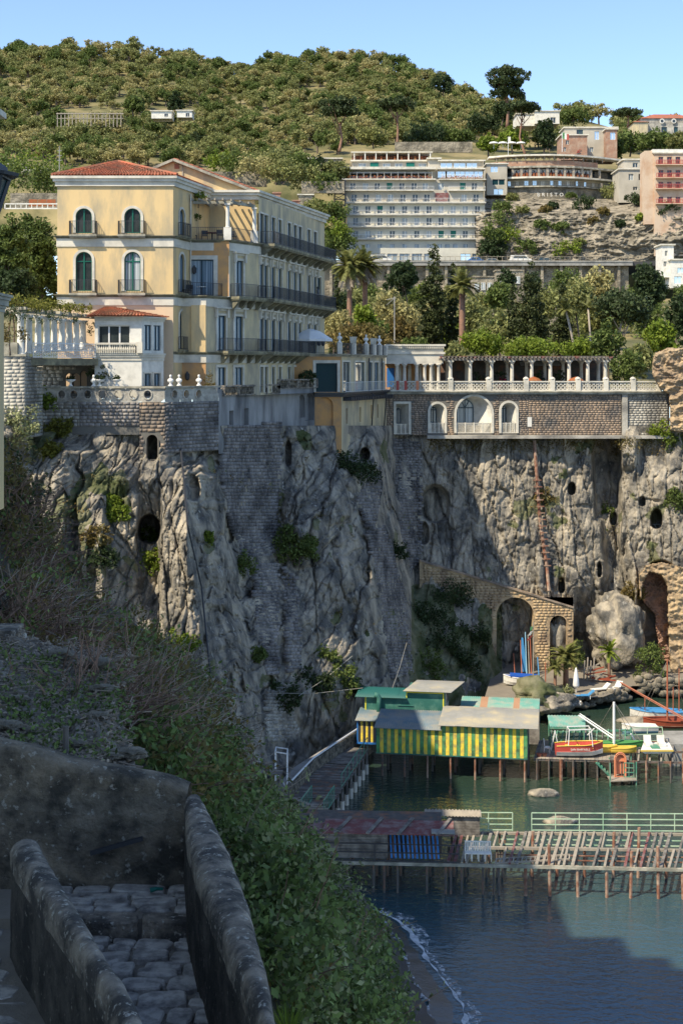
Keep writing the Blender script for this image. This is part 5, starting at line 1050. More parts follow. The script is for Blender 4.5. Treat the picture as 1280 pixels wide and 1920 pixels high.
# rusty drain pipe up the sunlit cliff, thin pipe on the left buttress
b=MB();pts=[cliff_at(1001,826,.5),cliff_at(1006,900,.5),cliff_at(1012,980,.5),cliff_at(1024,1060,.5),cliff_at(1028,1108,.5)];b.tube(pts,.17,n=6)
for i in range(14):p=pts[1].lerp(pts[3],i/13);b.box(p.x-.4,p.x+.4,p.y-.25,p.y-.17,p.z-.05,p.z+.05)
tag(b.build('drain_pipe',M['rust']),'rusty drain pipe running down the sunlit cliff below the terrace','pipe')
b=MB();b.tube([fw2(fw2.uz(325)[0],.25,26.4),cliff_at(338,830,.5),cliff_at(345,900,.6),cliff_at(352,985,.6)],.07,n=5);b.tube([cliff_at(352,985,.6),cliff_at(378,1100,.5),cliff_at(392,1240,.5),cliff_at(404,1330,.5)],.06,n=5)
tag(b.build('cliff_pipe',M['iron']),'thin dark pipe down the left cliff buttress','pipe')
b=MB();c=cliff_at(1230,985,.3)
for p,q in(((-.5,-.8),(.5,.1)),((-.5,.1),(.5,.1)),((-.4,-.9),(.5,-.6)),((.2,-.9),(-.2,.1))):b.bar(c+Vector((p[0],0,p[1])),c+Vector((q[0],0,q[1])),.06)
tag(b.build('cave_railing',M['steelwhite']),'white pole railing across the cave mouth in the right cliff','railing')
# growth on the cliff
g='shrubs growing on the cliff face'
for i,(px,py,r,m,lb)in enumerate([(285,1058,1.05,'lime','round bright shrub in the cave mouth of the left cliff, lower one'),(272,1010,.95,'lime','upper bright shrub in the cave mouth of the left cliff'),(222,968,.8,'lime','green shrub left of the big cave in the left cliff'),(205,945,.7,'lime','green shrub on the ledge up left of the big cave'),(340,1205,1.0,'lime','bright green tuft at the foot of the sunlit left slab'),(80,752,.9,'lime','bright shrub under the column walk on the cliff edge'),(235,795,1.0,'oak','shrub below the oval-holed wall beside the brown corner'),(110,805,.9,'vine','yellow green growth on the cliff top below the terrace wall'),(95,850,.8,'vine','yellow green growth on the left cliff shoulder'),(560,1035,1.3,'oak','grassy shrub patch in the middle of the shaded cliff'),(545,1010,1.1,'oak','upper edge of the grassy patch on the shaded cliff'),(575,1015,.7,'oak','right tuft of the grassy patch on the shaded cliff'),(655,880,1.5,'dark','dark bush at the foot of the cream annex wall'),(685,885,1.0,'dark','small dark bush right of the cream annex wall foot'),(1245,812,1.3,'lime','bright shrub at the right end of the terrace wall foot'),(1262,830,1.1,'oak','green shrub hanging at the right cliff edge'),(1130,960,1.0,'oak','green tuft beside the small dark cave of the right cliff'),(1018,935,1.0,'rusty','brownish shrub clinging to the rusty drain pipe'),(1185,1110,1.0,'rusty','reddish shrub at the left foot of the tuff arch'),(450,1060,1.0,'oak','grass tuft on the ledge under the shaded block wall'),(740,1035,1.0,'dark','dark tuft on the block strip of the shaded cliff'),(190,1050,.9,'dark','dark growth on the gully of the left cliff'),(180,1010,.9,'rusty','brown and green growth beside the left gully'),(30,800,1.5,'bramblelight','grey green shrub on the cliff edge at far left'),(386,1010,.5,'lime','small bright tuft on the shaded face of the left buttress'),(1275,940,1.3,'oak','green shrub hanging on the far right cliff edge'),(640,1275,1.2,'oak','green growth low on the cliff left of the striped hut'),(610,1230,1.0,'oak','narrow green growth running down the cliff left of the hut'),(660,1290,.9,'dark','dark growth just behind the hut chimney'),(585,1280,1.4,'dark','dark ivy on the lower shaded cliff'),(530,1310,1.2,'dark','dark ivy at the cliff foot above the path'),(850,1130,1.9,'dark','dark scrub at the top of the green slope below the ramp'),(810,1160,1.8,'dark','dark scrub on the left of the green slope below the ramp'),(880,1190,1.5,'dark','dark scrub on the right of the green slope below the ramp'),(830,1220,1.7,'dark','scrub in the middle of the green slope above the hut'),(800,1250,1.5,'oak','scrub low on the green slope just above the hut roof'),(870,1250,1.5,'dark','scrub low on the green slope right of the hut roof'),(955,1296,.9,'vine','dry grass tuft at the cove edge left of the boats'),(478,1230,.8,'oak','narrow tuft in the crack right of the left buttress')]):
    p=cliff_at(px,py,.1)-Vector((0,0,r*.5));k=1000 if r<1.2 else 1500;r*=1.12
    tree('cliff_shrub',lb,p,[(0,0,r*.6,r,r*.5,r*.8),(r*.5,0,r*.2,r*.6,r*.4,r*.6),(-r*.5,0,r*.3,r*.6,r*.4,r*.5)],m,.26,k,34,r*.34,.05,group=g,cat='shrub')
pts=[]
for i in range(1500):
    px,py=rnd.uniform(10,1270),rnd.uniform(815,1330);j=np.searchsorted(gy,py)-1;q=np.searchsorted(gx,px)-1
    if green[min(j,399),min(q,929)]>.28+rnd.uniform(-.1,.25)and not(rnd.random()<.5 and px>770 and py<1090):
        c=cliff_at(px,py,.15);pts+=[c+Vector((rnd.gauss(0,.28),rnd.gauss(0,.1),rnd.gauss(0,.25)))for _ in range(26)]
for i in range(420):
    px=rnd.uniform(800,1250);c=cliff_at(px,822+abs(rnd.gauss(0,14)),.1);pts+=[c+Vector((rnd.gauss(0,.3),0,rnd.gauss(0,.22)))for _ in range(12)]
tag(quads('cliff_weeds',[tuple(p)for p in pts],.17,M['rusty']),kind='stuff')
# ---------------------------------------------------------------- garden between terrace and road
def gbase(px,D):x=X(px,D);return Vector((x,D,garden_z(x,D)))
def top_r(px,py,D):return Zp(py,D)
def cypress(px,D,ytop,wpx,label,n=2600,m='cypress',group='cypresses of the garden',base=None):
    b_=gbase(px,D);h=Zp(ytop,D)-b_.z;r=wpx/2*D/F;bl=[]
    for i in range(9):
        t=i/8;rr=r*(math.sin(math.pi*min(1,.22+t*.78))**.7)*(1.0 if t<.55 else 1-(t-.55)*.9);bl.append((rnd.uniform(-.12,.12)*r,rnd.uniform(-.12,.12)*r,h*(.06+.86*t),max(.25,rr),max(.25,rr),h*.11))
    return tree('cypress',label,b_,bl,m,.42,int(n*2),190,r*.30,.22,group=group,shell=.3)
def roundtree(px,D,ytop,wpx,m,label,n=1500,leaf=.4,depth=None,ybot=None,bark='bark',kind='garden_tree',group='trees of the hotel garden',low=.35):
    b_=gbase(px,D);h=max(2,Zp(ytop,D)-b_.z);r=wpx/2*D/F;c=[]
    zb=Zp(ybot,D)-b_.z if ybot else h*low;zb=max(zb,.3)
    for i in range(6):
        a=rnd.uniform(0,6.28);q=rnd.uniform(.2,.6);s=rnd.uniform(.42,.62);zz=rnd.uniform(zb+(h-zb)*.25,h-(h-zb)*.3)
        c.append((math.cos(a)*r*q,math.sin(a)*r*q*.7,zz,r*s,r*s,(h-zb)*s*.55))
    c.append((0,0,h-(h-zb)*.3,r*.5,r*.5,(h-zb)*.3));c.append((0,0,zb+(h-zb)*.45,r*.85,r*.7,(h-zb)*.42))
    return tree(kind,label,b_,c,m,leaf*1.25,int(n*1.9),110,max(.4,r*.27),max(.12,r*.06),bark,group,low if False else .4)
def palm(px,D,ycrown,wpx,label,trunk_r=.28,fronds=46,skirt=False,lean=0,base=None,m='palm',bark='redbark',fl=None):
    b_=base or gbase(px,D);zc=Zp(ycrown,D);top=Vector((b_.x+lean,b_.y,zc));t=thing('palm_tree',label,'palm',b_,'palms of the garden' if base is None else None)
    b=MB();b.tube([b_-Vector((0,0,.5)),b_.lerp(top,.35)-Vector((lean*.15,0,0)),b_.lerp(top,.7)-Vector((lean*.1,0,0)),top],trunk_r*1.1,trunk_r*.85,8);b.build('trunk',M[bark],t,True)
    L_=fl or wpx/2*D/F;v=[];f=[]
    def frond(a,el,L_,droop,w):
        d=Vector((math.cos(a)*math.cos(el),math.sin(a)*math.cos(el),math.sin(el)));p=top.copy();side=Vector((-math.sin(a),math.cos(a),0));pts=[]
        for i in range(7):pts.append(p.copy());p=p+d*(L_/6);d=(d+Vector((0,0,-droop/6))).normalized()
        for i in range(1,7):
            for s in(-1,1):
                for j in range(3):
                    c=pts[i-1].lerp(pts[i],j/3);l=w*(1-.55*abs(i/6-.4));e=c+(side*s+(pts[i]-pts[i-1]).normalized()*.7).normalized()*l+Vector((0,0,-.18*l));q=(pts[i]-pts[i-1]).normalized()*w*.16;i0=len(v);v.extend([c-q,c+q,e]);f.append((i0,i0+1,i0+2))
    for i in range(fronds):frond(rnd.uniform(0,6.28),rnd.uniform(-.35,1.35),L_*rnd.uniform(.8,1.1),rnd.uniform(.7,1.6),L_*.27)
    mesh_np('crown',[tuple(q)for q in v],f,M[m],t)
    if skirt:
        v=[];f=[]
        for i in range(30):frond(rnd.uniform(0,6.28),rnd.uniform(-1.4,-.7),L_*rnd.uniform(.7,1.2),.6,L_*.2)
        mesh_np('dead_fronds',[tuple(q)for q in v],f,M['twigpale'],t)
    return t
cypress(812,178,462,62,'broad tall cypress, the tallest in the middle of the garden',4200);cypress(848,180,484,24,'slim tall cypress right beside the tallest cypress',2200)
cypress(995,165,494,78,'broad cypress behind the right half of the sea pergola',4200);cypress(630,165,520,34,'ivy clad cypress beside the far end of the hotel',2000);cypress(1052,172,536,40,'smaller cypress right of the broad cypress',2000);cypress(960,172,530,34,'narrow cypress left of the broad cypress',1800)
palm(655,185,500,84,'shaggy fan palm with dead skirt beside the hotel corner',.35,60,True);palm(684,187,497,74,'second shaggy fan palm behind the skirted palm',.35,60,True)
palm(866,168,537,78,'tall palm with reddish trunk right of the cypresses',.38,50);palm(1085,158,580,50,'leaning thin palm with pale trunk in the right garden',.13,26,False,-1.5,bark='palebark');palm(1110,160,577,46,'second leaning thin palm in the right garden',.12,24,False,-.5,bark='palebark')
roundtree(755,215,486,66,'dark','dark round tree against the road wall above the garden',1800,.45,ybot=552)
roundtree(740,172,542,92,'oliveb','large pale green bushy tree in front of the road wall',2200,.38,ybot=640)
roundtree(752,160,588,68,'rusty','reddish brown bushy tree left of the tall cypress',1700,.34,ybot=650);roundtree(700,158,600,66,'oak','green bushy tree between hotel corner and reddish tree',1600,.34,ybot=650)
roundtree(632,156,578,70,'oliveb','pale green bush at the foot of the ivy clad cypress',1700,.32,ybot=650);roundtree(684,152,570,44,'lime','bright green tree below the fan palms',1300,.36,ybot=632)
roundtree(672,150,612,130,'rusty','olive brown hedge mass just above the annex roof',2200,.3,ybot=655);roundtree(930,165,575,76,'olive','grey green tree behind the left of the sea pergola',1800,.36,ybot=662)
roundtree(936,190,530,64,'oak','green spreading tree left of the broad cypress',1500,.42,ybot=580);roundtree(905,152,622,100,'lime','bright green shrub mass above the first pergola bays',2000,.3,ybot=668)
roundtree(990,150,640,130,'lime','bright green hedge above the middle pergola bays',2000,.28,ybot=670);roundtree(1090,152,638,96,'lime','clipped bright hedge above the right pergola bays',2000,.28,ybot=668)
roundtree(1160,165,545,130,'pine','broad pine with pale forked trunk right of the pergola',3200,.36,ybot=610,bark='palebark');roundtree(1080,180,528,100,'olive','grey green pine crown in the middle of the right garden',2400,.40,ybot=590)
roundtree(1215,178,482,76,'dark','tall dark conifer at the right garden edge',2600,.40,ybot=600);roundtree(1125,200,500,90,'oliveb','pale tree mass below the end of the road bridge',1800,.45,ybot=590)
roundtree(1170,146,655,66,'oak','olive green shrub tree at the right end of the pergola',1600,.3,ybot=722);roundtree(1140,150,600,70,'oak','green tree behind the last pergola column',1500,.32,ybot=690);roundtree(1238,160,600,76,'lime','light green tree above the tuff ruin',1600,.36,ybot=668)
roundtree(1270,170,545,60,'dark','dark tree at the right edge above the ruin',1500,.40,ybot=650);roundtree(1130,170,560,90,'palm','tangle of dry palm fronds in the right garden',1400,.45,ybot=630);roundtree(880,200,560,60,'olive','grey green bush behind the tall red-trunked palm',1200,.4,ybot=640)
roundtree(1030,210,540,60,'olive','pale tree between the two right cypresses',1200,.42,ybot=600);roundtree(900,240,545,70,'olive','small grey green tree below the garden huts',1100,.45,ybot=600)
tu=[]
for px,D,yt,w in((600,170,560,60),(780,150,630,60),(850,150,640,60),(1200,150,640,60),(1220,200,560,80),(950,260,500,40),(1060,280,498,60),(1000,285,505,50),(720,260,545,60),(640,230,545,70)):
    mm=rnd.choice(['oak','olive','dark']);tu.append((roundtree(px,D,yt,w,mm,'leafy filler tree in the garden undergrowth below the road',1000,.42,ybot=yt+70,group='undergrowth trees of the garden'),px,mm))
tg=[]
for i in range(46):
    px,D=rnd.uniform(610,1290),rnd.uniform(188,312);zb_=garden_z(X(px,D),D);yt=HY-(zb_+rnd.uniform(3,6)-H)*F/D;w=rnd.uniform(4,8)*F/D
    mm=rnd.choice(['oak','olive','oliveb','oak','lime','palm']);tg.append((roundtree(px,D,max(yt,512),w,mm,'leafy tree in the dense middle of the sloping garden',1000,.42,group='trees filling the sloping garden',low=.1),px,mm))
for m_ in HUE:by_place([q for q in tg if q[2]==m_],'{hue} tree in the middle garden, {nth} of its colour from the left')
by_place(tu,'{hue} tree of the garden undergrowth, {nth} from the left of ten')
# trees left of the hotel
for px,D,yt,w,m,lb in((62,130,385,110,'oak','large dense broadleaf tree beside the left side of the hotel'),(20,118,400,90,'oak','broadleaf tree at the left edge behind the column walk'),(85,122,430,60,'oak','lower broadleaf tree touching the hotel tower'),(30,112,500,100,'dark','dark lower tree mass behind the vine roof')):
    roundtree(px,D,yt,w,m,lb,4200,.30,ybot=600,low=.1)
vr=[W(20+16*i,572+2.1*i,93+1.4*i)for i in range(10)]
t=thing('vine_roof','yellow green vine covering the top of the column walk','climbing plant',(-20,99,34));quads('foliage',clumps(2600,120,[(p.x-.9,p.y+.4,p.z+.45,1.5,1.0,.38)for p in vr],.35),.2,M['vine'],t)
t=thing('trailing_vine','dark vine trailing down among the left columns','climbing plant',(-20,99,33));quads('foliage',clumps(900,60,[(p.x,p.y,p.z-.5,.7,.5,.5)for p in vr]+[tuple(W(172,625,106))+(.4,.3,1.2)],.25),.15,M['dark'],t)
shrub('terrace_bush','dark bush in the shade behind the white bust',W(190,722,105.2),1.0,'dark',.2,900,sq=1.2);shrub('terrace_bush','thin dry climber in front of the lower chamfer windows',W(392,730,108.6),.5,'rusty',.13,350,sq=1.6)
# hedge mass at far left below the column walk
shrub('brown_creeper','brown dry creeper behind the first white column',W(20,650,96),1.2,'rusty',.18,900,sq=1.6)
# ---------------------------------------------------------------- road on its retaining wall
YR=330.;zR_=Zp(490,YR)
rd=MB();rd.box(X(560,YR),X(1330,YR),YR,362,zR_-1.0,zR_);tag(rd.build('road',M['asphalt']),kind='structure')
rwl=thing('road_retaining_wall','long tan stone wall carrying the coast road below the white hotel','wall',(20,YR,46));b=MB();b.box(X(560,YR),X(1180,YR),YR+1.6,YR+2.4,40,zR_-1.0);b.build('masonry',M['stone'],rwl)
b=MB();b.box(X(560,YR),X(1185,YR),YR-.3,YR+.25,zR_-1.0,zR_-.2);b.box(X(560,YR),X(1185,YR),YR-.45,YR+.35,zR_-.2,zR_+.1);b.build('concrete_edge',M['conc'],rwl);railing(rwl,[(X(560,YR),YR,zR_+.1),(X(1185,YR),YR,zR_+.1)],1.0,1.2,'stone',bar=.10,thick=.09)
for i in range(16):x=X(620+i*36,YR);b=MB();b.box(x-.3,x+.3,YR+.3,YR+1.58,44,zR_-1.02);b.build('buttress',M['stone'],rwl)
def car(px,D,z,label,m,van=False,rz=0):
    c=Vector((X(px,D),D,z));t=thing('parked_van' if van else 'parked_car',label,'van' if van else 'car',c,'vehicles on the coast road');L_,h=(5.2,2.1)if van else(4.1,1.45)
    pr=[(-L_/2,.35),(-L_/2,h*.62),(-L_/2+.25,h*.66),(-L_/2+(.3 if van else .9),h),(L_/2-(1.3 if van else 1.5),h),(L_/2-.7,h*.62),(L_/2,h*.52),(L_/2,.35)]
    b=MB();w=.85
    for s in(-w,w):b.poly([c+Vector((x,s,zz))for x,zz in pr])
    for(x,zz),(x2,z2)in zip(pr,pr[1:]+pr[:1]):b.poly([c+Vector((x,-w,zz)),c+Vector((x2,-w,z2)),c+Vector((x2,w,z2)),c+Vector((x,w,zz))])
    b.build('body',M[m],t);b=MB();b.poly([c+Vector((x,-w-.01,zz))for x,zz in((-L_/2+.7,h*.64),(-L_/2+1.1,h*.94),(L_/2-1.6,h*.94),(L_/2-.95,h*.64))]);b.build('side_window',M['glass'],t)
    for x in(-L_*.3,L_*.3):
        for y in(-w,w-.2):b=MB();b.tube([c+Vector((x,y-.02,.32)),c+Vector((x,y+.2,.32))],.32,n=10);b.build('wheel',M['iron'],t)
car(713,338,zR_,'white delivery van in front of the white hotel','white',True);car(892,338,zR_,'blue car parked in front of the white hotel','hblue');car(923,340,zR_,'grey car just right of the white hotel','sheetgrey');car(975,339,zR_,'white van on the road below the rocky slope','white',True);car(1022,339,zR_,'dark blue car on the road below the rocky slope','bluegrey')
# small pale sheds under the road
for px,D,y0,y1,w,m,lb in((905,255,520,565,40,'stone','low stone shed with white shutters under the road'),(955,270,508,545,50,'stone','flat tan shed under the road right of the first shed'),(1042,240,548,580,40,'stone','tan garden wall block among the right cypresses')):
    s=D/F;f_=Fr((X(px,D)-w*s/2,D),(1,0));t=thing('garden_shed',lb,'shed',f_(0,0,Zp(y1,D)));b=MB(f_);b.box(0,w*s,-4,0,Zp(y1+30,D),Zp(y0,D));b.box(-.2,w*s+.2,-4.2,.2,Zp(y0,D),Zp(y0,D)+.25);b.build('wall',M[m],t)
    for k in range(3):window(t,f_,w*s*(.2+.3*k),.8,Zp(y0+24,D),Zp(y0+10,D),pane='curtain',wood='white',rev=-.1,trim=0)
# ---------------------------------------------------------------- the tall white hotel
wh=thing('white_hotel','tall white and beige hotel of many balconied floors behind the garden','hotel',(X(780,350),350,zR_));Y0=350.;fh=Fr((X(650,Y0),Y0),(1,0));uh=lambda p:fh.uz(p)[0];zh=lambda p:Zp(p,Y0)
WH=uh(908.5);hs=[];wins=[]
cx11=[666.3,689.3,711.9,735.2,758.2,781,803.8,826.4,849.4,872,894.7]
for row,(t0,b0)in enumerate(((386,400.5),(408,423),(432.5,446.3))):
    for i,p in enumerate(cx11):wins.append((uh(p),1.35,zh(b0),zh(t0),row,i))
for row,(t0,b0,xs)in enumerate(((342.8,356,[661,685,707,730,753,776,797,826,867,889]),(364,378.5,[663.5,686.5,709.5,732,755,778,800,869.5,892]))):
    for i,p in enumerate(xs):wins.append((uh(p),1.4,zh(b0),zh(t0),3+row,i))
small=[(uh(p),1.3,zh(465),zh(457),5,i)for i,p in enumerate([666.5,689,712,735,758,781,804,824,838,853,872,895])]
shop=[(uh(p),2.5,zh(489),zh(475.5),6,i)for i,p in enumerate([663,689,712,735,758,781,804,872,894])]
for w in wins+small+shop:hs.append((w[0]-w[1]/2,w[0]+w[1]/2,w[2],w[3]))
b=MB();wall(b,fh,0,WH,zh(496),zh(380.5),[h for h in hs if h[3]<zh(382)],.3);b.poly([fh(WH,0,zh(496)),fh(WH,-14,zh(496)),fh(WH,-14,zh(380)),fh(WH,0,zh(380))]);b.build('lower_wall',M['hotelwhite'],wh)
b=MB();wall(b,fh,-.6,WH-.4,zh(380.5),zh(336),[h for h in hs if h[3]>zh(382)],.3);b.poly([fh(WH-.4,0,zh(381)),fh(WH-.4,-14,zh(381)),fh(WH-.4,-14,zh(300)),fh(WH-.4,0,zh(300))]);b.build('upper_wall',M['hotelgrey'],wh)
shut={(3,3),(3,8),(2,7),(2,8),(0,2)}
for u,w,z0,z1,row,i in wins:
    o=window(wh,fh,u,w,z0,z1,wood='white',pane='glass' if rnd.random()<.6 else 'curtain',rev=.3,trim=0)
    if(row,i)in shut:b=MB(fh);b.box(u-w/2+.03,u+w/2-.03,-.2,-.12,z0+(z1-z0)*(.5 if row==0 else .1),z1);b.build('shutter',M['shutter'],o)
for u,w,z0,z1,row,i in small:window(wh,fh,u,w,z0,z1,wood='white',pane='curtain',rev=.3,trim=0,mull=0)
for u,w,z0,z1,row,i in shop:window(wh,fh,u,w,z0,z1,wood='white',pane='curtain' if i not in(7,)else 'mirror',rev=.3,trim=.12,mull=1,name='shop_window')
for y in(379.8,402.2,424.8,447.8):
    b=MB(fh);b.box(-.2,WH+.15,.005,1.15,zh(y)-.18,zh(y));b.box(-.2,WH+.15,.005,1.08,zh(y)-.32,zh(y)-.182);b.build('balcony_slab',M['trim'],wh);railing(wh,[fh(-.1,1.05,zh(y)),fh(WH+.05,1.05,zh(y))],.95,.3,'steelwhite',bar=.05,thick=.022)
    for i in range(12):u=uh(655+i*22.85);b=MB(fh);b.box(u-.03,u+.03,.01,1.0,zh(y),zh(y)+1.1);b.build('balcony_screen',M['hotelwhite'],wh)
for u0_,u1_,y in((-.7,uh(812),357.3),(uh(840),WH,357.3)):
    b=MB(fh);b.box(u0_,u1_,.005,1.15,zh(y)-.18,zh(y));b.build('balcony_slab',M['trim'],wh);railing(wh,[fh(u0_,1.05,zh(y)),fh(u1_,1.05,zh(y))],.95,.3,'steelwhite',bar=.05,thick=.022)
for fl_n,row in enumerate((3,4,0,1,2)):
    cl=[]
    for w in[w for w in wins if w[4]==row]:
        c=fh(w[0]+.55,.6,w[2]+.03);b=MB();b.box(c.x-.22,c.x+.22,c.y-.22,c.y+.22,c.z+.38,c.z+.45);b.box(c.x+.18,c.x+.22,c.y-.22,c.y+.22,c.z+.45,c.z+.85)
        for i,j in((-.2,-.2),(.2,-.2),(-.2,.2),(.2,.2)):b.box(c.x+i-.02,c.x+i+.02,c.y+j-.02,c.y+j+.02,c.z,c.z+.38)
        cl.append((tag(b.build('balcony_chair',M['white']),'white chair','chair','chairs on the balconies of the white hotel'),c.x,''))
    by_place(cl,'white chair on the '+ORD[fl_n]+' balcony row from the top, {nth} from the left')
b=MB(fh);b.box(uh(815),uh(840),.0,.35,zh(378),zh(362));b.build('awning_recess',M['redplank'],wh)
# upper set-back floors
b=MB(fh);b.box(-1.2,uh(816),-9,1.3,zh(337.5)-.1,zh(336));b.box(uh(822),WH+.2,-9,.9,zh(337.8),zh(336.2));b.build('terrace_slab',M['trim'],wh)
b=MB(fh);b.box(-.8,uh(812),-9,-2.4,zh(336),zh(314));b.build('dining_wall',M['glass'],wh)
for i in range(13):u=uh(656+i*12.8);b=MB(fh);b.box(u-.1,u+.1,-.2,0,zh(336),zh(322));b.build('post',M['trim'],wh)
b=MB(fh);b.poly([(-.8,.2,zh(325)),(uh(808),.2,zh(325)),(uh(808),-2.3,zh(318)),(-.8,-2.3,zh(318))]);b.build('awning',M['cloth'],wh)
b=MB(fh);b.box(-2.2,uh(816),-9.5,.9,zh(318),zh(313.5));b.build('roof_slab',M['trim'],wh)
for a,c,y,n in((652,808,334,520),(826,905,334,300)):
    t=thing('flower_boxes',('row of red flowers along the long white hotel terrace' if a<700 else 'row of red flowers before the right upper windows'),'flowers',fh(uh(a),.9,zh(336)));quads('blooms',np.array([fh(uh(rnd.uniform(a,c)),rnd.uniform(.5,1.0),zh(rnd.uniform(330,336)))for _ in range(n)]),.32,M['flower'],t)
def setback(u0,u1,d,y0,y1,m,name,wl=(),slab=True):
    b=MB(fh);b.box(u0,u1,-12,d,zh(y1),zh(y0));o=b.build(name,M[m],wh)
    if slab:b=MB(fh);b.box(u0-.4,u1+.5,-12.3,d+.7,zh(y0),zh(y0)+.35);b.build('roof_slab',M['trim'],wh)
    for p,w,t0,b0,gm in wl:
        fz=Fr(fh(0,d+.12,0),(1,0));o2=window(wh,fz,uh(p),w,zh(b0),zh(t0),wood='white',pane=gm,rev=.1,trim=0)
setback(uh(660),uh(806),-3.2,299.5,314,'hotelgrey','penthouse_wall',[(p,1.9,303,311.5,'curtain')for p in(679,702,725,748,770,793)])
for p in(702,770):b=MB(fh);b.box(uh(p)-1.0,uh(p)+1.0,-3.0,-2.9,zh(311.5),zh(302));b.build('shutter',M['shutter'],wh)
setback(uh(803),uh(824),-1.5,297,336,'hotelgrey','stair_tower');setback(uh(824),uh(907),-1.6,301,314,'hotelgrey','right_upper_wall',[(837,2.9,304,313,'mirror'),(862,2.9,304,313,'mirror'),(885,2.6,304,313,'mirror')]);setback(uh(822),uh(905),-.4,317.5,336,'hotelgrey','right_terrace_wall',[(p,2.3,321,333,'mirror')for p in(829,843,862,880,896)])
b=MB(fh);b.box(uh(658),uh(812),-9,0-2.6,zh(283),zh(281));b.build('restaurant_roof',M['trim'],wh)
for i in range(8):u=uh(664+i*20.5);b=MB(fh);b.box(u-.12,u+.12,-3,-2.75,zh(299),zh(283));b.build('post',M['white'],wh)
b=MB(fh);b.box(uh(660),uh(806),-8.5,-8.2,zh(299),zh(283));b.build('restaurant_rear',M['redplank'],wh)
g='dining chairs on the white hotel roof';cl=[]
for i in range(22):c=fh(uh(664+i*6.4),-3.6-(i%2)*1.2,zh(298.5)+.3);b=MB();b.box(c.x-.25,c.x+.25,c.y-.25,c.y+.25,c.z,c.z+.5);b.box(c.x-.25,c.x+.25,c.y+.2,c.y+.26,c.z+.5,c.z+1.0);cl.append((tag(b.build('dining_chair',M['flower']),'reddish chair','chair',g),c.x,''))
by_place(cl,'reddish chair in the open white hotel roof restaurant, {nth} from the left')
# black scaffold lift tower left of it
sf=thing('lift_tower','dark steel lattice lift tower at the left side of the white hotel','tower',W(638,470,348))
x0,x1,ya,yb=X(627,348),X(647,348),347.,350.
for x in(x0,x1):
    for y in(ya,yb):b=MB();b.box(x-.15,x+.15,y-.15,y+.15,Zp(480,348),Zp(338,348));b.build('leg',M['iron'],sf)
for i in range(14):
    za,zc2=Zp(475-i*10,348),Zp(465-i*10,348);b=MB();b.bar((x0,ya,za),(x1,ya,za),.2);b.bar((x0,ya,za),(x1,ya,zc2),.14);b.bar((x1,ya,za),(x1,yb,zc2),.14);b.bar((x0,yb,zc2),(x1,yb,za),.14);b.build('brace',M['iron'],sf)
def block_house(name,label,cat,px0,px1,D,y0,y1,m,depth=8,wins=(),roof='flat',side=None,extra=0,cornice_=True):
    f_=Fr((X(px0,D),D),(1,0));w=X(px1,D)-X(px0,D);z0,z1=Zp(y1+extra,D),Zp(y0,D);t=thing(name,label,cat,f_(w/2,0,z0));s=D/F
    hs_=[((p[0]-px0)*s-p[1]*s/2,(p[0]-px0)*s+p[1]*s/2,Zp(p[3],D),Zp(p[2],D))for p in wins]
    b=MB();wall(b,f_,0,w,z0,z1,hs_,.3);b.fr=f_;b.poly([(w,0,z0),(w,-depth,z0),(w,-depth,z1),(w,0,z1)]);b.poly([(0,0,z0),(0,-depth,z0),(0,-depth,z1),(0,0,z1)]);b.poly([(0,-depth,z0),(w,-depth,z0),(w,-depth,z1),(0,-depth,z1)]);b.build('wall',M[m],t)
    b=MB(f_);e=.35
    if roof=='flat':b.box(-e,w+e,-depth-e,e,z1+.002,z1+.3);b.build('roof_slab',M['trim'],t)
    else:
        hh=roof;b.poly([(-e,e,z1),(w+e,e,z1),(w*.7,-depth/2,z1+hh),(w*.3,-depth/2,z1+hh)]);b.poly([(w+e,e,z1),(w+e,-depth,z1),(w*.7,-depth/2,z1+hh)]);b.poly([(-e,-depth,z1),(-e,e,z1),(w*.3,-depth/2,z1+hh)]);b.poly([(w+e,-depth,z1),(-e,-depth,z1),(w*.3,-depth/2,z1+hh),(w*.7,-depth/2,z1+hh)]);b.build('roof',M['tile'],t)
    for h,p in zip(hs_,wins):window(t,f_,(h[0]+h[1])/2,h[1]-h[0],h[2],h[3],wood=p[5]if len(p)>5 else 'white',pane=p[4]if len(p)>4 else 'glass',rev=.3,trim=.1 if len(p)>6 else 0)
    return t,f_
# restaurant with the lettered wall
rs=thing('terrace_restaurant','long curved restaurant with curtained windows above the lettered wall','restaurant',W(1030,360,362));D_=362.
arc=[(915,366),(945,363.5),(985,362),(1030,361.5),(1075,362.5),(1120,366),(1165,371)]
def arcbox(b,y0,y1,off=0,px0=915,px1=1165,dep=3.0):
    P_=[p for p in arc if px0<=p[0]<=px1]
    for(a,da),(c,dc)in zip(P_[:-1],P_[1:]):
        q=[Vector((X(a,da),da-off,0)),Vector((X(c,dc),dc-off,0)),Vector((X(c,dc),dc+dep,0)),Vector((X(a,da),da+dep,0))];z0,z1=Zp(y1,362),Zp(y0,362);b.hexa([p+Vector((0,0,z0))for p in q]+[p+Vector((0,0,z1))for p in q])
for y0,y1,off,m,nm in((352,385,0,'stone','base_wall'),(349,351.5,.9,'trimgrey','lower_slab'),(336,349,-.6,'hotelgrey','lower_wall'),(332.5,335.8,1.9,'trim','middle_slab'),(312,315.5,1.2,'trimgrey','roof_slab'),(290,293,.8,'trim','upper_slab')):b=MB();arcbox(b,y0,y1,off);b.build(nm,M[m],rs)
b=MB();arcbox(b,315.5,332.4,-1.2);b.build('glazing',M['glass'],rs);b=MB();arcbox(b,301,312,-.2,915,1120);b.build('upper_parapet',M['brick'],rs)
def arc_at(px):return float(np.interp(px,[p[0]for p in arc],[p[1]for p in arc]))
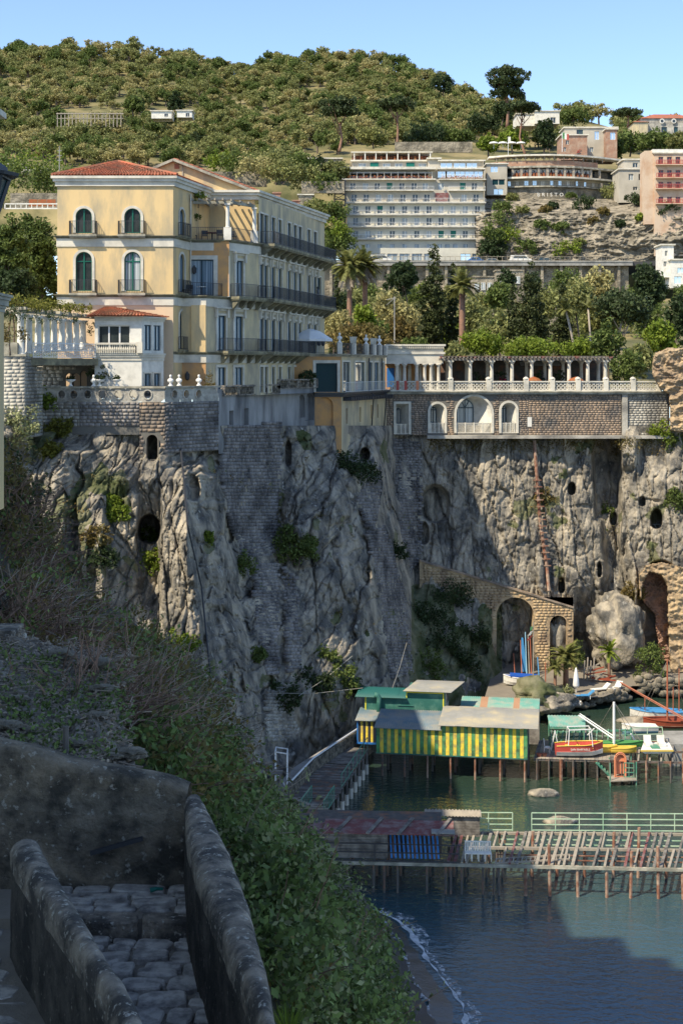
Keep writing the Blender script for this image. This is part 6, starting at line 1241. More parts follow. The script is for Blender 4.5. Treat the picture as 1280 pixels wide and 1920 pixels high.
for i in range(11):px=960+i*16.2;d=arc_at(px);b=MB();b.box(X(px,d)-.3,X(px,d)+.3,d-.9,d+.1,Zp(332,362),Zp(316,362));b.build('post',M['planklight'],rs)
for i in range(9):
    px=968+i*16.2;d=arc_at(px)+.5;b=MB();z1,z0=Zp(317,362),Zp(331,362)
    for s in(-1,1):b.poly([(X(px,d),d,z1),(X(px+s*6.5,d),d,z1),(X(px+s*6.5,d),d,z0),(X(px+s*4.5,d),d,z0+.4)])
    b.build('curtain',M['cloth'],rs)
for i in range(15):px=925+i*15.5;d=arc_at(px)-.45;b=MB();b.box(X(px,d)-.5,X(px,d)+.5,d+1.0,d+1.15,Zp(348,362),Zp(339,362));b.build('door',M['mirror' if i%3 else 'white'],rs)
for i in range(12):px=930+i*18;d=arc_at(px);b=MB();b.box(X(px,d)-.12,X(px,d)+.12,d-.3,d-.1,Zp(301,362),Zp(292.8,362));b.build('post',M['stone'],rs)
for y,off in((336,1.7),(352,.7)):railing(rs,[(X(p,d),d-off,Zp(y-3,362))for p,d in arc],1.0,.5,'iron',bar=.06,thick=.03)
cl=[]
for i in range(24):px=962+i*6.3;d=arc_at(px)-.6;c=Vector((X(px,d),d,Zp(331.6,362)));b=MB();b.box(c.x-.3,c.x+.3,c.y-.25,c.y+.25,c.z,c.z+.5);b.box(c.x-.3,c.x+.3,c.y+.2,c.y+.27,c.z+.5,c.z+1.05);cl.append((tag(b.build('dining_chair',M['flower']),'reddish chair','chair','chairs at the curtained windows'),px,''))
by_place(cl,'reddish chair at the curtained restaurant windows, {nth} from the left');cl=[]
for i in range(18):px=930+i*11;d=arc_at(px)+.8;c=Vector((X(px,d),d,Zp(301,362)));b=MB();b.box(c.x-.5,c.x+.5,c.y-.3,c.y+.3,c.z+.6,c.z+.75);b.box(c.x-.05,c.x+.05,c.y-.05,c.y+.05,c.z,c.z+.6);cl.append((tag(b.build('roof_table',M['plank']),'table','table','tables on the restaurant roof'),px,''))
by_place(cl,'table on the open roof above the curtained restaurant, {nth} from the left')
to=lettering('wall_lettering','BRISTOL',1.3,M['white'],.10,1.75);to.location=W(1006,368.3,360.7);to.rotation_euler=(R(90),0,0);tag(to,'white block letters reading BRISTOL on the stone wall','sign')
bb=[(1071,8,262,270,'glass','white'),(1108,8,276,286,'curtain','white',1),(1064,7,278,284)]
t,f_=block_house('brick_house','rough red brick house with green shutters above the curved restaurant','house',1052,1100,372,254,300,'brick',8,[(1063,6,263,271),(1058,5,276,284)]);t,f_=block_house('upper_flat','beige flat roofed upper storey with green shutter behind the brick house','house',1058,1156,380,240,300,'hotelgrey',8,[(1086,12,243,252,'glass','shutter'),(1118,9,246,262,'mirror'),(1108,7,276,285,'curtain')])
t,f_=block_house('brick_tower','narrow brick tower with blue window at the right of the brick house','house',1136,1156,376,243,300,'brick',8,[(1148,10,248,262,'mirror')])
b=MB();p=W(1083,283,371.8)
for i in range(5):b.bar(p+Vector((rnd.uniform(-.6,.6),0,rnd.uniform(-.5,.5))),p+Vector((rnd.uniform(-.8,.8),0,rnd.uniform(-.5,.5))),.12)
tag(b.build('red_wall_emblem',M['red']),'red scribble emblem on the brick house wall','emblem')
block_house('stepped_house','grey beige stepped house with balconies right of the restaurant','house',1160,1208,356,318,380,'hotelgrey',9,[(1182,9,326,338,'curtain'),(1200,8,326,338),(1190,8,350,357)]);block_house('stepped_house','upper tier of the stepped house with planted roof','house',1168,1212,362,300,330,'hotelgrey',8,[(1190,10,305,314,'glass')]);block_house('stepped_house','small annexe with blue glass at the left end of the restaurant','house',912,950,360,308,366,'hotelgrey',8,[(926,14,312,323,'mirror'),(934,24,336,347,'teal'),(934,18,354,365,'mirror')])
w_=[]
for y0,y1 in((294,309),(319,332),(341,353),(369,381)):
    for p in(1238,1254,1270,1286):w_.append((p,9,y0,y1,'glass','red'))
t,f_=block_house('salmon_hotel','salmon hotel with red window frames and balconies at the right edge','hotel',1226,1300,338,288,480,'salmon',10,w_);b=MB(f_);b.box(-2.2,0,-6,-.5,Zp(420,338),Zp(282,338));b.build('side_block',M['salmon'],t)
b=MB(f_);b.box(-.5,10,-8,.2,Zp(286,338),Zp(280,338));b.build('white_roof_rail',M['white'],t)
for y in(309,333.5,354,382):b=MB(f_);b.box(.2,9.4,.01,1.1,Zp(y,338)-.2,Zp(y,338));b.build('balcony',M['salmon'],t);railing(t,[f_(.3,1.0,Zp(y,338)),f_(9.3,1.0,Zp(y,338))],1.0,.35,'red',bar=.12,thick=.1)
t,f_=block_house('tiled_villa','pale stone villa with red tiled roof and round windows on the right ridge','villa',1200,1310,400,222,262,'paleblock',12,[(1244,11,238,249,'glass','shutter',1),(1266,8,238,249,'glass','shutter',1)],2.2);block_house('tiled_villa','small cream wing with red roof left of the stone villa','villa',1187,1214,398,229,258,'cream',8,[],1.0)
for px in(1240,1262,1284):b=MB();c=W(px,227,399.6);b.tube([c,c+Vector((0,-.15,0))],.7,n=14);b.build('round_window',M['white'],t);b=MB();b.tube([c+Vector((0,-.16,0)),c+Vector((0,-.2,0))],.42,n=14);b.build('round_pane',M['glass'],t)
block_house('white_villa','white modern villa with a dark window beside the umbrella pines','villa',1002,1048,450,209,232,'white',10,[(1036,10,220,231)]);block_house('white_villa','lower white wing with slanted wall left of the modern villa','villa',968,1004,452,214,236,'white',10,[])
block_house('white_chapel','small white building with little tower at the right edge by the road','house',1240,1262,300,460,520,'white',6,[(1248,5,470,480),(1246,6,490,500)]);block_house('white_annexe','white low building with railings beside the little tower','house',1258,1300,298,488,540,'white',6,[(1275,12,502,512,'mirror'),(1270,14,518,532,'mirror')])
block_house('hill_hut','white hut on the wooded hill, left of two','hut',284,322,430,209,222,'white',6,[(312,7,213,219)]);block_house('hill_hut','white hut on the wooded hill, right of two','hut',332,360,428,208,220,'white',6,[(352,7,212,219)])
block_house('stone_terrace_house','stone terrace building above the left of the white hotel','house',560,640,360,298,330,'stone',6,[(590,14,318,324)]);block_house('cliff_pillar','plain concrete pillar on the rock left of the white hotel','pillar',560,586,340,366,440,'stone',5,[]);block_house('hill_shed','tan shed on the hillside at far left above the hedge','shed',18,46,330,309,326,'stone',5,[])
car(58,329,Zp(326,329),'white car parked beside the tan hillside shed','white');car(86,331,Zp(328,331),'second white car beyond the tan hillside shed','white')
# parasols, mast, trellis on the hill
for i in range(4):c=W(925+i*17,279,385);t=thing('white_parasol',('leftmost','second from left','third from left','rightmost')[i]+' of four white parasols in a row below the umbrella pines','parasol',c,'white parasols below the pines');b=MB();b.lathe(c,[(1.25,1.4),(1.1,1.75),(.05,2.0)],10);b.build('canopy',M['cloth'],t);b=MB();b.tube([c,c+Vector((0,0,2))],.06);b.build('pole',M['steelwhite'],t)
b=MB();c=W(112,345,300);b.tube([c,c+Vector((0,0,8))],.12);[b.bar(c+Vector((-.5,0,5+i)),c+Vector((.5,0,5+i)),.12)for i in range(3)];tag(b.build('antenna_mast',M['conc']),'thin antenna mast rising behind the hotel tower','mast')
wt=thing('hill_trellis','row of wooden vine trellis posts on the wooded hill','trellis',W(150,230,440))
for i in range(18):c=W(108+i*7,232,440);b=MB();b.box(c.x-.12,c.x+.12,c.y,c.y+.24,c.z-1,c.z+3.4);b.build('post',M['planklight'],wt)
b=MB();b.bar(W(106,213,440),W(232,213,440),.3);b.bar(W(106,222,440),W(232,222,440),.2);b.build('rail',M['planklight'],wt)
fn=thing('lattice_fence','orange lattice fence panels with white rail left of the hotel','fence',W(80,385,220))
for i in range(3):b=MB();p,q=W(55+i*17,387,220),W(71+i*17,374,220);b.box(p.x,q.x,219.9,220,p.z,q.z);b.build('lattice_panel',M['flower'],fn)
railing(fn,[W(10,392,219),W(110,392,219)],.8,.8,'white',bar=.18,thick=.12)
b=MB();b.bar(W(739,662,150),W(739,556,150),.13);b.bar(W(724,562,150),W(742,558,150),.08);b.bar(W(724,572,150),W(738,560,150),.05);tag(b.build('lamp_pole',M['conc']),'thin pale pole rising in front of the reddish tree','pole')
for px,y0,D,m,lb in((952,292,375,('white',),'flag pole left of the conifer on the restaurant roof'),(1053,285,366,('hg','white','red'),'tricolour flag on the pole beside the brick house')):
    c=W(px,y0,D);t=thing('flag',lb,'flag',c);b=MB();b.tube([c,c+Vector((0,0,5))],.07);b.build('pole',M['steelwhite'],t)
    for i,k_ in enumerate(m):b=MB();b.box(c.x+.1+i*.55,c.x+.65+i*.55,c.y-.02,c.y+.02,c.z+3.4-i*.15,c.z+5-i*.2);b.build('stripe',M[k_],t)
# ---------------------------------------------------------------- trees of the hill
protos=[]
for k in range(8):
    mats_=[M['olive' if k%3 else 'oliveb']if k<6 else M['oak'],M['bark']];bl=[]
    for i in range(6):a=rnd.uniform(0,6.28);q=rnd.uniform(.5,1.5);bl.append((math.cos(a)*q,math.sin(a)*q,rnd.uniform(1.8,3.6),rnd.uniform(.9,1.4),rnd.uniform(.9,1.4),rnd.uniform(.7,1.1)))
    C=clumps(1150,60,bl,.55,up=.5);r=rng;n=len(C);s_=.42*r.uniform(.6,1.3,n);a=r.normal(size=(n,3));a/=np.linalg.norm(a,axis=1)[:,None];bv=np.cross(a,r.normal(size=(n,3)));bv/=np.linalg.norm(bv,axis=1)[:,None]
    a*=(s_/2)[:,None];bv*=(s_*.32)[:,None];v=np.stack([C-a,C+bv,C+a,C-bv],1).reshape(-1,3);f=np.arange(4*n).reshape(n,4)
    tb=MB();tb.tube([(0,0,-1),(.1,0,.8),(.2,.1,2.0)],.22,.14,5);tb.tube([(.1,0,1),(-.6,.2,2.4)],.12,.05,4,False);tv=np.array([tuple(q)for q in tb.v]);tf=[q for q in tb.f if len(q)==4]
    protos.append((np.concatenate([v,tv]),np.concatenate([f,np.array(tf)+len(v)]),np.concatenate([np.zeros(n,int),np.ones(len(tf),int)]),mats_))
def blocked(px,py):
    for x0,y0,x1,y1 in((98,206,240,232),(276,202,368,226),(100,318,480,400),(640,276,915,340),(905,285,1215,350),(1036,232,1160,300),(985,204,1052,236),(1182,212,1300,246),(1205,278,1300,400),(555,292,645,335),(10,304,100,332),(918,262,1000,285)):
        if x0<px<x1 and y0<py<y1:return True
    return False
spots=[]
tries=0
while len(spots)<2500 and tries<40000:
    tries+=1;px=rnd.uniform(-30,1310);ry=float(np.interp(px,RX,RY))+4;py=ry+(360-ry)*rnd.random()**1.25
    if 0<px<620 and py>345:continue
    if px>900 and py>320:continue
    sc_=rnd.choice([rnd.uniform(.5,.8),rnd.uniform(.8,1.2),rnd.uniform(1.1,1.6)])*(1.15 if py<ry+30 else 1)
    if blocked(px,py-9)or blocked(px,py):continue
    # bare terraces of dry grass
    if noise3(np.array([px/60.]),np.array([py/11.]),np.array([1.5]))[0]>.16 and py>165 and rnd.random()<.85:continue
    D=float(hill_D(px,py));spots.append((D,px,py,sc_))
spots.sort();pm=[]
for k,(v,f,mi,ms)in enumerate(protos):
    o=mesh_np('olive_tree' if k<6 else 'broadleaf_tree',v,f,ms,None,False,mi);pm.append(o)
used=set()
for i,(D,px,py,s_)in enumerate(spots[:300]):
    k=rnd.choice([0,1,2,3,4,5,0,1,2,3,6,7,6,7])
    if k in used:o=pm[k].copy();col.objects.link(o)
    else:o=pm[k];used.add(k)
    o.location=W(px,py,D);o.rotation_euler=(0,0,rnd.uniform(0,6.28));o.scale=(s_*rnd.uniform(.9,1.2),s_,s_*rnd.uniform(.85,1.1))
    tag(o,'silvery olive tree on the lower terraces of the hill' if k<6 else 'greener broadleaf tree among the hill olives','tree','olive trees on the hill' if k<6 else 'broadleaf trees on the hill')
for k in range(8):
    sel=[s for i,s in enumerate(spots[300:])if i%8==k]
    if not sel:continue
    pts=np.array([tuple(W(px,py,D))for D,px,py,s_ in sel]);scl=np.array([(s_*1.1,s_*1.1,s_*rnd.uniform(.85,1.15))for*_,s_ in sel])
    me=bpy.data.meshes.new('hill_wood');me.from_pydata([tuple(p)for p in pts],[],[]);o=link('hill_wood',me)
    for nm,dat in(('rot',np.stack([np.zeros(len(sel)),np.zeros(len(sel)),np.random.default_rng(k).uniform(0,6.28,len(sel))],1)),('scl',scl)):a=me.attributes.new(nm,'FLOAT_VECTOR','POINT');a.data.foreach_set('vector',dat.astype(np.float32).ravel())
    ng=bpy.data.node_groups.new('scatter','GeometryNodeTree');ng.interface.new_socket('Geometry',in_out='INPUT',socket_type='NodeSocketGeometry');ng.interface.new_socket('Geometry',in_out='OUTPUT',socket_type='NodeSocketGeometry');N=ng.nodes;gi,go=N.new('NodeGroupInput'),N.new('NodeGroupOutput');ip=N.new('GeometryNodeInstanceOnPoints');oi=N.new('GeometryNodeObjectInfo');oi.inputs['Object'].default_value=pm[k];oi.inputs['As Instance'].default_value=True;oi.transform_space='ORIGINAL'
    for nm,sk in(('rot','Rotation'),('scl','Scale')):
        na=N.new('GeometryNodeInputNamedAttribute');na.data_type='FLOAT_VECTOR';na.inputs['Name'].default_value=nm;ng.links.new(na.outputs['Attribute'],ip.inputs[sk])
    ng.links.new(gi.outputs[0],ip.inputs['Points']);ng.links.new(oi.outputs['Geometry'],ip.inputs['Instance']);ng.links.new(ip.outputs[0],go.inputs[0]);o.modifiers.new('scatter','NODES').node_group=ng;tag(o,kind='stuff')
def umbrella_pine(px,ybase,ytop,wpx,D,label,layers=1,n=2400,m='pine',lean=0):
    b_=W(px,ybase,D);h=Zp(ytop,D)-b_.z;r=wpx/2*D/F;bl=[]
    for L_ in range(layers):
        zc=h*(.90-L_*.17);rr=r*(1,.95,.8)[L_];hz=r*(.34 if layers==1 else .30)
        for i in range(9):a=i/9*6.28+L_;bl.append((math.cos(a)*rr*.55+lean,math.sin(a)*rr*.55,zc-hz*.3,rr*.5,rr*.5,hz*.72))
        bl.append((lean,0,zc,rr*.6,rr*.6,hz*.8))
    t=tree('umbrella_pine',label,b_,bl,m,.8,int(n*1.5),170,r*.15,r*.06+.15,'redbark','umbrella pines',.85,trunktop=(lean,0,h*(.72 if layers==1 else .5)));return t
umbrella_pine(950,235,124,88,430,'huge three-tiered umbrella pine against the sky',3,6500);umbrella_pine(985,290,190,66,400,'umbrella pine with long bare trunk in front of the huge one',1,2400,lean=-1);umbrella_pine(744,276,184,74,400,'wide umbrella pine with reddish trunk above the white hotel',1,2800);umbrella_pine(636,280,182,78,395,'dark umbrella pine left of the reddish trunked pine',2,3000);umbrella_pine(1176,236,207,54,440,'small round umbrella pine beside the tiled villa',1,1600)
for px,yb,yt,w,D,m,lb in((1020,288,218,40,395,'dark','dark conifer beside the long bare trunk'),(830,180,136,44,560,'dark','dark tree standing out on the ridge left of the huge pine'),(905,262,205,60,450,'dark','dark trees below the huge umbrella pine'),(1180,290,240,60,396,'oak','green trees left below the tiled villa'),(1230,282,245,70,380,'oak','green tree mass below the tiled villa'),(1150,300,256,40,384,'oak','green tree right of the brick tower'),(960,285,238,56,405,'lime','light green bushes above the white parasols'),(915,290,250,40,392,'lime','yellow green reeds left of the white parasols'),(1075,234,205,60,470,'oak','green trees behind the white villa'),(1270,290,250,50,372,'palm','palm like shrub below the tiled villa'),(940,232,190,40,445,'dark','dark foliage around the huge pine trunk'),(330,230,165,30,500,'dark','dark evergreen on the hill above the white huts'),(250,215,180,40,470,'oak','green tree left of the white huts'),(700,275,240,60,410,'olive','olive tree between the two pines above the white hotel'),(800,275,235,90,410,'dark','dark thicket above the right of the white hotel'),(860,272,240,60,410,'oak','green thicket above the right wing of the white hotel')):
    b_=W(px,yb,D);h=Zp(yt,D)-b_.z;r=w/2*D/F;tree('hill_tree',lb,b_,[(0,0,h*.55,r*.8,r*.7,h*.42),(r*.4,0,h*.4,r*.6,r*.6,h*.3),(-r*.4,0,h*.45,r*.6,r*.6,h*.3)],m,.9,2300,70,r*.28,.3,group='single trees on the hill')
# scrub on the rocky slope and around the white hotel
ts,tb=[],[]
for i,(px,py,r,m)in enumerate([(945,400,3,'oak'),(938,430,4,'oak'),(950,455,4,'lime'),(925,470,3.5,'dark'),(985,470,3,'oak'),(1060,478,3.5,'lime'),(1095,390,3,'dark'),(1035,390,1.8,'dark'),(978,396,1.6,'olive'),(1150,370,3.5,'olive'),(1175,360,3.5,'dark'),(1190,385,3,'dark'),(1225,375,3.5,'oak'),(1250,400,3,'dark'),(1015,425,2.2,'oak'),(1050,430,2,'oak'),(1070,368,1.3,'oak'),(958,374,1.8,'olive'),(1130,400,1.6,'rusty'),(1110,415,1.4,'rusty'),(1200,410,1.5,'lime'),(1160,420,1.4,'dark'),(1020,395,1.5,'rusty'),(1085,455,1.4,'olive')]):
    p=rock_at(px,py)-Vector((0,.6,.6));ts.append((tree('slope_shrub','scrubby bush growing on the rocky slope under the restaurant',p,[(0,0,r*.5,r,r*.7,r*.6)],m,.6,800,26,r*.33,.1,group='bushes of the rocky slope',cat='shrub'),px+py*.001,m))
for px,py,D,r,m in((600,318,352,4,'dark'),(575,340,345,4.5,'olive'),(605,345,344,4,'oak'),(625,320,350,3.5,'olive'),(590,400,338,4,'olive'),(615,400,338,4.5,'oak'),(610,440,335,5,'lime'),(628,455,335,4.5,'oak'),(600,470,333,5,'oak'),(540,300,356,5,'olive'),(510,310,350,4.5,'olive'),(480,322,345,5,'oliveb'),(530,330,343,5,'olive'),(560,310,350,4,'oak'),(920,440,343,3,'oak'),(915,470,342,3,'dark'),(450,310,352,5,'oak'),(410,305,356,4,'lime'),(60,345,325,9,'lime'),(30,350,322,8,'oak'),(95,352,320,6,'oak')):
    tb.append((tree('hillside_bush','leafy bush on the bank between the yellow hotel roof and the hill',W(px,py+12,D),[(0,0,r*.5,r,r*.8,r*.65),(r*.6,0,r*.3,r*.6,r*.6,r*.5)],m,.7,1500,50,r*.28,.15,group='bushes on the bank behind the yellow hotel',cat='shrub'),px+py*.001,m))
by_place(ts,'{hue} bush on the rocky slope below the lettered wall, {nth} from the left');by_place(tb,'{hue} bush on the bank behind the hotels, {nth} from the left')
for x0,x1,y0,y1,D,lb in((380,500,322,340,352,'grey dry stone wall on the hillside above the hotel gable'),(20,110,362,380,300,'low stone wall with posts at the left above the lattice fence'),(740,885,266,276,398,'stone terrace wall under the wide umbrella pine'),(565,645,340,352,342,'stone wall with railing left of the lift tower')):
    t=thing('stone_wall',lb,'wall',W(x0,y1,D));b=MB();p,q=W(x0,y1+10,D),W(x1,y0,D);b.box(p.x,q.x,D,D+.8,p.z,q.z);b.build('core',M['stone'],t)
# ---------------------------------------------------------------- striped bathing hut on stilts
def at(px,py,z):return zpt(px,py,z)
hut=thing('bathing_hut','yellow and green striped bathing hut on stilts over the water','hut',(8,106,0));q0,q1=at(705,1411,1.75),at(988,1423,1.75)
fk=Fr(q0,q1-q0);wk=(q1-q0).length;uk=lambda p,d=0:Fr(fk(0,d,0),fk.u).uz(p)[0];us=uk(828);zl,zr2=3.66,4.02
n=41;bwid=wk/n
for i in range(n):
    b=MB(fk);u=i*bwid;b.box(u+.008,u+bwid-.008,-.06,rnd.uniform(0,.018),1.75+rnd.uniform(-.03,.02),(zl if u+bwid/2<us else zr2));b.build('board',M['hy' if i%2 else 'hg'],hut)
b=MB(fk);b.box(0,us,-3.6,-.065,1.8,zl-.02);b.box(us,wk,-3.8,-.065,1.8,zr2-.02);b.build('inner_wall',M['hteal'],hut)
for i in range(10):d=-.1-i*.37;b=MB(fk);b.box(wk-.05,wk+.015+rnd.uniform(0,.012),d-.355,d,1.75,zr2);b.build('side_board',M['plank'],hut)
b=MB(fk);b.box(wk+.02,wk+.05,-3.3,-2.2,1.8,3.7);b.build('doorway',M['iron'],hut);b=MB(fk);b.box(wk+.02,wk+.04,-1.6,-1.0,2.2,3.2);b.build('green_patch',M['hg'],hut)
def corrugated(parent,a,b_,c,d,m,pitch=.18,amp=.03,name='corrugated_sheet',mats=None):
    a,b_,c,d=map(Vector,(a,b_,c,d));n=max(2,int((b_-a).length/pitch)*2);nr=(b_-a).cross(d-a).normalized();nr=nr if nr.z>0 else-nr;v=[];f=[];fm_=[]
    for i in range(n+1):t=i/n;o=nr*(amp if i%2 else-amp);v+=[a.lerp(b_,t)+o,d.lerp(c,t)+o]
    f=[(2*i,2*i+2,2*i+3,2*i+1)for i in range(n)]
    o0=len(v);v+=[p-nr*.05 for p in v[:]];f+=[(o0+2*i+1,o0+2*i+3,o0+2*i+2,o0+2*i)for i in range(n)]+[(2*i,o0+2*i,o0+2*i+2,2*i+2)for i in range(n)]
    if mats:fm_=[mats[int(len(mats)*(i%n)/n)]for i in range(3*n)]
    return mesh_np(name,[tuple(p)for p in v],f,m if isinstance(m,list)else M[m],parent,False,fm_ if mats else None)
corrugated(hut,fk(-.15,.3,zl+.03),fk(us-.02,.3,zl+.03),fk(us-.02,-3.2,zl+.62),fk(-.1,-3.2,zl+.62),'sheetblue')
for i in range(6):u0=us-.25+i*(wk+1.0-us)/6;corrugated(hut,fk(u0,.4,zr2+.05+i%2*.02),fk(u0+(wk+1.0-us)/6+.05,.4,zr2+.05+i%2*.02),fk(u0+(wk+1.0-us)/6+.05,-4.2,zr2+.42+i%2*.02),fk(u0,-4.2,zr2+.42+i%2*.02),'sheetgrey',.12,.012)
for i,p in enumerate((716,758,800.6,844,890,937,983)):
    u=uk(p);b=MB();b.tube([fk(u,-.12,1.9),fk(u,-.12,-1.2)],.075,n=7);b.build('stilt',M['rust' if i>1 else 'plankdark'],hut)
    for d in(-1.9,-3.6):b=MB();b.tube([fk(u+.2,d,1.8),fk(u+.2,d,-1.2)],.09,n=6);b.build('stilt',M['plankdark'],hut)
b=MB(fk);b.box(-.05,wk+.05,-3.8,-.07,1.62,1.745);b.build('floor',M['plankdark'],hut)
b=MB(fk);b.box(-.02,wk,.025,.05,1.70,1.78);b.build('bottom_trim',M['hteal'],hut)
# small striped bay at the left
fs=Fr(at(671,1392,1.9),fk.u);ws=1.35
for i in range(7):b=MB(fs);b.box(i*ws/7+.01,(i+1)*ws/7-.01,-.05,.01,1.95,3.6);b.build('board',M['hy' if i%2 else 'iron'],hut)
b=MB(fs);b.box(-.1,ws+.1,-3,-.06,1.8,3.55);b.box(-.12,ws+.12,-.1,.05,1.8,1.945);b.build('blue_base',M['hblue'],hut);corrugated(hut,fs(-.2,.3,3.66),fs(ws+.1,.3,3.66),fs(ws+.1,-2.5,4.0),fs(-.2,-2.5,4.0),'sheetblue')
# upper green cabin
up_=thing('green_cabin','dark green upper cabin with yellow trim and pipe on the striped hut','cabin',(4,110,3.5));fg=Fr(fk(uk(683,-4.1),-4.1,0),fk.u);ug=lambda p:fg.uz(p)[0];g0,g1,g2=ug(683),ug(762),ug(834)
b=MB(fg);b.box(g0,g1,-2.4,0,3.4,5.0);b.box(g1,g2,-2.8,.0,3.4,5.55);b.build('wall',M['hteal'],up_)
b=MB(fg)
for a,c,z0,z1 in((g0+.05,g1,4.9,4.98),(g0+.05,g2-.1,3.62,3.70)):b.box(a,c,.003,.03,z0,z1)
b.box(g0+.05,g0+.13,.003,.034,3.7,4.9);b.box(g1-.04,g1+.04,.003,.034,4.98,5.45);b.box(g1+.04,g2-.1,.003,.03,5.37,5.45);b.box(g2-.18,g2-.1,.003,.034,3.7,5.37);b.build('yellow_trim',M['htrim'],up_)
b=MB(fg);b.box(g2+.002,g2+.05,-2.7,-.1,3.5,5.4);b.build('wire_side',M['sheetgrey'],up_);window(up_,Fr(fg(g2+.06,0,0),(-fg.n.x,-fg.n.y)),1.4,1.0,4.5,5.2,wood='plank',pane='glass',rev=.04,trim=0)
corrugated(up_,fg(g0-.7,.35,5.02),fg(g1-.02,.35,5.02),fg(g1-.02,-2.4,5.2),fg(g0-.7,-2.4,5.2),'sheetdkgreen');corrugated(up_,fg(g1-.25,.4,5.60),fg(g2+.5,.4,5.60),fg(g2+1.3,-2.9,5.75),fg(g1+.5,-2.9,5.75),'sheetgrey',.12,.012)
b=MB();ud=ug(711);b.tube([fg(ud,.25,3.3),fg(ud,.25,4.7),fg(ud,.25,4.95),fg(ud-.12,.25,5.12),fg(ud-.35,.25,5.18)],.2,n=10);b.build('duct',M['hteal'],up_,True)
b=MB(fg);b.box(ug(745),ug(775),.003,.07,4.35,4.4);b.build('shelf',M['hteal'],up_)
# rear teal roof
rr=thing('rear_shed','long shed with striped fascia and teal corrugated roof behind the hut','shed',(13,115,1));f2=Fr(at(862,1338,3.2),fk.u);wv=5.9*1.05
corrugated(rr,f2(0,.3,3.75),f2(wv,.3,3.75),f2(wv,-2.2,4.1),f2(0,-2.2,4.1),[M['sheetteal'],M['sheetrust']],.16,.03,mats=[0,0,0,1,0,0,0,0,1,0,0,0])
for i in range(22):b=MB(f2);b.box(i*wv/22,(i+1)*wv/22-.01,-.05,.0,3.25,3.7);b.build('fascia_board',M['hy' if i%2 else 'hg'],rr)
b=MB(f2);b.box(0,wv,-2.1,-.06,1.0,3.68);b.build('wall',M['plank'],rr)
for i in range(5):b=MB(f2);u=.2+i*wv/4.2;b.box(u,u+.14,-.3,-.1,-.8,1.0);b.build('stilt',M['plankdark'],rr)
# ---------------------------------------------------------------- plank walkway at the left, path along the cliff
wk_=thing('plank_walkway','grey plank walkway on white footed posts left of the striped hut','walkway',(-2,98,1.7));A_,B_,C_,D_=at(622,1398,1.72),at(690,1404,1.72),at(604,1530,1.72),at(500,1530,1.72)
for i in range(66):
    t=(i+.5)/66
    if rnd.random()<.05:continue
    p,q=A_.lerp(D_,t),B_.lerp(C_,t);e=(q-p).normalized();j=Vector((0,rnd.uniform(-.03,.03),rnd.uniform(-.02,.03)));b=MB();b.bar(p-e*rnd.uniform(0,.35)+j,q+e*rnd.uniform(0,.2)-j,.19,.05);b.build('plank',M['plank' if i<20 or rnd.random()<.35 else 'plankdark'],wk_)
b=MB()
for s in(.05,.5,.97):b.bar(A_.lerp(B_,s)-Vector((0,0,.14)),D_.lerp(C_,s)-Vector((0,0,.14)),.14,.2)
b.build('bearer',M['plankdark'],wk_)
for i in range(11):
    p=B_.lerp(C_,.04+i*.094);b=MB();b.tube([p-Vector((0,0,.1)),p-Vector((0,0,1.05))],.11,n=7);b.build('post',M['plank'],wk_);b=MB();b.tube([p-Vector((0,0,1.0)),p-Vector((0,0,2.6))],.16,n=7);b.build('white_footing',M['trim'],wk_)
railing(wk_,[B_.lerp(C_,.02),B_.lerp(C_,.62)],.95,1.3,'greensteel',bar=.045,thick=.045);railing(wk_,[B_.lerp(C_,.80)+Vector((.1,0,0)),C_+Vector((.1,0,0))],1.0,.5,'greensteel',bar=.06,thick=.05);railing(wk_,[B_.lerp(C_,.80)-Vector((1.4,0,0)),C_-Vector((1.4,0,0))],1.0,.6,'greensteel',bar=.06,thick=.05)
b=MB();p,q=at(515,1483,1.85),at(585,1512,1.95);b.bar(p,q,.3,.12);tag(b.build('loose_beam',M['planklight']),'pale timber beam lying across the plank walkway','beam')
for k in range(3):b=MB();p=at(560+k*6,1508+k*4,1.9+.05*k);b.bar(p,p+Vector((1.5,-.1,0)),.2,.05);tag(b.build('loose_plank',M['planklight']),('uppermost','middle','lowest')[k]+' of three pale loose planks at the end of the walkway','plank')
pp=[(455,1548),(485,1512),(512,1478),(555,1436),(610,1402),(650,1374),(680,1346)];po=[(512,1548),(530,1520),(548,1485),(590,1440),(636,1408),(672,1384),(700,1362)]
strip('quay_path',pp,po,2.0,2.0,M['conc'],sub=4)
kw=thing('quay_wall','low curving wall with a white pipe rail along the cliff foot path','wall',at(560,1440,0));P_=[at(*p,2.0)for p in po[1:]]
b=MB()
for p,q in zip(P_[:-1],P_[1:]):b.hexa([p+Vector((0,0,-2.4)),q+Vector((0,0,-2.4)),q+Vector((-.3,.1,-2.4)),p+Vector((-.3,.1,-2.4)),p+Vector((0,0,.55)),q+Vector((0,0,.55)),q+Vector((-.3,.1,.55)),p+Vector((-.3,.1,.55))])
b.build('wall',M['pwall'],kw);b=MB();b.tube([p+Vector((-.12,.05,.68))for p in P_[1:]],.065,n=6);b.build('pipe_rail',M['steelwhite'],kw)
gt=thing('steel_gate_frame','white tubular steel gate frame beside the cliff path','gate',at(525,1490,2));p=at(516,1482,2);q=at(538,1486,2);h=Vector((0,0,2.6));dz=Vector((.0,1.2,0));b=MB()
for a,c in((p,p+h),(q,q+h),(p+h,q+h),(p+dz,p+dz+h),(q+dz,q+dz+h),(p+h,p+h+dz),(q+h,q+h+dz),(p+h+dz,q+h+dz),(q+h*.45,q+h*.45+dz),(p+h*.5,q+h*.1)):b.bar(a,c,.07)
b.build('frame',M['steelwhite'],gt)
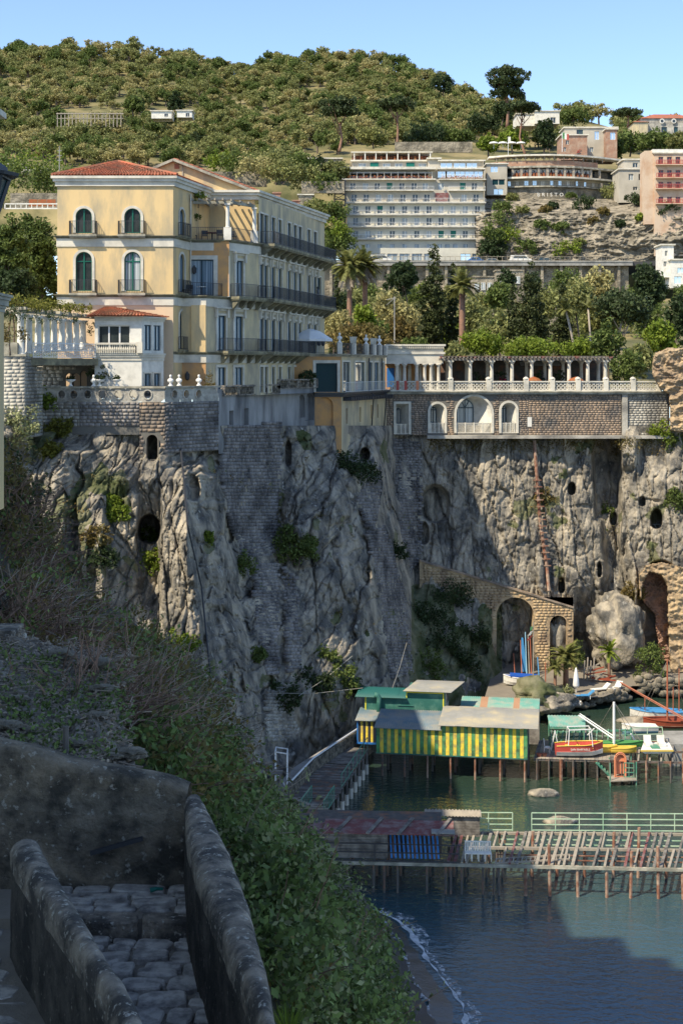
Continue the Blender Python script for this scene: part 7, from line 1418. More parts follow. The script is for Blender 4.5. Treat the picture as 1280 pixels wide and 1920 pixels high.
sw=thing('timber_stand','small grey timber stand with shelf beside the steel gate frame','stand',at(508,1500,2));c=at(508,1500,2)
for i,j in((-.6,0),(.6,0),(-.6,.8),(.6,.8)):b=MB();b.bar(c+Vector((i,j,0)),c+Vector((i,j,1.7)),.1);b.build('leg',M['plank'],sw)
for z in(.9,1.7):b=MB();b.bar(c+Vector((-.75,.4,z)),c+Vector((.75,.4,z)),1.0,.08);b.build('shelf',M['plank'],sw)
ld=thing('orange_ladder','small orange ladder leaning by the timber stand','ladder',at(500,1505,2));c=at(500,1505,2);b=MB()
for s in(-.2,.2):b.bar(c+Vector((s,0,0)),c+Vector((s,.25,1.25)),.06)
for k in range(5):b.bar(c+Vector((-.2,.05*k+.02,.15+.24*k)),c+Vector((.2,.05*k+.02,.15+.24*k)),.05)
b.build('frame',M['orangehull'],ld)
b=MB();c=at(655,1348,2.4);b.box(c.x-.3,c.x+.3,c.y,c.y+.05,3.4,3.9);b.bar(c,Vector((c.x,c.y+.03,3.4)),.05);tag(b.build('notice_board',M['steelwhite']),'small white notice board on a post left of the striped hut','sign')
tr=thing('boat_trolley','two wheeled boat trolley left on the end of the plank walkway','trolley',at(548,1532,1.8));c=at(548,1532,1.8)
for s in(-.35,.35):b=MB();b.tube([c+Vector((s,0,.25)),c+Vector((s+.1,0,.25))],.26,n=12);b.build('wheel',M['iron'],tr)
b=MB();b.bar(c+Vector((-.35,0,.25)),c+Vector((.4,0,.25)),.06);b.bar(c+Vector((0,0,.25)),c+Vector((1.0,.5,.35)),.05);b.build('axle',M['conc'],tr)
# ---------------------------------------------------------------- the front pier
pier=thing('open_pier','long weathered pier of bare joists and rusty posts across the bay','pier',(10,85,0));zp=1.8
F0,F1=at(520,1612,zp),at(1400,1631,zp);K0,K1=at(520,1558,zp),at(1400,1564,zp)
def fr_pt(px):k=(px-HX)/F;d=F1-F0;t=(k*F0.y-F0.x)/(d.x-k*d.y);return F0+d*t
def bk_pt(px):k=(px-HX)/F;d=K1-K0;t=(k*K0.y-K0.x)/(d.x-k*d.y);return K0+d*t
b=MB();b.bar(fr_pt(525)+Vector((0,0,-.08)),fr_pt(1400)+Vector((0,0,-.08)),.14,.18);b.build('front_beam',M['trimgrey'],pier);b=MB();b.bar(fr_pt(860).lerp(bk_pt(874),.5),fr_pt(1400).lerp(bk_pt(1400),.5),.14,.16);b.bar(bk_pt(600)+Vector((0,0,-.05)),bk_pt(1400)+Vector((0,0,-.05)),.14,.16);b.build('beam',M['planklight'],pier)
for t in(.22,.36,.68,.84):
    b=MB();b.bar(fr_pt(925).lerp(bk_pt(940),t)-Vector((0,0,.12)),fr_pt(1400).lerp(bk_pt(1400),t)-Vector((0,0,.12)),.06,.06);b.build('pipe_rail',M['palegreen' if t>.5 else 'rust'],pier)
for i in range(43):
    px=838+i*12.9+rnd.uniform(-3,3);p,q=fr_pt(px),bk_pt(px+16+rnd.uniform(-3,3));r=rnd.random();m='planklight' if r<.6 else('redplank' if r<.75 else 'plank')
    if r<.2:q=p.lerp(q,.5)
    if .2<r<.4:p=p.lerp(q,.52)
    b=MB();b.bar(p+Vector((0,0,.06)),q+Vector((0,0,.06)),rnd.uniform(.10,.2),.08);b.build('joist',M[m],pier)
for px in(985,1029,1082,1137,1184,1233,1279,1330,1380):
    for t,dx in((0,0),(.55,6)):
        p=fr_pt(px+dx).lerp(bk_pt(px+dx+14),t);hh=rnd.choice([0,0,.9,1.2]);b=MB();b.tube([p+Vector((0,.1,hh)),p+Vector((rnd.uniform(-.1,.1),.1,-3.2))],.095,n=7);b.build('post',M['rust'],pier)
for px in(562,606,651,700,720,745,800,835,845,865,905,925,935):
    for t in(0,.5,.95):p=fr_pt(px).lerp(bk_pt(px+12),t);b=MB();b.tube([p+Vector((0,.1,0)),p+Vector((0,.1,-3.0))],.07,n=6);b.build('post',M['plankdark'],pier)
railing(pier,[fr_pt(545),fr_pt(860)],1.05,3.6,'iron',bar=.06,thick=.06,rails=3)
for a,c in((600,961),(997,1400)):railing(pier,[bk_pt(a)+Vector((0,.25,0)),bk_pt(c)+Vector((0,.25,0))],1.15,1.45,'palegreen',bar=.05,thick=.05,rails=4)
b=MB();p,q=at(928,1619,1.86),at(1066,1611,1.86);e=Vector((.15,.75,0));b.bar(p,q,.09);b.bar(p+e,q+e,.09)
for i in range(18):a=p.lerp(q,i/17);b.bar(a,a+e,.07)
tag(b.build('lying_ladder',M['planklight']),'long pale wooden ladder lying along the front of the open pier','ladder')
# boarded cabins on the pier
cb=thing('pier_cabins','row of plank pier cabins with faded red board roofs and blue slats','cabin',(1,84,zp))
fcab=Fr(fr_pt(545)+Vector((0,.55,0)),F1-F0);uc_=lambda p:fcab.uz(p)[0];zt1=3.28
for i in range(8):
    z0=zp+i*.185
    for a,c,m in((545,612,'plank'),(612,727,'plank'),(905,826,'')):
        if m:b=MB(fcab);b.box(uc_(a),uc_(c)-.015,-.05,rnd.uniform(0,.02),z0+.008,z0+.177);b.build('plank',M[m],cb)
b=MB(fcab);b.box(uc_(545),uc_(727),-4.4,-.06,zp,zt1-.05);b.box(uc_(727),uc_(828),-4.4,-1.2,zp,zt1-.05);b.build('inner_wall',M['plankdark'],cb)
for i in range(12):u=uc_(730+i*8.0);b=MB(fcab);b.bar((u,-.9,zt1-.05),(u+.12,.02,zp+.05),.11,.05);b.build('blue_slat',M['blueslat'],cb)
for i in range(9):u=uc_(734+i*10);b=MB(fcab);b.bar((u,-.96,zt1-.1),(u+.15,-.04,zp+.05),.09,.04);b.build('rust_slat',M['rust'],cb)
for a,c,z,nm in((497,603,zt1-.18,5),(606,850,zt1+.04,6)):
    for i in range(nm):b=MB(fcab);d=.35-i*2.0/nm;b.hexa([(uc_(a)+rnd.uniform(-.15,.1),d,z+(.35-d)*.10),(uc_(c)+rnd.uniform(-.1,.15),d,z+(.35-d)*.10),(uc_(c),d-2.0/nm+.02,z+(.35-d+2.0/nm)*.10),(uc_(a),d-2.0/nm+.02,z+(.35-d+2.0/nm)*.10),(uc_(a),d,z+.05+(.35-d)*.10),(uc_(c),d,z+.05+(.35-d)*.10),(uc_(c),d-2.0/nm+.02,z+.05+(.35-d+2.0/nm)*.10),(uc_(a),d-2.0/nm+.02,z+.05+(.35-d+2.0/nm)*.10)]);b.build('roof_board',M['redplank'],cb)
for px in(537,640,700,758,830):u=uc_(px);z=zt1+.1-(.2 if px<600 else 0);b=MB(fcab);b.bar((u-.35,.5,z+.05),(u+.45,-1.7,z+.30),.2,.08);b.build('batten',M['plank'],cb)
b=MB(fcab);b.box(uc_(808),uc_(852),-.4,.42,zt1+.16,zt1+.2);b.build('metal_sheet',M['sheetgrey'],cb)
b=MB(fcab);b.box(uc_(593),uc_(613),.05,.15,.1,1.55);tag(b.build('turquoise_panel',M['sheetteal']),'turquoise panel hanging under the plank pier cabins','panel')
rc=thing('rear_plank_cabin','small grey plank cabin with rusted ribbed roof behind the blue slats','cabin',bk_pt(860));frc=Fr(bk_pt(838)+Vector((0,-.8,0)),F1-F0);ur_=lambda p:frc.uz(p)[0]
for i in range(8):b=MB(frc);b.box(ur_(838),ur_(899),-.04,rnd.uniform(0,.02),zp+i*.16+.006,zp+i*.16+.155);b.build('plank',M['plank'],rc)
b=MB(frc);b.box(ur_(838),ur_(899),-.75,-.05,zp,zp+1.3);b.build('inner_wall',M['plankdark'],rc);corrugated(rc,frc(ur_(795),.2,zp+1.32),frc(ur_(902),.2,zp+1.32),frc(ur_(902),-.8,zp+1.40),frc(ur_(795),-.8,zp+1.40),'planklight',.2,.04)
g='white plastic chairs on the pier'
for i in range(4):
    c=fr_pt(878+i*12.5)+Vector((0,.3,.12));t=thing('plastic_chair',('leftmost','second from left','third from left','rightmost')[i]+' of four white plastic chairs in a row on the pier','chair',c,g);c=Vector(c)
    for a_,d_ in((-.17,-.2),(.17,-.2),(-.17,.2),(.17,.2)):b=MB();b.bar(c+Vector((a_,d_,0)),c+Vector((a_,d_,.42)),.04);b.build('leg',M['white'],t)
    b=MB();b.bar(c+Vector((0,-.24,.44)),c+Vector((0,.24,.44)),.38,.05);b.build('seat',M['white'],t);b=MB()
    for k in range(4):b.bar(c+Vector((-.15+k*.1,.23,.46)),c+Vector((-.15+k*.1,.33,1.0)),.06,.03)
    b.bar(c+Vector((-.19,.33,.98)),c+Vector((.19,.33,.98)),.06);b.build('backrest',M['white'],t)
# ---------------------------------------------------------------- dock at the right
dk=thing('boat_dock','plank boat dock on thin dark posts right of the striped hut','dock',at(1120,1420,1.6));zd=1.6;d0,d1,d2,d3=at(1000,1422,zd),at(1285,1428,zd),at(1285,1388,zd),at(1010,1388,zd)
for i in range(40):
    t=(i+.5)/40
    if t>.62 and i%3:continue
    p,q=d0.lerp(d1,t),d3.lerp(d2,t);b=MB();b.bar(p,q,.26 if t<.62 else .12,.06);b.build('plank',M['planklight' if i%4 else 'plank'],dk)
b=MB();[b.bar(d0.lerp(d3,s)-Vector((0,0,.12)),d1.lerp(d2,s)-Vector((0,0,.12)),.12,.14)for s in(0.02,.5,.98)];b.build('bearer',M['plankdark'],dk)
for i in range(13):
    for s in(0,.6):p=d0.lerp(d1,.02+i*.08).lerp(d3.lerp(d2,.02+i*.08),s);b=MB();b.tube([p,p-Vector((0,0,2.6))],.07 if i !=2 else .13,n=6);b.build('post',M['rust' if i in(2,9,12)else 'plankdark'],dk)
railing(dk,[at(1185,1392,zd),at(1240,1390,zd),at(1242,1405,zd)],1.1,1.6,'palegreen',bar=.05,thick=.05,rails=3)
tf=thing('dock_joist_frame','open green pier frame of joists behind the boat dock','trellis',at(1110,1380,1.8));p0,p1=at(1030,1392,1.9),at(1182,1388,1.9);e=Vector((.6,3.0,0));b=MB()  # bare joist frame of the dock, not a plant support
b.bar(p0,p1,.12,.14);b.bar(p0+e,p1+e,.12,.14);b.bar(p0+e*.5,p1+e*.5,.1,.12);b.build('beam',M['greensteel'],tf)
for i in range(15):a=p0.lerp(p1,i/14);b=MB();b.bar(a+Vector((0,0,.1)),a+e+Vector((0,0,.1)),.1);b.build('joist',M['greensteel' if i%3 else 'plank'],tf)
for i in range(6):a=p0.lerp(p1,i/5);b=MB();b.tube([a+Vector((0,0,1.0 if i>3 else 0)),a-Vector((0,0,2.8))],.06,n=6);b.build('post',M['greensteel'],tf)
cg=thing('teal_canopy','teal corrugated canopy roof between the striped hut and the dock','canopy',at(1060,1370,2));f4=Fr(at(1030,1362,3.2),(1,-.05));corrugated(cg,f4(0,0,3.2),f4(2.7,0,3.2),f4(2.9,-1.9,3.6),f4(0,-1.9,3.6),'sheetteal',.2,.03);b=MB(f4);b.box(0,2.7,-.06,0,3.02,3.15);b.build('fascia',M['greensteel'],cg)
for u,d in((.1,-.1),(2.6,-.1),(.1,-1.8),(2.6,-1.8)):b=MB(f4);b.tube([(u,d,3.15),(u,d,0)],.05);b.build('post',M['greensteel'],cg)
def hull(name,label,c,L_,B_,h,rz,m,rim='white',cat='boat',group=None,inner='planklight',bottom=None,thw=3,deck=False,stern=.75):
    c=Vector(c);t=thing(name,label,cat,c,group);cs,sn=math.cos(rz),math.sin(rz);tf_=lambda x,y,z:c+Vector((x*cs-y*sn,x*sn+y*cs,z));N_=13;secs=[]
    for i in range(N_):
        s=-1+2*i/(N_-1);w=B_/2*((1-max(0,s)**2.4)if s>0 else(1-(1-stern)*s*s));w=max(w,.03);kz=.5*h*max(0,s-.55)**1.2;sh=h*(1+.22*s*abs(s)*(1 if s>0 else .45)+.04)
        secs.append([(s*L_/2,-w,sh),(s*L_/2,-w*.86,kz+(sh-kz)*.42),(s*L_/2,-w*.5,kz+.04),(s*L_/2,0,kz),(s*L_/2,w*.5,kz+.04),(s*L_/2,w*.86,kz+(sh-kz)*.42),(s*L_/2,w,sh)])
    b=MB();bot=MB()
    for i in range(N_-1):
        for j in range(6):(bot if bottom and j in(1,2,3,4)else b).poly([tf_(*secs[i][j]),tf_(*secs[i+1][j]),tf_(*secs[i+1][j+1]),tf_(*secs[i][j+1])])
    b.poly([tf_(*p)for p in secs[0]]);b.build('hull',M[m],t)
    if bottom:bot.build('bottom',M[bottom],t)
    b=MB();fl=.96 if deck else .45
    for i in range(N_-1):b.poly([tf_(secs[k][6*e_][0],secs[k][6*e_][1]*.93,secs[k][0][2]*fl)for k,e_ in((i,0),(i+1,0),(i+1,1),(i,1))])
    b.build('deck',M[inner],t)
    for e_ in(0,6):b=MB();b.tube([tf_(*s[e_])for s in secs],.05*max(.7,B_/1.6),n=5);b.build('gunwale',M[rim],t)
    for k in range(thw):s=secs[3+k*3];b=MB();b.bar(tf_(s[0][0],s[0][1]*.9,h*.75),tf_(s[0][0],s[6][1]*.9,h*.75),.22,.05);b.build('thwart',M[rim],t)
    return t,tf_
t,tf_=hull('red_boat','red wooden boat with white bottom and white hoop frame on the dock',at(1085,1416,1.75),3.5,1.35,.85,.0,'redhull','yellowhull',bottom='white',inner='cloth')
for x in(-.9,.9):
    b=MB();b.tube([tf_(x,-.6,.8),tf_(x*.9,-.5,2.0),tf_(x*.9,.5,2.0),tf_(x,.6,.8)],.035,n=5);b.build('hoop',M['steelwhite'],t)
b=MB();b.bar(tf_(-.81,-.5,2.0),tf_(.81,-.5,2.05),.06);b.bar(tf_(-.81,.5,2.0),tf_(.81,.5,2.05),.06);b.build('hoop_rail',M['steelwhite'],t)
to=lettering('boat_name','SAN RAFFAELE',.22,M['white'],.004);to.parent=t;to.location=(-.75,-.685,.52);to.rotation_euler=(R(82),0,0)
cr=thing('white_derrick','white mast derrick with boom and stay wires on the dock','crane',at(1150,1408,zd));c=at(1150,1408,zd);mt=c+Vector((0,0,3.7));b=MB();b.tube([c,mt],.11,.09,8);b.build('mast',M['steelwhite'],cr);b=MB();q=at(1084,1341,3.9);b.tube([c+Vector((0,0,.9)),q],.06,n=6);b.tube([c+Vector((0,.1,1.1)),q+Vector((.1,.1,.1))],.04,n=5);b.tube([at(1101,1378,2.6),at(1113,1366,3.2)],.05);b.build('boom',M['steelwhite'],cr)
b=MB();b.tube([mt,at(1120,1366,3.0)],.02,n=4);b.tube([mt,at(1177,1371,3.0)],.02,n=4);b.tube([mt,c+Vector((1.9,-.4,.9))],.02,n=4);b.build('stay_wire',M['plank'],cr);b=MB();b.bar(at(1182,1376,2.6),at(1194,1398,zd),.1);b.build('strut',M['steelwhite'],cr)
t,_=hull('yellow_canoe','yellow canoe lying on the dock left of the white mast',at(1122,1411,1.75),2.7,.8,.45,.02,'yellowhull','yellowhull',thw=0,deck=True,inner='yellowhull');t,_=hull('yellow_canoe','short yellow canoe lying on the dock right of the white mast',at(1168,1412,1.75),1.9,.75,.42,-.05,'yellowhull','yellowhull',thw=0,deck=True,inner='yellowhull')
t,_=hull('green_canoe','long green canoe lying behind the yellow canoes on the dock',at(1152,1402,1.75),4.2,.8,.42,.0,'greenhull','greenhull',thw=0,deck=True,inner='greenhull')
pd=thing('pedal_boat','white and yellow pedal boat with green seat on the dock','pedal boat',at(1229,1414,1.75));c=at(1229,1414,1.75);b=MB();b.hexa([c+Vector(v)for v in((-1.0,-.6,.2),(1.0,-.6,.2),(1.1,1.4,.2),(-.5,1.4,.2),(-1.3,-.75,.5),(1.1,-.75,.5),(1.3,1.5,.5),(-.6,1.5,.5))]);b.build('hull',M['white'],pd)
b=MB();b.hexa([c+Vector(v)for v in((-1.32,-.78,.40),(1.12,-.78,.40),(1.12,-.755,.40),(-1.32,-.755,.40),(-1.32,-.78,.51),(1.12,-.78,.51),(1.12,-.755,.51),(-1.32,-.755,.51))]);b.build('yellow_rim',M['yellowhull'],pd)
for x in(-.45,.55):b=MB();b.bar(c+Vector((x,.2,.62)),c+Vector((x,.9,.62)),.55,.2);b.bar(c+Vector((x,.95,.7)),c+Vector((x,1.1,1.15)),.55,.12,(0,1,0));b.build('seat',M['white'],pd)
b=MB();b.bar(c+Vector((-.1,-.4,.56)),c+Vector((-.1,.5,.56)),.6,.1);b.build('green_mat',M['greensteel'],pd)
pf=thing('landing_stage','low plank landing stage holding the upright orange hull','stage',at(1168,1460,.35));e0,e1=at(1143,1464,.4),at(1192,1462,.4)
for i in range(6):b=MB();o=Vector((0,.28*i,0));b.bar(e0+o,e1+o,.26,.08);b.build('plank',M['planklight'],pf)
for p in(e0,e1,e0+Vector((.2,1.4,0)),e1+Vector((-.1,1.4,0))):b=MB();b.tube([p+Vector((0,0,1.3)),p-Vector((0,0,1.4))],.05);b.build('post',M['greensteel'],pf)
railing(pf,[e1+Vector((-.8,.5,0)),e1+Vector((-.1,.4,0))],1.1,.6,'greensteel',bar=.05,thick=.04,rails=4)
st=thing('green_steps','green steel steps going down beside the orange hull','steps',at(1135,1440,1));s0,s1=at(1117,1430,1.5),at(1145,1458,.3);b=MB();b.bar(s0,s1,.08,.14);b.bar(s0+Vector((.1,.8,0)),s1+Vector((.1,.8,0)),.08,.14);b.build('stringer',M['greensteel'],st)
for i in range(5):p=s0.lerp(s1,.1+.2*i);b=MB();b.bar(p,p+Vector((.1,.8,0)),.26,.05);b.build('tread',M['greensteel'],st)
oh=thing('orange_hull','upright orange dinghy hull standing on its stern by the dock','dinghy',at(1162,1457,.45));c=at(1162,1457,.45);b=MB();N_=14
def op(i,r,y):t=math.pi*i/N_;return c+Vector((-.42*r*math.cos(t)*1.0,y,1.25+.55*r*math.sin(t)))
rimo=[c+Vector((-.40,0,.0))]+[op(i,1,0)for i in range(N_+1)]+[c+Vector((.40,0,0))];rimi=[c+Vector((-.30,-.02,.1))]+[op(i,.78,-.02)for i in range(N_+1)]+[c+Vector((.30,-.02,.1))];back=[p+Vector((0,.42,0))for p in rimi];deep=[p*.0+(c+Vector((0,.30,.85)))+((p-(c+Vector((0,0,.85))))*.9)for p in rimi]
for a,d_ in((rimo,rimi),(rimi,deep)):
    for i in range(len(a)-1):b.poly([a[i],a[i+1],d_[i+1],d_[i]])
for i in range(len(rimo)-1):b.poly([rimo[i],rimo[i+1],back[i+1],back[i]])
b.poly(deep);b.poly(back);b.poly([rimo[0],rimo[-1],rimi[-1],rimi[0]]);b.build('hull',M['orangehull'],oh);b=MB();b.tube(rimo,.05,n=6);b.build('rim',M['orangehull'],oh);b=MB();b.bar(c+Vector((-.3,.2,1.25)),c+Vector((.3,.2,1.25)),.3,.06,(0,1,0));b.build('seat',M['orangehull'],oh)
c=at(1024,1412,zd);t=thing('plastic_chair','single white plastic chair beside the striped hut doorway','chair',c)
for a_,d_ in((-.2,-.2),(.2,-.2),(-.2,.2),(.2,.2)):b=MB();b.bar(c+Vector((a_,d_,0)),c+Vector((a_,d_,.42)),.05);b.build('leg',M['white'],t)
b=MB();b.bar(c+Vector((0,-.25,.44)),c+Vector((0,.25,.44)),.5,.06);b.build('seat',M['white'],t);b=MB();b.bar(c+Vector((-.22,-.2,.5)),c+Vector((-.22,.2,.95)),.06,.5);b.build('backrest',M['white'],t)
b=MB();c=at(1040,1408,zd)
for s in(-.3,.3):b.bar(c+Vector((s,0,0)),c+Vector((0,.1,1.5)),.05);b.bar(c+Vector((s,.4,0)),c+Vector((0,.15,1.5)),.05)
tag(b.build('step_ladder',M['steelwhite']),'white folding step ladder between the hut and the red boat','ladder')
for px,lb in((1010,'terracotta pot on the dock edge, left one by the hut corner'),(1020,'terracotta pot on the dock edge, right one by the hut corner')):c=at(px,1419,zd);b=MB();b.lathe(c,[(.14,0),(.2,.25),(.22,.25),(.18,.22)],10);tag(b.build('plant_pot',M['tile']),lb,'plant pot')
b=MB();p=at(1255,1400,1.5);b.box(p.x,p.x+4,p.y,p.y+4,-1,1.7);tag(b.build('concrete_block',M['conc']),'grey concrete block pier at the right edge behind the pedal boat','block')
shrub('green_net','bundle of teal fishing net by the dock rail',at(1196,1398,zd),.3,'greensteel',.14,220,cat='net')
# ---------------------------------------------------------------- boats and things in the cove
t,tf_=hull('blue_boat','white boat with bright blue deck moored at the right edge of the cove',Vector((X(1225,125),124,-.15)),4.6,1.6,.8,math.pi-.05,'white','bluehull',inner='bluehull',thw=2,deck=True)
t,tf_=hull('white_boat','small white boat with pale blue waterline moored below the blue boat',Vector((X(1197,119.5),119.3,-.12)),3.0,1.2,.65,math.pi+.06,'white','white',inner='cloth',bottom='lightblue',thw=2,deck=True)
t,tf_=hull('sailing_boat','red brown wooden sailing boat with tall mast at the right edge',Vector((X(1262,121),121,-.15)),5.2,1.7,.75,math.pi+.02,'woodhull','woodhull',inner='planklight',thw=1)
b=MB();m0=Vector((X(1250,121),121,.3));b.tube([m0,m0+Vector((0,0,5.4))],.09,.06,7);b.build('mast',M['mast'],t);b=MB();b.tube([Vector((X(1162,124),124,3.1)),Vector((X(1300,118),119,.9))],.06,n=6);b.tube([Vector((X(1164,124),124,2.95)),Vector((X(1300,118),119,.75))],.04,n=5);b.build('yard',M['mast'],t);b=MB()
for dx,dz in((-2.6,.3),(-2.1,.2),(2.0,.2)):b.tube([m0+Vector((0,0,5.3)),m0+Vector((dx,.4,dz))],.015,n=3)
b.build('rigging',M['plank'],t)
for px,h,lb in((1272,4.6,'bare thin mast at the extreme right of the cove'),(1261,3.0,'short bare pole right of the tall mast'),(1208,2.1,'short brown pole beside the bow of the blue boat')):b=MB();c=Vector((X(px,124),124,-.3));b.tube([c,c+Vector((0,0,h))],.055,.04,6);tag(b.build('mooring_pole',M['mast']),lb,'pole')
b=MB();b.lathe(Vector((X(1260,114),114,0)),[(.02,-.1),(.16,0),(.16,.1),(.02,.2)],10);tag(b.build('buoy',M['cloth'],smooth=True),'small pale buoy floating near the white boat','buoy')
b=MB();c=at(1049,1330,.15);b.bar(c+Vector((-1,0,0)),c+Vector((1,.1,0)),.3,.06);b.bar(c,c-Vector((0,0,.5)),.08);tag(b.build('diving_board',M['planklight']),'narrow pale plank on a post standing in the cove water','plank')
t,tf_=hull('covered_boat','white boat under a dark blue cover ashore in the big arch',Vector((X(978,131),131,1.3)),3.4,1.4,.75,3.05,'white','steelwhite',inner='bluecover',thw=0,deck=True);b=MB();b.bar(tf_(-1.4,0,.85),tf_(1.1,0,.95),1.2,.12);b.build('cover',M['bluecover'],t)
t,tf_=hull('beached_boat','upturned long white hull lying on the rock mound of the cove',Vector((X(1047,124.5),123.8,1.15)),3.6,.85,.4,2.98,'cloth','planklight',inner='cloth',thw=0,deck=True)
g='masts stored in the big arch'
for i,(px,y0,y1,m,lb)in enumerate(((962,1262,1225,'mast','short brown mast left in the big arch'),(975,1262,1200,'mast','reddish mast in the big arch beside the blue sail'),(984,1262,1185,'lightblue','pale blue mast in the big arch'),(989,1262,1190,'planklight','pale wooden mast in the big arch'),(993,1262,1195,'mast','brown mast nearest the pier of the big arch'),(1007,1265,1232,'bluehull','short blue mast in front of the arch pier'))):
    b=MB();p,q=W(px+3,y0,134),W(px,y1,135);p.z=1.2;b.tube([p,q],.06,.04,6);tag(b.build('stored_mast',M[m]),lb,'mast',g)
b=MB();p=W(978,1196,134.6);b.hexa([p+Vector(v)for v in((-.1,0,-3.2),(.5,0,-3.2),(.5,.15,-3.2),(-.1,.15,-3.2),(-.05,0,0),(.1,0,0),(.1,.15,0),(-.05,.15,0))]);tag(b.build('furled_sail',M['bluehull']),'furled bright blue sail standing in the big arch','sail')
fl_=thing('flag_pole','pale pole with limp red and white flag before the ramp wall','flag',Vector((X(999,128),128,1.1)));c=Vector((X(999,128),128,1.1));b=MB();b.tube([c,W(999,1166,128)],.07,.05,6);b.build('pole',M['planklight'],fl_);p=W(998,1180,127.9)
for k,m in enumerate(('hg','white','red')):b=MB();b.hexa([p+Vector(v)for v in((-.05-.15*k,0,-.1-.45*k),(-.25-.15*k,-.05,-.1-.45*k),(-.25-.15*k,.02,-.1-.45*k),(-.05-.15*k,.05,-.1-.45*k),(.0,0,.25-.4*k),(-.2,-.05,.2-.4*k),(-.2,.02,.2-.4*k),(0,.05,.25-.4*k))]);b.build('stripe',M[m],fl_)
b=MB();c=Vector((X(1022,126.5),126.5,1));b.tube([c,c+Vector((0,0,3.3))],.05,n=5);tag(b.build('thin_pole',M['mast']),'thin brown pole between the flag pole and the fan palm','pole')
pu=thing('closed_parasol','closed white parasol standing on the cove beach','parasol',Vector((X(1079,128.5),128.5,1.1)));c=Vector((X(1079,128.5),128.5,1.1));b=MB();b.lathe(c,[(.22,.55),(.30,.75),(.22,1.5),(.12,2.1),(.03,2.35)],9);b.build('canopy',M['cloth'],pu,True);b=MB();b.tube([c,c+Vector((0,0,.7))],.03);b.build('pole',M['steelwhite'],pu)
def lounger(px,D,m,lb,rz):
    c=Vector((X(px,D),D,1.1));t=thing('sun_lounger',lb,'lounger',c);cs,sn=math.cos(rz),math.sin(rz);q=lambda x,y,z:c+Vector((x*cs-y*sn,x*sn+y*cs,z));b=MB();b.bar(q(-.9,0,.32),q(.4,0,.32),.6,.06);b.build('seat',M[m],t);b=MB();b.bar(q(.4,0,.33),q(.9,0,.75),.6,.06);b.build('backrest',M[m],t)
    for x in(-.8,.5):
        for y in(-.25,.25):b=MB();b.bar(q(x,y,0),q(x,y,.3),.05);b.build('leg',M['steelwhite'],t)
lounger(1094,126.5,'bluehull','blue sun lounger below the closed white parasol',.05);lounger(1125,129,'white','white sun lounger with raised back on the cove beach',.4);lounger(1153,129.5,'white','white lounger with green cushion nearest the water at the cove',.9)
palm(1060,131,1232,64,'low fan palm clump by the small arch of the cove',.25,64,base=Vector((X(1060,131),131,1.2)),fl=1.7);palm(1042,129.5,1250,34,'smaller fan palm left of the low palm clump',.15,36,base=Vector((X(1040,129.5),129.5,1.1)),fl=1.1);palm(1141,134,1222,28,'bright banana plant at the foot of the huge boulder',.14,22,base=Vector((X(1141,134),134,1.3)),fl=1.3,m='lime')
shrub('cove_shrub','large dark green shrub in front of the huge boulder',Vector((X(1216,134),134,1.0)),1.6,'oak',.24,1800,sq=1.3);shrub('cove_shrub','dark green shrub in the shade of the cove cave',Vector((X(1075,137),136.3,2.2)),.9,'oak',.22,700,sq=1.6);shrub('cove_shrub','low flowering shrub with pale stones under the fan palm',Vector((X(1062,128.5),128.5,1.0)),.6,'bramblelight',.16,500)
bt2=thing('boat_racks','stack of old reddish boat timbers and benches on the cove beach','timber stack',Vector((X(1108,133),133,1.2)))
for i in range(12):p=Vector((X(1092+i*3.4,133),132.5+rnd.uniform(-.6,.8),1.3+rnd.uniform(0,.9)));b=MB();b.bar(p,p+Vector((rnd.uniform(.6,1.8),rnd.uniform(-.4,.4),rnd.uniform(-.5,.8))),.13,.1);b.build('timber',M['woodhull' if i%3 else 'planklight'],bt2)
for i in range(4):p=Vector((X(1094+i*6,133),133.2,1.1));b=MB();b.tube([p,p+Vector((.1,0,2.0+.3*(i%2)))],.07,n=5);b.build('upright',M['planklight'],bt2)
for px,lb in((1030,'round dark cafe table beside the covered boat'),(1022,'dark cafe chair group left of the fan palm')):table(Vector((X(px,129),129,1.1)),lb,'iron',.4)
strip('pale_path',[(900,1330),(930,1322),(960,1316),(990,1310)],[(905,1338),(935,1328),(965,1320),(990,1315)],1.45,1.45,M['conc'],sub=3)
b=MB();
for(x0,y0,x1,y1,d0_,d1_)in((505,1300,680,1290,104,112),(560,1305,660,1230,106,114),(460,1390,520,1370,98,103),(735,1290,762,1205,110,121)):b.tube([W(x0,y0,d0_),W((x0+x1)/2,(y0+y1)/2+5,(d0_+d1_)/2),W(x1,y1,d1_)],.025,n=3)
tag(b.build('slack_cables',M['sheetgrey']),'slack pale cables strung between the hut and the cliff','cables')
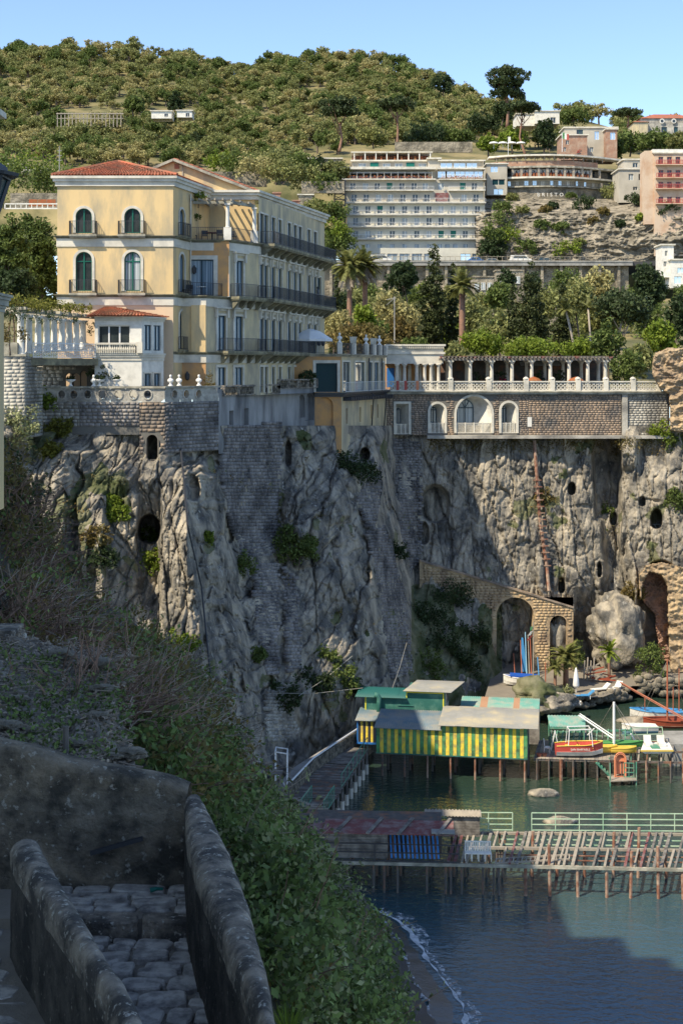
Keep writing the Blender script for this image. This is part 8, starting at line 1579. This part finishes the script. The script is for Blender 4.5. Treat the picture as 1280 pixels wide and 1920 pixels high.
# ---------------------------------------------------------------- the footpath, its parapets and paving
ZP,ZL,ZK=25.83,25.98,26.75
def hp(px,py,z):return zpt(px,py,z)
def parapet(name,label,L_,R_,zt,zb,m='parapet'):
    t=thing(name,label,'wall',hp(*L_[len(L_)//2],zb));a=[hp(*p,zt)for p in L_];c=[hp(*p,zt)for p in R_]
    def res(P_,n=40):
        d=[0]
        for p,q in zip(P_[:-1],P_[1:]):d.append(d[-1]+(q-p).length)
        s=np.linspace(0,d[-1],n);Q=np.array([tuple(p)for p in P_]);Q=np.stack([np.interp(s,d,Q[:,k])for k in range(3)],1)
        for _ in range(10):Q[1:-1]=(Q[:-2]+2*Q[1:-1]+Q[2:])/4
        return Q
    A_,C_=res(a),res(c);n=len(A_);prof=9;v=[]
    for i in range(n):
        l,r=A_[i],C_[i];v.append((*l[:2],zb))
        for zz in np.linspace(zb,zt-.07,14)[1:]:v.append((*l[:2],zz))
        for k in range(1,prof):tt=k/prof;p=l+(r-l)*tt;v.append((p[0],p[1],zt-.07+.085*math.sin(math.pi*tt)**.4))
        for zz in np.linspace(zt-.07,zb,14):v.append((*r[:2],zz))
    nc=14+prof-1+14;v=np.array(v);nx=noise3(v[:,0]*7,v[:,1]*7,v[:,2]*7)*.012+noise3(v[:,0]*2,v[:,1]*2,v[:,2]*2)*.008;v=v+np.stack([nx,nx*.5,nx*.7],1)
    o=mesh_np('masonry',v,grid_faces(n,nc),[M[m],M['parapetside']],t,True,[0 if 12<=k%(nc-1)<=nc-13 else 1 for k in range((n-1)*(nc-1))]);cap=MB();cap.poly([tuple(p)for p in v[:nc]]);cap.build('end_face',M['parapetside'],t);cap=MB();cap.poly([tuple(p)for p in v[-nc:]]);cap.build('end_face',M[m],t);return t
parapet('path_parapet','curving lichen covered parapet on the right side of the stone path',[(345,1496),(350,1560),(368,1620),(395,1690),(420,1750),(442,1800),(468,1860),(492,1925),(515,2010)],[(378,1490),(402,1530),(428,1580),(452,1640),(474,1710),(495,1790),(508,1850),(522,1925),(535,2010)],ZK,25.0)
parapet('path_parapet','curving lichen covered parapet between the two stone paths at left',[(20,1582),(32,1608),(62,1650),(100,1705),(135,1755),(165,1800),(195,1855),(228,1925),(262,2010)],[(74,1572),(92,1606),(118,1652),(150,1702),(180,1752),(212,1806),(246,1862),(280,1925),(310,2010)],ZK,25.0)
bw_=thing('path_back_wall','mossy rendered wall with sloping top closing off the stone path','wall',(-2.2,12.4,26));v=[];nb=70;cols_=np.linspace(-30,352,nb)
for px in cols_:
    D=12.42;tp=float(np.interp(px,[-30,0,60,120,200,260,310,352],[1402,1408,1420,1440,1456,1466,1474,1492]));x=X(px,D);zt=Zp(tp,D)
    for k in range(26):v.append((x,D,25.6+(zt-25.6)*k/25))
    for dy,dz in((.03,.035),(.10,.055),(.2,.05),(.3,.03),(.36,-.05),(.37,-.5)):v.append((x,D+dy,zt+dz))
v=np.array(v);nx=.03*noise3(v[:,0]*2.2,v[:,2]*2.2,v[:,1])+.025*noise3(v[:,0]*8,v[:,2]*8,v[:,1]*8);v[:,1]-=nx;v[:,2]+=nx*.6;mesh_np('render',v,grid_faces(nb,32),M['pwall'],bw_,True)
b=MB();b.bar(W(170,1600,12.32),W(268,1572,12.36),.05,.03);b.build('crack_ledge',M['iron'],bw_)
pth=MB();pth.poly([(-3.2,7,ZP-.03),(-.32,7,ZP-.03),(-1.08,11.75,ZP-.03),(-3.2,11.75,ZP-.03)]);pth.poly([(-3.2,11.75,ZL-.03),(-1.08,11.75,ZL-.03),(-1.2,12.6,ZL-.03),(-3.2,12.6,ZL-.03)]);pth.poly([(-3.2,11.75,ZP-.03),(-1.08,11.75,ZP-.03),(-1.08,11.75,ZL-.03),(-3.2,11.75,ZL-.03)])
pth.poly([(-9,6,25.86),(-1.2,6,25.86),(-2.3,11.4,25.86),(-2.75,14,25.86),(-9,14,25.86)])
path=pth.build('path',M['joint']);tag(path,kind='structure')
def stone_poly(cx,cy,w,d,z,h=.05,m='cobble',name='stone',C4=None):
    """a flat worn slab: a four-cornered outline with cut corners, nearly level top and worn arris"""
    C4=C4 or[(cx-w/2,cy-d/2),(cx+w/2,cy-d/2),(cx+w/2,cy+d/2),(cx-w/2,cy+d/2)];P_=[]
    j=min(w,d)*.10;C4=[(x+rnd.uniform(-j,j),y_+rnd.uniform(-j,j))for x,y_ in C4]
    for k in range(4):
        a,b,c=C4[k-1],C4[k],C4[(k+1)%4];q=rnd.uniform(.10,.26);q2=rnd.uniform(.10,.26);P_+=[(b[0]+(a[0]-b[0])*q,b[1]+(a[1]-b[1])*q),(b[0]+(c[0]-b[0])*q2,b[1]+(c[1]-b[1])*q2)]
    n=len(P_);b=MB();zc=z+h+rnd.uniform(-.012,.012);tl=(rnd.uniform(-.05,.05),rnd.uniform(-.05,.05));tz=lambda x,y_:zc+(x-cx)*tl[0]+(y_-cy)*tl[1]
    ins=lambda x,y_,e:(x+(cx-x)*e/max(.06,math.hypot(x-cx,y_-cy)),y_+(cy-y_)*e/max(.06,math.hypot(x-cx,y_-cy)))
    top=[(*ins(x,y_,.022),tz(x,y_))for x,y_ in P_];mid=[(*ins(x,y_,.008),tz(x,y_)-.012)for x,y_ in P_];bot=[(x,y_,z-.03)for x,y_ in P_];b.poly(top)
    for k in range(n):k2=(k+1)%n;b.poly([mid[k],mid[k2],top[k2],top[k]]);b.poly([bot[k],bot[k2],mid[k2],mid[k]])
    return b.build(name,M[m],path)
y=8.1;r=0
def xl(y):return float(np.interp(y,[8,8.9,9.8,10.5,11.3,12],[-1.15,-1.38,-1.74,-2.0,-2.33,-2.45]))
def xr(y):return float(np.interp(y,[8,9,10,11,11.7,12.4],[-.38,-.6,-.84,-1.08,-1.2,-1.28]))
while y<11.55:
    d=rnd.uniform(.20,.30);x=xl(y)-rnd.random()*.2
    while x<xr(y):
        w=rnd.uniform(.22,.42)
        if rnd.random()<.35:stone_poly(x+w/2,y+d*.25,w*.95,d*.5,ZP-.03);stone_poly(x+w/2+.02,y+d*.75,w*.9,d*.5,ZP-.03)
        else:stone_poly(x+w/2,y+d/2+rnd.uniform(-.02,.02),w*.97,d*.97,ZP-.03)
        x+=w
    y+=d
x=-2.55
while x<-1.2:w=rnd.uniform(.35,.65);b=stone_poly(x+w/2,11.74,w*.97,.22,ZP-.02,.16,'parapet','step_stone');x+=w
y=11.86
while y<12.3:
    d=rnd.uniform(.12,.2);x=-2.7
    while x<xr(y):w=rnd.uniform(.25,.5);stone_poly(x+w/2,y+d/2,w*.97,d*.95,ZL-.03,.035);x+=w
    y+=d
y=9.4
while y<13.8:
    d=rnd.uniform(.22,.34);x=float(np.interp(y,[9,10,11.2,14],[-1.9,-2.2,-2.75,-2.9]))
    while x>-4.4:
        w=rnd.uniform(.28,.5)
        stone_poly(x-w/2,y+d/2,w*.97,d*.96,25.83,.04)
        x-=w
    y+=d
c=hp(293,1673,ZL+.02);b=MB();b.tube([c+Vector((-.05,-.01,.02)),c+Vector((.0,.0,.03)),c+Vector((.055,.02,.02))],.022,.012,7);tag(b.build('crushed_bottle',M['shutter']),'crushed bright green bottle lying on the path landing','bottle')
# rough ground behind the back wall: earth, stones, stake, slab wall
A_,B2=np.meshgrid(np.linspace(-40,300,60),np.linspace(0,1,40));Dg=12.75+B2*5.2;A_=-40+(A_+40)*(305-80*B2)/340;zg=26.85+.12*B2+.35*np.clip((120-A_)/160,0,1)*B2*1.0+.1*fbm(A_/30,Dg,A_*0,3);xg=(A_-HX)*Dg/F*1.0
zg=zg-np.clip((A_-190)/110,0,1)*.3
o=mesh_np('earth_bank',np.stack([xg,Dg,zg],-1).reshape(-1,3),grid_faces(40,60),M['soil'],None,True);tag(o,kind='structure')
def bank(px,D):j=int(np.clip((D-12.75)/5.2*39,0,39));i=int(np.clip((px+40)/300*59,0,59));return Vector((X(px,D),D,float(zg[j,i])))
g='stones scattered on the earth bank';bs=[]
for i,(px,D,r)in enumerate(((180,16.8,.22),(190,15.6,.18),(140,13.6,.13),(112,17,.2),(205,13.4,.12),(60,14,.12),(240,13.6,.18),(30,15,.12),(180,14.6,.13),(10,14,.16))):bs.append((boulder('bank_stone','grey stone lying on the earth bank behind the wall',bank(px,D)+Vector((0,0,r*.25)),(r*.9,r*.6,r*.26),'stone',i*1.3,'stone',g,sub=4,amp=.45),px+D*.01,''))
by_place(bs,'grey stone on the earth bank behind the wall, {nth} from the left')
boulder('bank_rock','grey rock below the broken slab at the left bank',W(75,1320,18.3),(.42,.35,.28),'rock',4.4,'rock',None,sub=3)
boulder('bank_rock','white rock at the far left among the dry twigs',W(18,1196,19),(.2,.2,.14),'trim',9.4,'rock',None,sub=3)
b=MB();p=W(60,1287,18.2);b.hexa([p+Vector(v)for v in((-.5,-.2,-.07),(.45,-.25,-.09),(.5,.4,-.09),(-.5,.4,-.07),(-.5,-.2,.05),(.42,-.25,.0),(.45,.4,.02),(-.5,.4,.06))]);tag(b.build('broken_slab',M['parapet']),'broken stone slab resting on the rock at the left bank','slab')
b=MB();p=W(5,1280,17.8);b.box(p.x-.2,p.x+.2,17.6,18.1,25.8,27.25);tag(b.build('stone_post',M['parapet']),'stubby mossy stone post at the left edge of the bank','post')
b=MB();p=bank(124,13.3);b.tube([p-Vector((0,0,.1)),p+Vector((0,0,.26))],.03,n=6);tag(b.build('wooden_stake',M['plankdark']),'short dark wooden stake in the earth bank','stake')
b=MB();pq=[(190,1400),(215,1398),(268,1462),(240,1470)];q=[W(*pq[0],16.5),W(*pq[1],16.4),W(*pq[2],12.95),W(*pq[3],12.9)]
b.hexa([v-Vector((0,0,.5))for v in(q[3],q[2],q[1],q[0])]+[q[3],q[2],q[1],q[0]]);tag(b.build('coping_wall',M['parapet']),'low flat coped wall edging the bank above the brambles','wall')
pts=[]
for i in range(110):p=bank(rnd.uniform(-20,240),rnd.uniform(13,17));pts+=[p+Vector((rnd.gauss(0,.1),rnd.gauss(0,.1),abs(rnd.gauss(0,.05))))for _ in range(22)]
lit=[bank(rnd.uniform(-30,250),rnd.uniform(12.8,17.9))+Vector((0,0,rnd.uniform(.0,.03)))for _ in range(5200)]
tag(quads('dead_leaves',[tuple(p)for p in lit],.05,M['twigpale'],flat=.6),kind='stuff')
tag(quads('bank_weeds',[tuple(p)for p in pts],.055,M['bramble']),kind='stuff')
b=MB()
for i in range(260):p=bank(rnd.uniform(-30,260),rnd.uniform(12.9,18));a=rnd.uniform(0,6.28);l=rnd.uniform(.08,.3);b.bar(p+Vector((0,0,.03)),p+Vector((math.cos(a)*l,math.sin(a)*l,rnd.uniform(.0,.06))),.008)
tag(b.build('dry_litter',M['twigpale']),kind='stuff')
# ---------------------------------------------------------------- brambles and dry shrubs on the slope
def bush(name,label,cells,leaf,n,m,m2=None,lift=.35,cat='bush',stems=40):
    """leaves over a patch of the slope; cells = (px, py, radius in m)"""
    c0=slope_at(cells[0][0],cells[0][1]);t=thing(name,label,cat,c0);bl=[]
    for px,py,r in cells:p=slope_at(px,py);bl.append((p.x,p.y-r*lift,p.z+r*.1,r,r,r*.8))
    C=clumps(n,int(n/62),bl,leaf*3.4,up=.8,shell=.22);s_=int(n*(.72 if m2 else 1));quads('foliage',C[:s_],leaf,M[m],t)
    if m2:quads('pale_foliage',C[s_:int(s_+(n-s_)*.75)],leaf*.8,M[m2],t);quads('dead_foliage',C[int(s_+(n-s_)*.75):],leaf*.7,M['rusty'],t)
    b=MB();sh=[]
    for i in range(stems):
        q=bl[rnd.randrange(len(bl))];p=Vector(q[:3])+Vector((rnd.uniform(-.5,.5),.2,-.3))*q[3];d=Vector((rnd.uniform(-.6,.8),rnd.uniform(-.9,.1),rnd.uniform(.3,1.0))).normalized();pts=[p]
        for k in range(4):d=(d+Vector((rnd.uniform(-.25,.25),rnd.uniform(-.2,.2),-.12))).normalized();p=p+d*q[3]*.5;pts.append(p)
        sh.extend(Vector(pts[-1]).lerp(pts[2],rnd.random())+Vector((rnd.gauss(0,.05),rnd.gauss(0,.05),rnd.gauss(0,.05)))for _ in range(9))
        b.tube(pts,.012,.005,3,False)
    quads('shoots',[tuple(p)for p in sh],leaf*.9,M[m2 or m],t);b.build('stems',M['twigpale']if rnd.random()<.5 else M['twig'],t);return t
def cells(poly,step,r0,r1):
    xs=[p[0]for p in poly];ys_=[p[1]for p in poly];out=[]
    for px in np.arange(min(xs),max(xs),step):
        for py in np.arange(min(ys_),max(ys_),step):
            q=(px+rnd.uniform(-.4,.4)*step,py+rnd.uniform(-.4,.4)*step)
            if inside(poly,np.array([q[0]]),np.array([q[1]]))[0]:out.append((*q,rnd.uniform(r0,r1)))
    return out
bush('bramble_bush','big leafy bramble bush below the right parapet at the bottom',cells([(440,1640),(560,1640),(630,1690),(696,1760),(716,1850),(714,1960),(530,1960)],34,.25,.8),.105,26000,'bramble','bramblelight',stems=70)
bush('bramble_bush','leafy bramble bush beside the top bend of the right parapet',cells([(400,1500),(450,1470),(500,1530),(560,1590),(640,1660),(560,1680),(440,1640),(400,1540)],30,.35,.75),.105,20000,'bramble','bramblelight',stems=110)
bush('ivy_bush','dark green leafy bush behind the back wall corner',cells([(235,1380),(330,1340),(425,1390),(470,1480),(400,1510),(290,1480)],26,.3,.6),.105,17000,'bramble','rusty',stems=160)
bush('ivy_bush','mixed green and dry bush on the slope below the sunlit slab',cells([(170,1230),(300,1205),(385,1300),(430,1400),(330,1390),(200,1380)],26,.35,.7),.11,15000,'rusty','bramble',stems=260)
bush('dry_bush','brown dry bush with few leaves at the upper left slope',cells([(-20,990),(40,1000),(75,1010),(150,1110),(290,1210),(200,1300),(-20,1310)],32,.4,.8),.10,11000,'rusty','bramble',stems=240)
bush('dry_bush','dark dry undergrowth at the far left under the yellow pillar',cells([(-20,880),(20,880),(40,930),(90,1010),(-20,1040)],26,.4,.7),.11,6000,'rusty','dark',stems=80)
bush('flowering_creeper','pale leaved creeper along the foot of the right parapet corner',cells([(415,1520),(450,1500),(500,1560),(480,1600),(430,1580)],24,.25,.45),.08,3000,'bramblelight',None,stems=20)
def twigs(name,label,bases,n,h,m,spread=.8,lean=(0,0)):
    t=thing(name,label,'shrub',bases[0]);b=MB()
    for i in range(n):
        p=Vector(rnd.choice(bases))+Vector((rnd.gauss(0,.25),rnd.gauss(0,.25),-.1));d=Vector((rnd.gauss(lean[0],spread*.55),rnd.gauss(lean[1],spread*.5),1)).normalized();l=h*rnd.uniform(.45,1.15);pts=[p]
        for k in range(6):
            d=(d+Vector((rnd.gauss(0,.24),rnd.gauss(0,.24),-.10))).normalized();p=p+d*l/6;pts.append(p)
            if k>1 and rnd.random()<.6:
                e=(d+Vector((rnd.gauss(0,.6),rnd.gauss(0,.6),rnd.gauss(0,.3)))).normalized();b.tube([p,p+e*l*.14,p+e*l*.26+Vector((0,0,-.03))],.006,.003,3,False)
        b.tube(pts,.014,.004,3,False)
    b.build('twigs',M[m],t);return t
SB=lambda px,py:slope_at(px,py)
twigs('dry_shrub','reddish brown bare shrub of upright twigs behind the earth bank',[SB(150,1380),SB(180,1370),SB(120,1370),SB(210,1380),SB(170,1330)],420,1.15,'twig',.75,(.15,-.1))
twigs('dry_shrub','pale bare twig tangle on the slope right of the reddish shrub',[SB(260,1360),SB(300,1380),SB(330,1400),SB(240,1330)],150,1.1,'twigpale',.9,(.25,0))
twigs('dry_shrub','brown bramble tangle of long arching canes at far left',[SB(20,1230),SB(60,1240),SB(100,1230),SB(5,1180),SB(60,1150)],330,1.2,'twig',1.3,(.4,0));twigs('dry_shrub','pale arching canes spilling over the left bramble tangle',[SB(10,1150),SB(40,1180),SB(90,1200)],90,1.3,'twigpale',1.2,(.6,0))
twigs('dry_shrub','thin bare twigs on top of the leafy slope bush',[SB(280,1260),SB(320,1280),SB(350,1320),SB(380,1350)],150,1.0,'twigpale',.9,(.2,0));twigs('dry_shrub','dark twigs under the yellow pillar at the left edge',[SB(5,960),SB(30,990),SB(10,1040),SB(50,1060)],200,1.3,'twig',1.0,(.4,0))
twigs('dry_shrub','bare canes standing out of the bush at the cliff foot',[SB(400,1400),SB(420,1430),SB(440,1460)],80,1.2,'twigpale',.9,(.3,0))
quads_t=thing('grass_tuft','bright green grass tuft at the bottom beside the parapet','plant',hp(540,1915,24.9));c=hp(541,1912,25.2);b=MB()
for i in range(60):a=rnd.uniform(0,6.28);b.poly([c+Vector((math.cos(a)*.03-.006,math.sin(a)*.03,-.1)),c+Vector((math.cos(a)*.03+.006,math.sin(a)*.03,-.1)),c+Vector((math.cos(a)*rnd.uniform(.05,.2),math.sin(a)*.12,rnd.uniform(.05,.16)))])
b.build('blades',M['lime'],quads_t)
# ---------------------------------------------------------------- yellow gate pillar with a lantern at the left edge
D=22.;gp_=thing('gate_pillar','yellow plastered pillar with moulded cap at the left edge','pillar',W(-20,880,D));x1=(8-HX)*(D+.6)/F;b=MB();b.box(x1-.6,x1,D,D+.6,Zp(960,D),Zp(583,D));b.build('shaft',M['yellow'],gp_);b=MB()
for k,(o,y0,y1)in enumerate(((.02,583,576),(.05,576,571),(.10,571,560),(.14,560,554),(.19,554,549))):b.box(x1-.6-o,x1+o*.55,D-o,D+.6+o,Zp(y0,D),Zp(y1,D)-.002)
b.build('cap',M['trimgrey'],gp_)
ln=thing('street_lantern','dark metal lantern on a tapering post above the yellow pillar','lamp',W(-12,549,D));cx=X(-34,D);b=MB();b.lathe((cx,D+.3,0),[(.17,Zp(549,D)),(.16,Zp(540,D)),(.12,Zp(420,D)),(.1,Zp(410,D))],8);b.build('post',M['trimgrey'],ln)
b=MB();r0,r1,za,zb_=.11,.30,Zp(410,D),Zp(326,D);cy=D+.3
for a in range(4):
    t0,t1=R(45+90*a),R(135+90*a);p=[Vector((cx+r*1.35*math.cos(t),cy+r*1.35*math.sin(t),z))for r,t,z in((r0,t0,za),(r0,t1,za),(r1,t1,zb_),(r1,t0,zb_))]
    b.bar(p[0],p[3],.06);b.bar(p[3],p[2],.07);b.bar(p[0],p[1],.06)
b.build('frame',M['iron'],ln);b=MB();p=[[Vector((cx+r*1.28*math.cos(R(45+90*a)),cy+r*1.28*math.sin(R(45+90*a)),z))for a in range(4)]for r,z in((r0,za),(r1,zb_))]
for a in range(4):b.poly([p[0][a],p[0][(a+1)%4],p[1][(a+1)%4],p[1][a]])
b.build('glass',M['teal'],ln);b=MB();b.lathe((cx,cy,0),[(.50,zb_),(.52,zb_+.05),(.34,zb_+.09),(.33,zb_+.14),(.1,zb_+.3),(.03,zb_+.4)],8);b.build('roof',M['iron'],ln)
# ---------------------------------------------------------------- unseen houses added left of the viewpoint, sized to shade the shore and path
def shade_house(x0,x1,y0,y1,z1,m,label):
    t=thing('shade_house',label,'house',(x1,(y0+y1)/2,20));f_=Fr((x1,y0),(0,1));L_=y1-y0;hs_=[];zs=np.arange(31,z1-3,4.2);us_=np.arange(2.2,L_-1.5,3.6)
    hs_=[(u-.55,u+.55,z,z+2.3)for z in zs for u in us_];b=MB();wall(b,f_,0,L_,15,z1,hs_,.2);b.box(x0,x1-.25,y0+.01,y1-.01,15,z1-.01);b.build('wall',M[m],t)
    b=MB();b.box(x0-.5,x1+.5,y0-.5,y1+.5,z1+.002,z1+.35);b.build('cornice',M['trim'],t);b=MB();b.poly([(x0-.4,y0-.4,z1+.36),(x1+.4,y0-.4,z1+.36),((x0+x1)/2,(y0+y1)/2,z1+1.6)]);b.poly([(x1+.4,y0-.4,z1+.36),(x1+.4,y1+.4,z1+.36),((x0+x1)/2,(y0+y1)/2,z1+1.6)]);b.build('roof',M['tile'],t)
    for h in hs_[:24]:window(t,f_,(h[0]+h[1])/2,1.1,h[2],h[3],pane='glass',wood='green',trim=.14,rev=.2)
shade_house(-22.6,-20.8,79.7,85.8,45.6,'cream','added unseen cream turret that shades the shore, left of the frame nearest the hotel');shade_house(-26.5,-20.8,56,79.5,45.6,'yellow','added unseen yellow house that shades the shore, left of the frame toward the hotel');shade_house(-26.5,-20.6,44.5,55.8,51.5,'salmon','added unseen salmon house that shades the water, in the middle of the row');shade_house(-26.5,-20.4,40.2,44.3,55.5,'cream','added unseen narrow cream house that shades the water, beside the tower house');shade_house(-26.5,-20.4,36.8,40,58.5,'salmon','added unseen narrow salmon house that shades the water, beside the tower house');shade_house(-26.5,-20.4,30.5,36.6,62,'cream','added unseen cream tower house that shades the water, left of the frame');shade_house(-19,-10.6,14,38,57,'white','added unseen tall white house that shades the water, between viewpoint and tower house');shade_house(-19,-10.6,-24,13.8,50.5,'white','added unseen long white house that shades the path, beside the viewpoint')
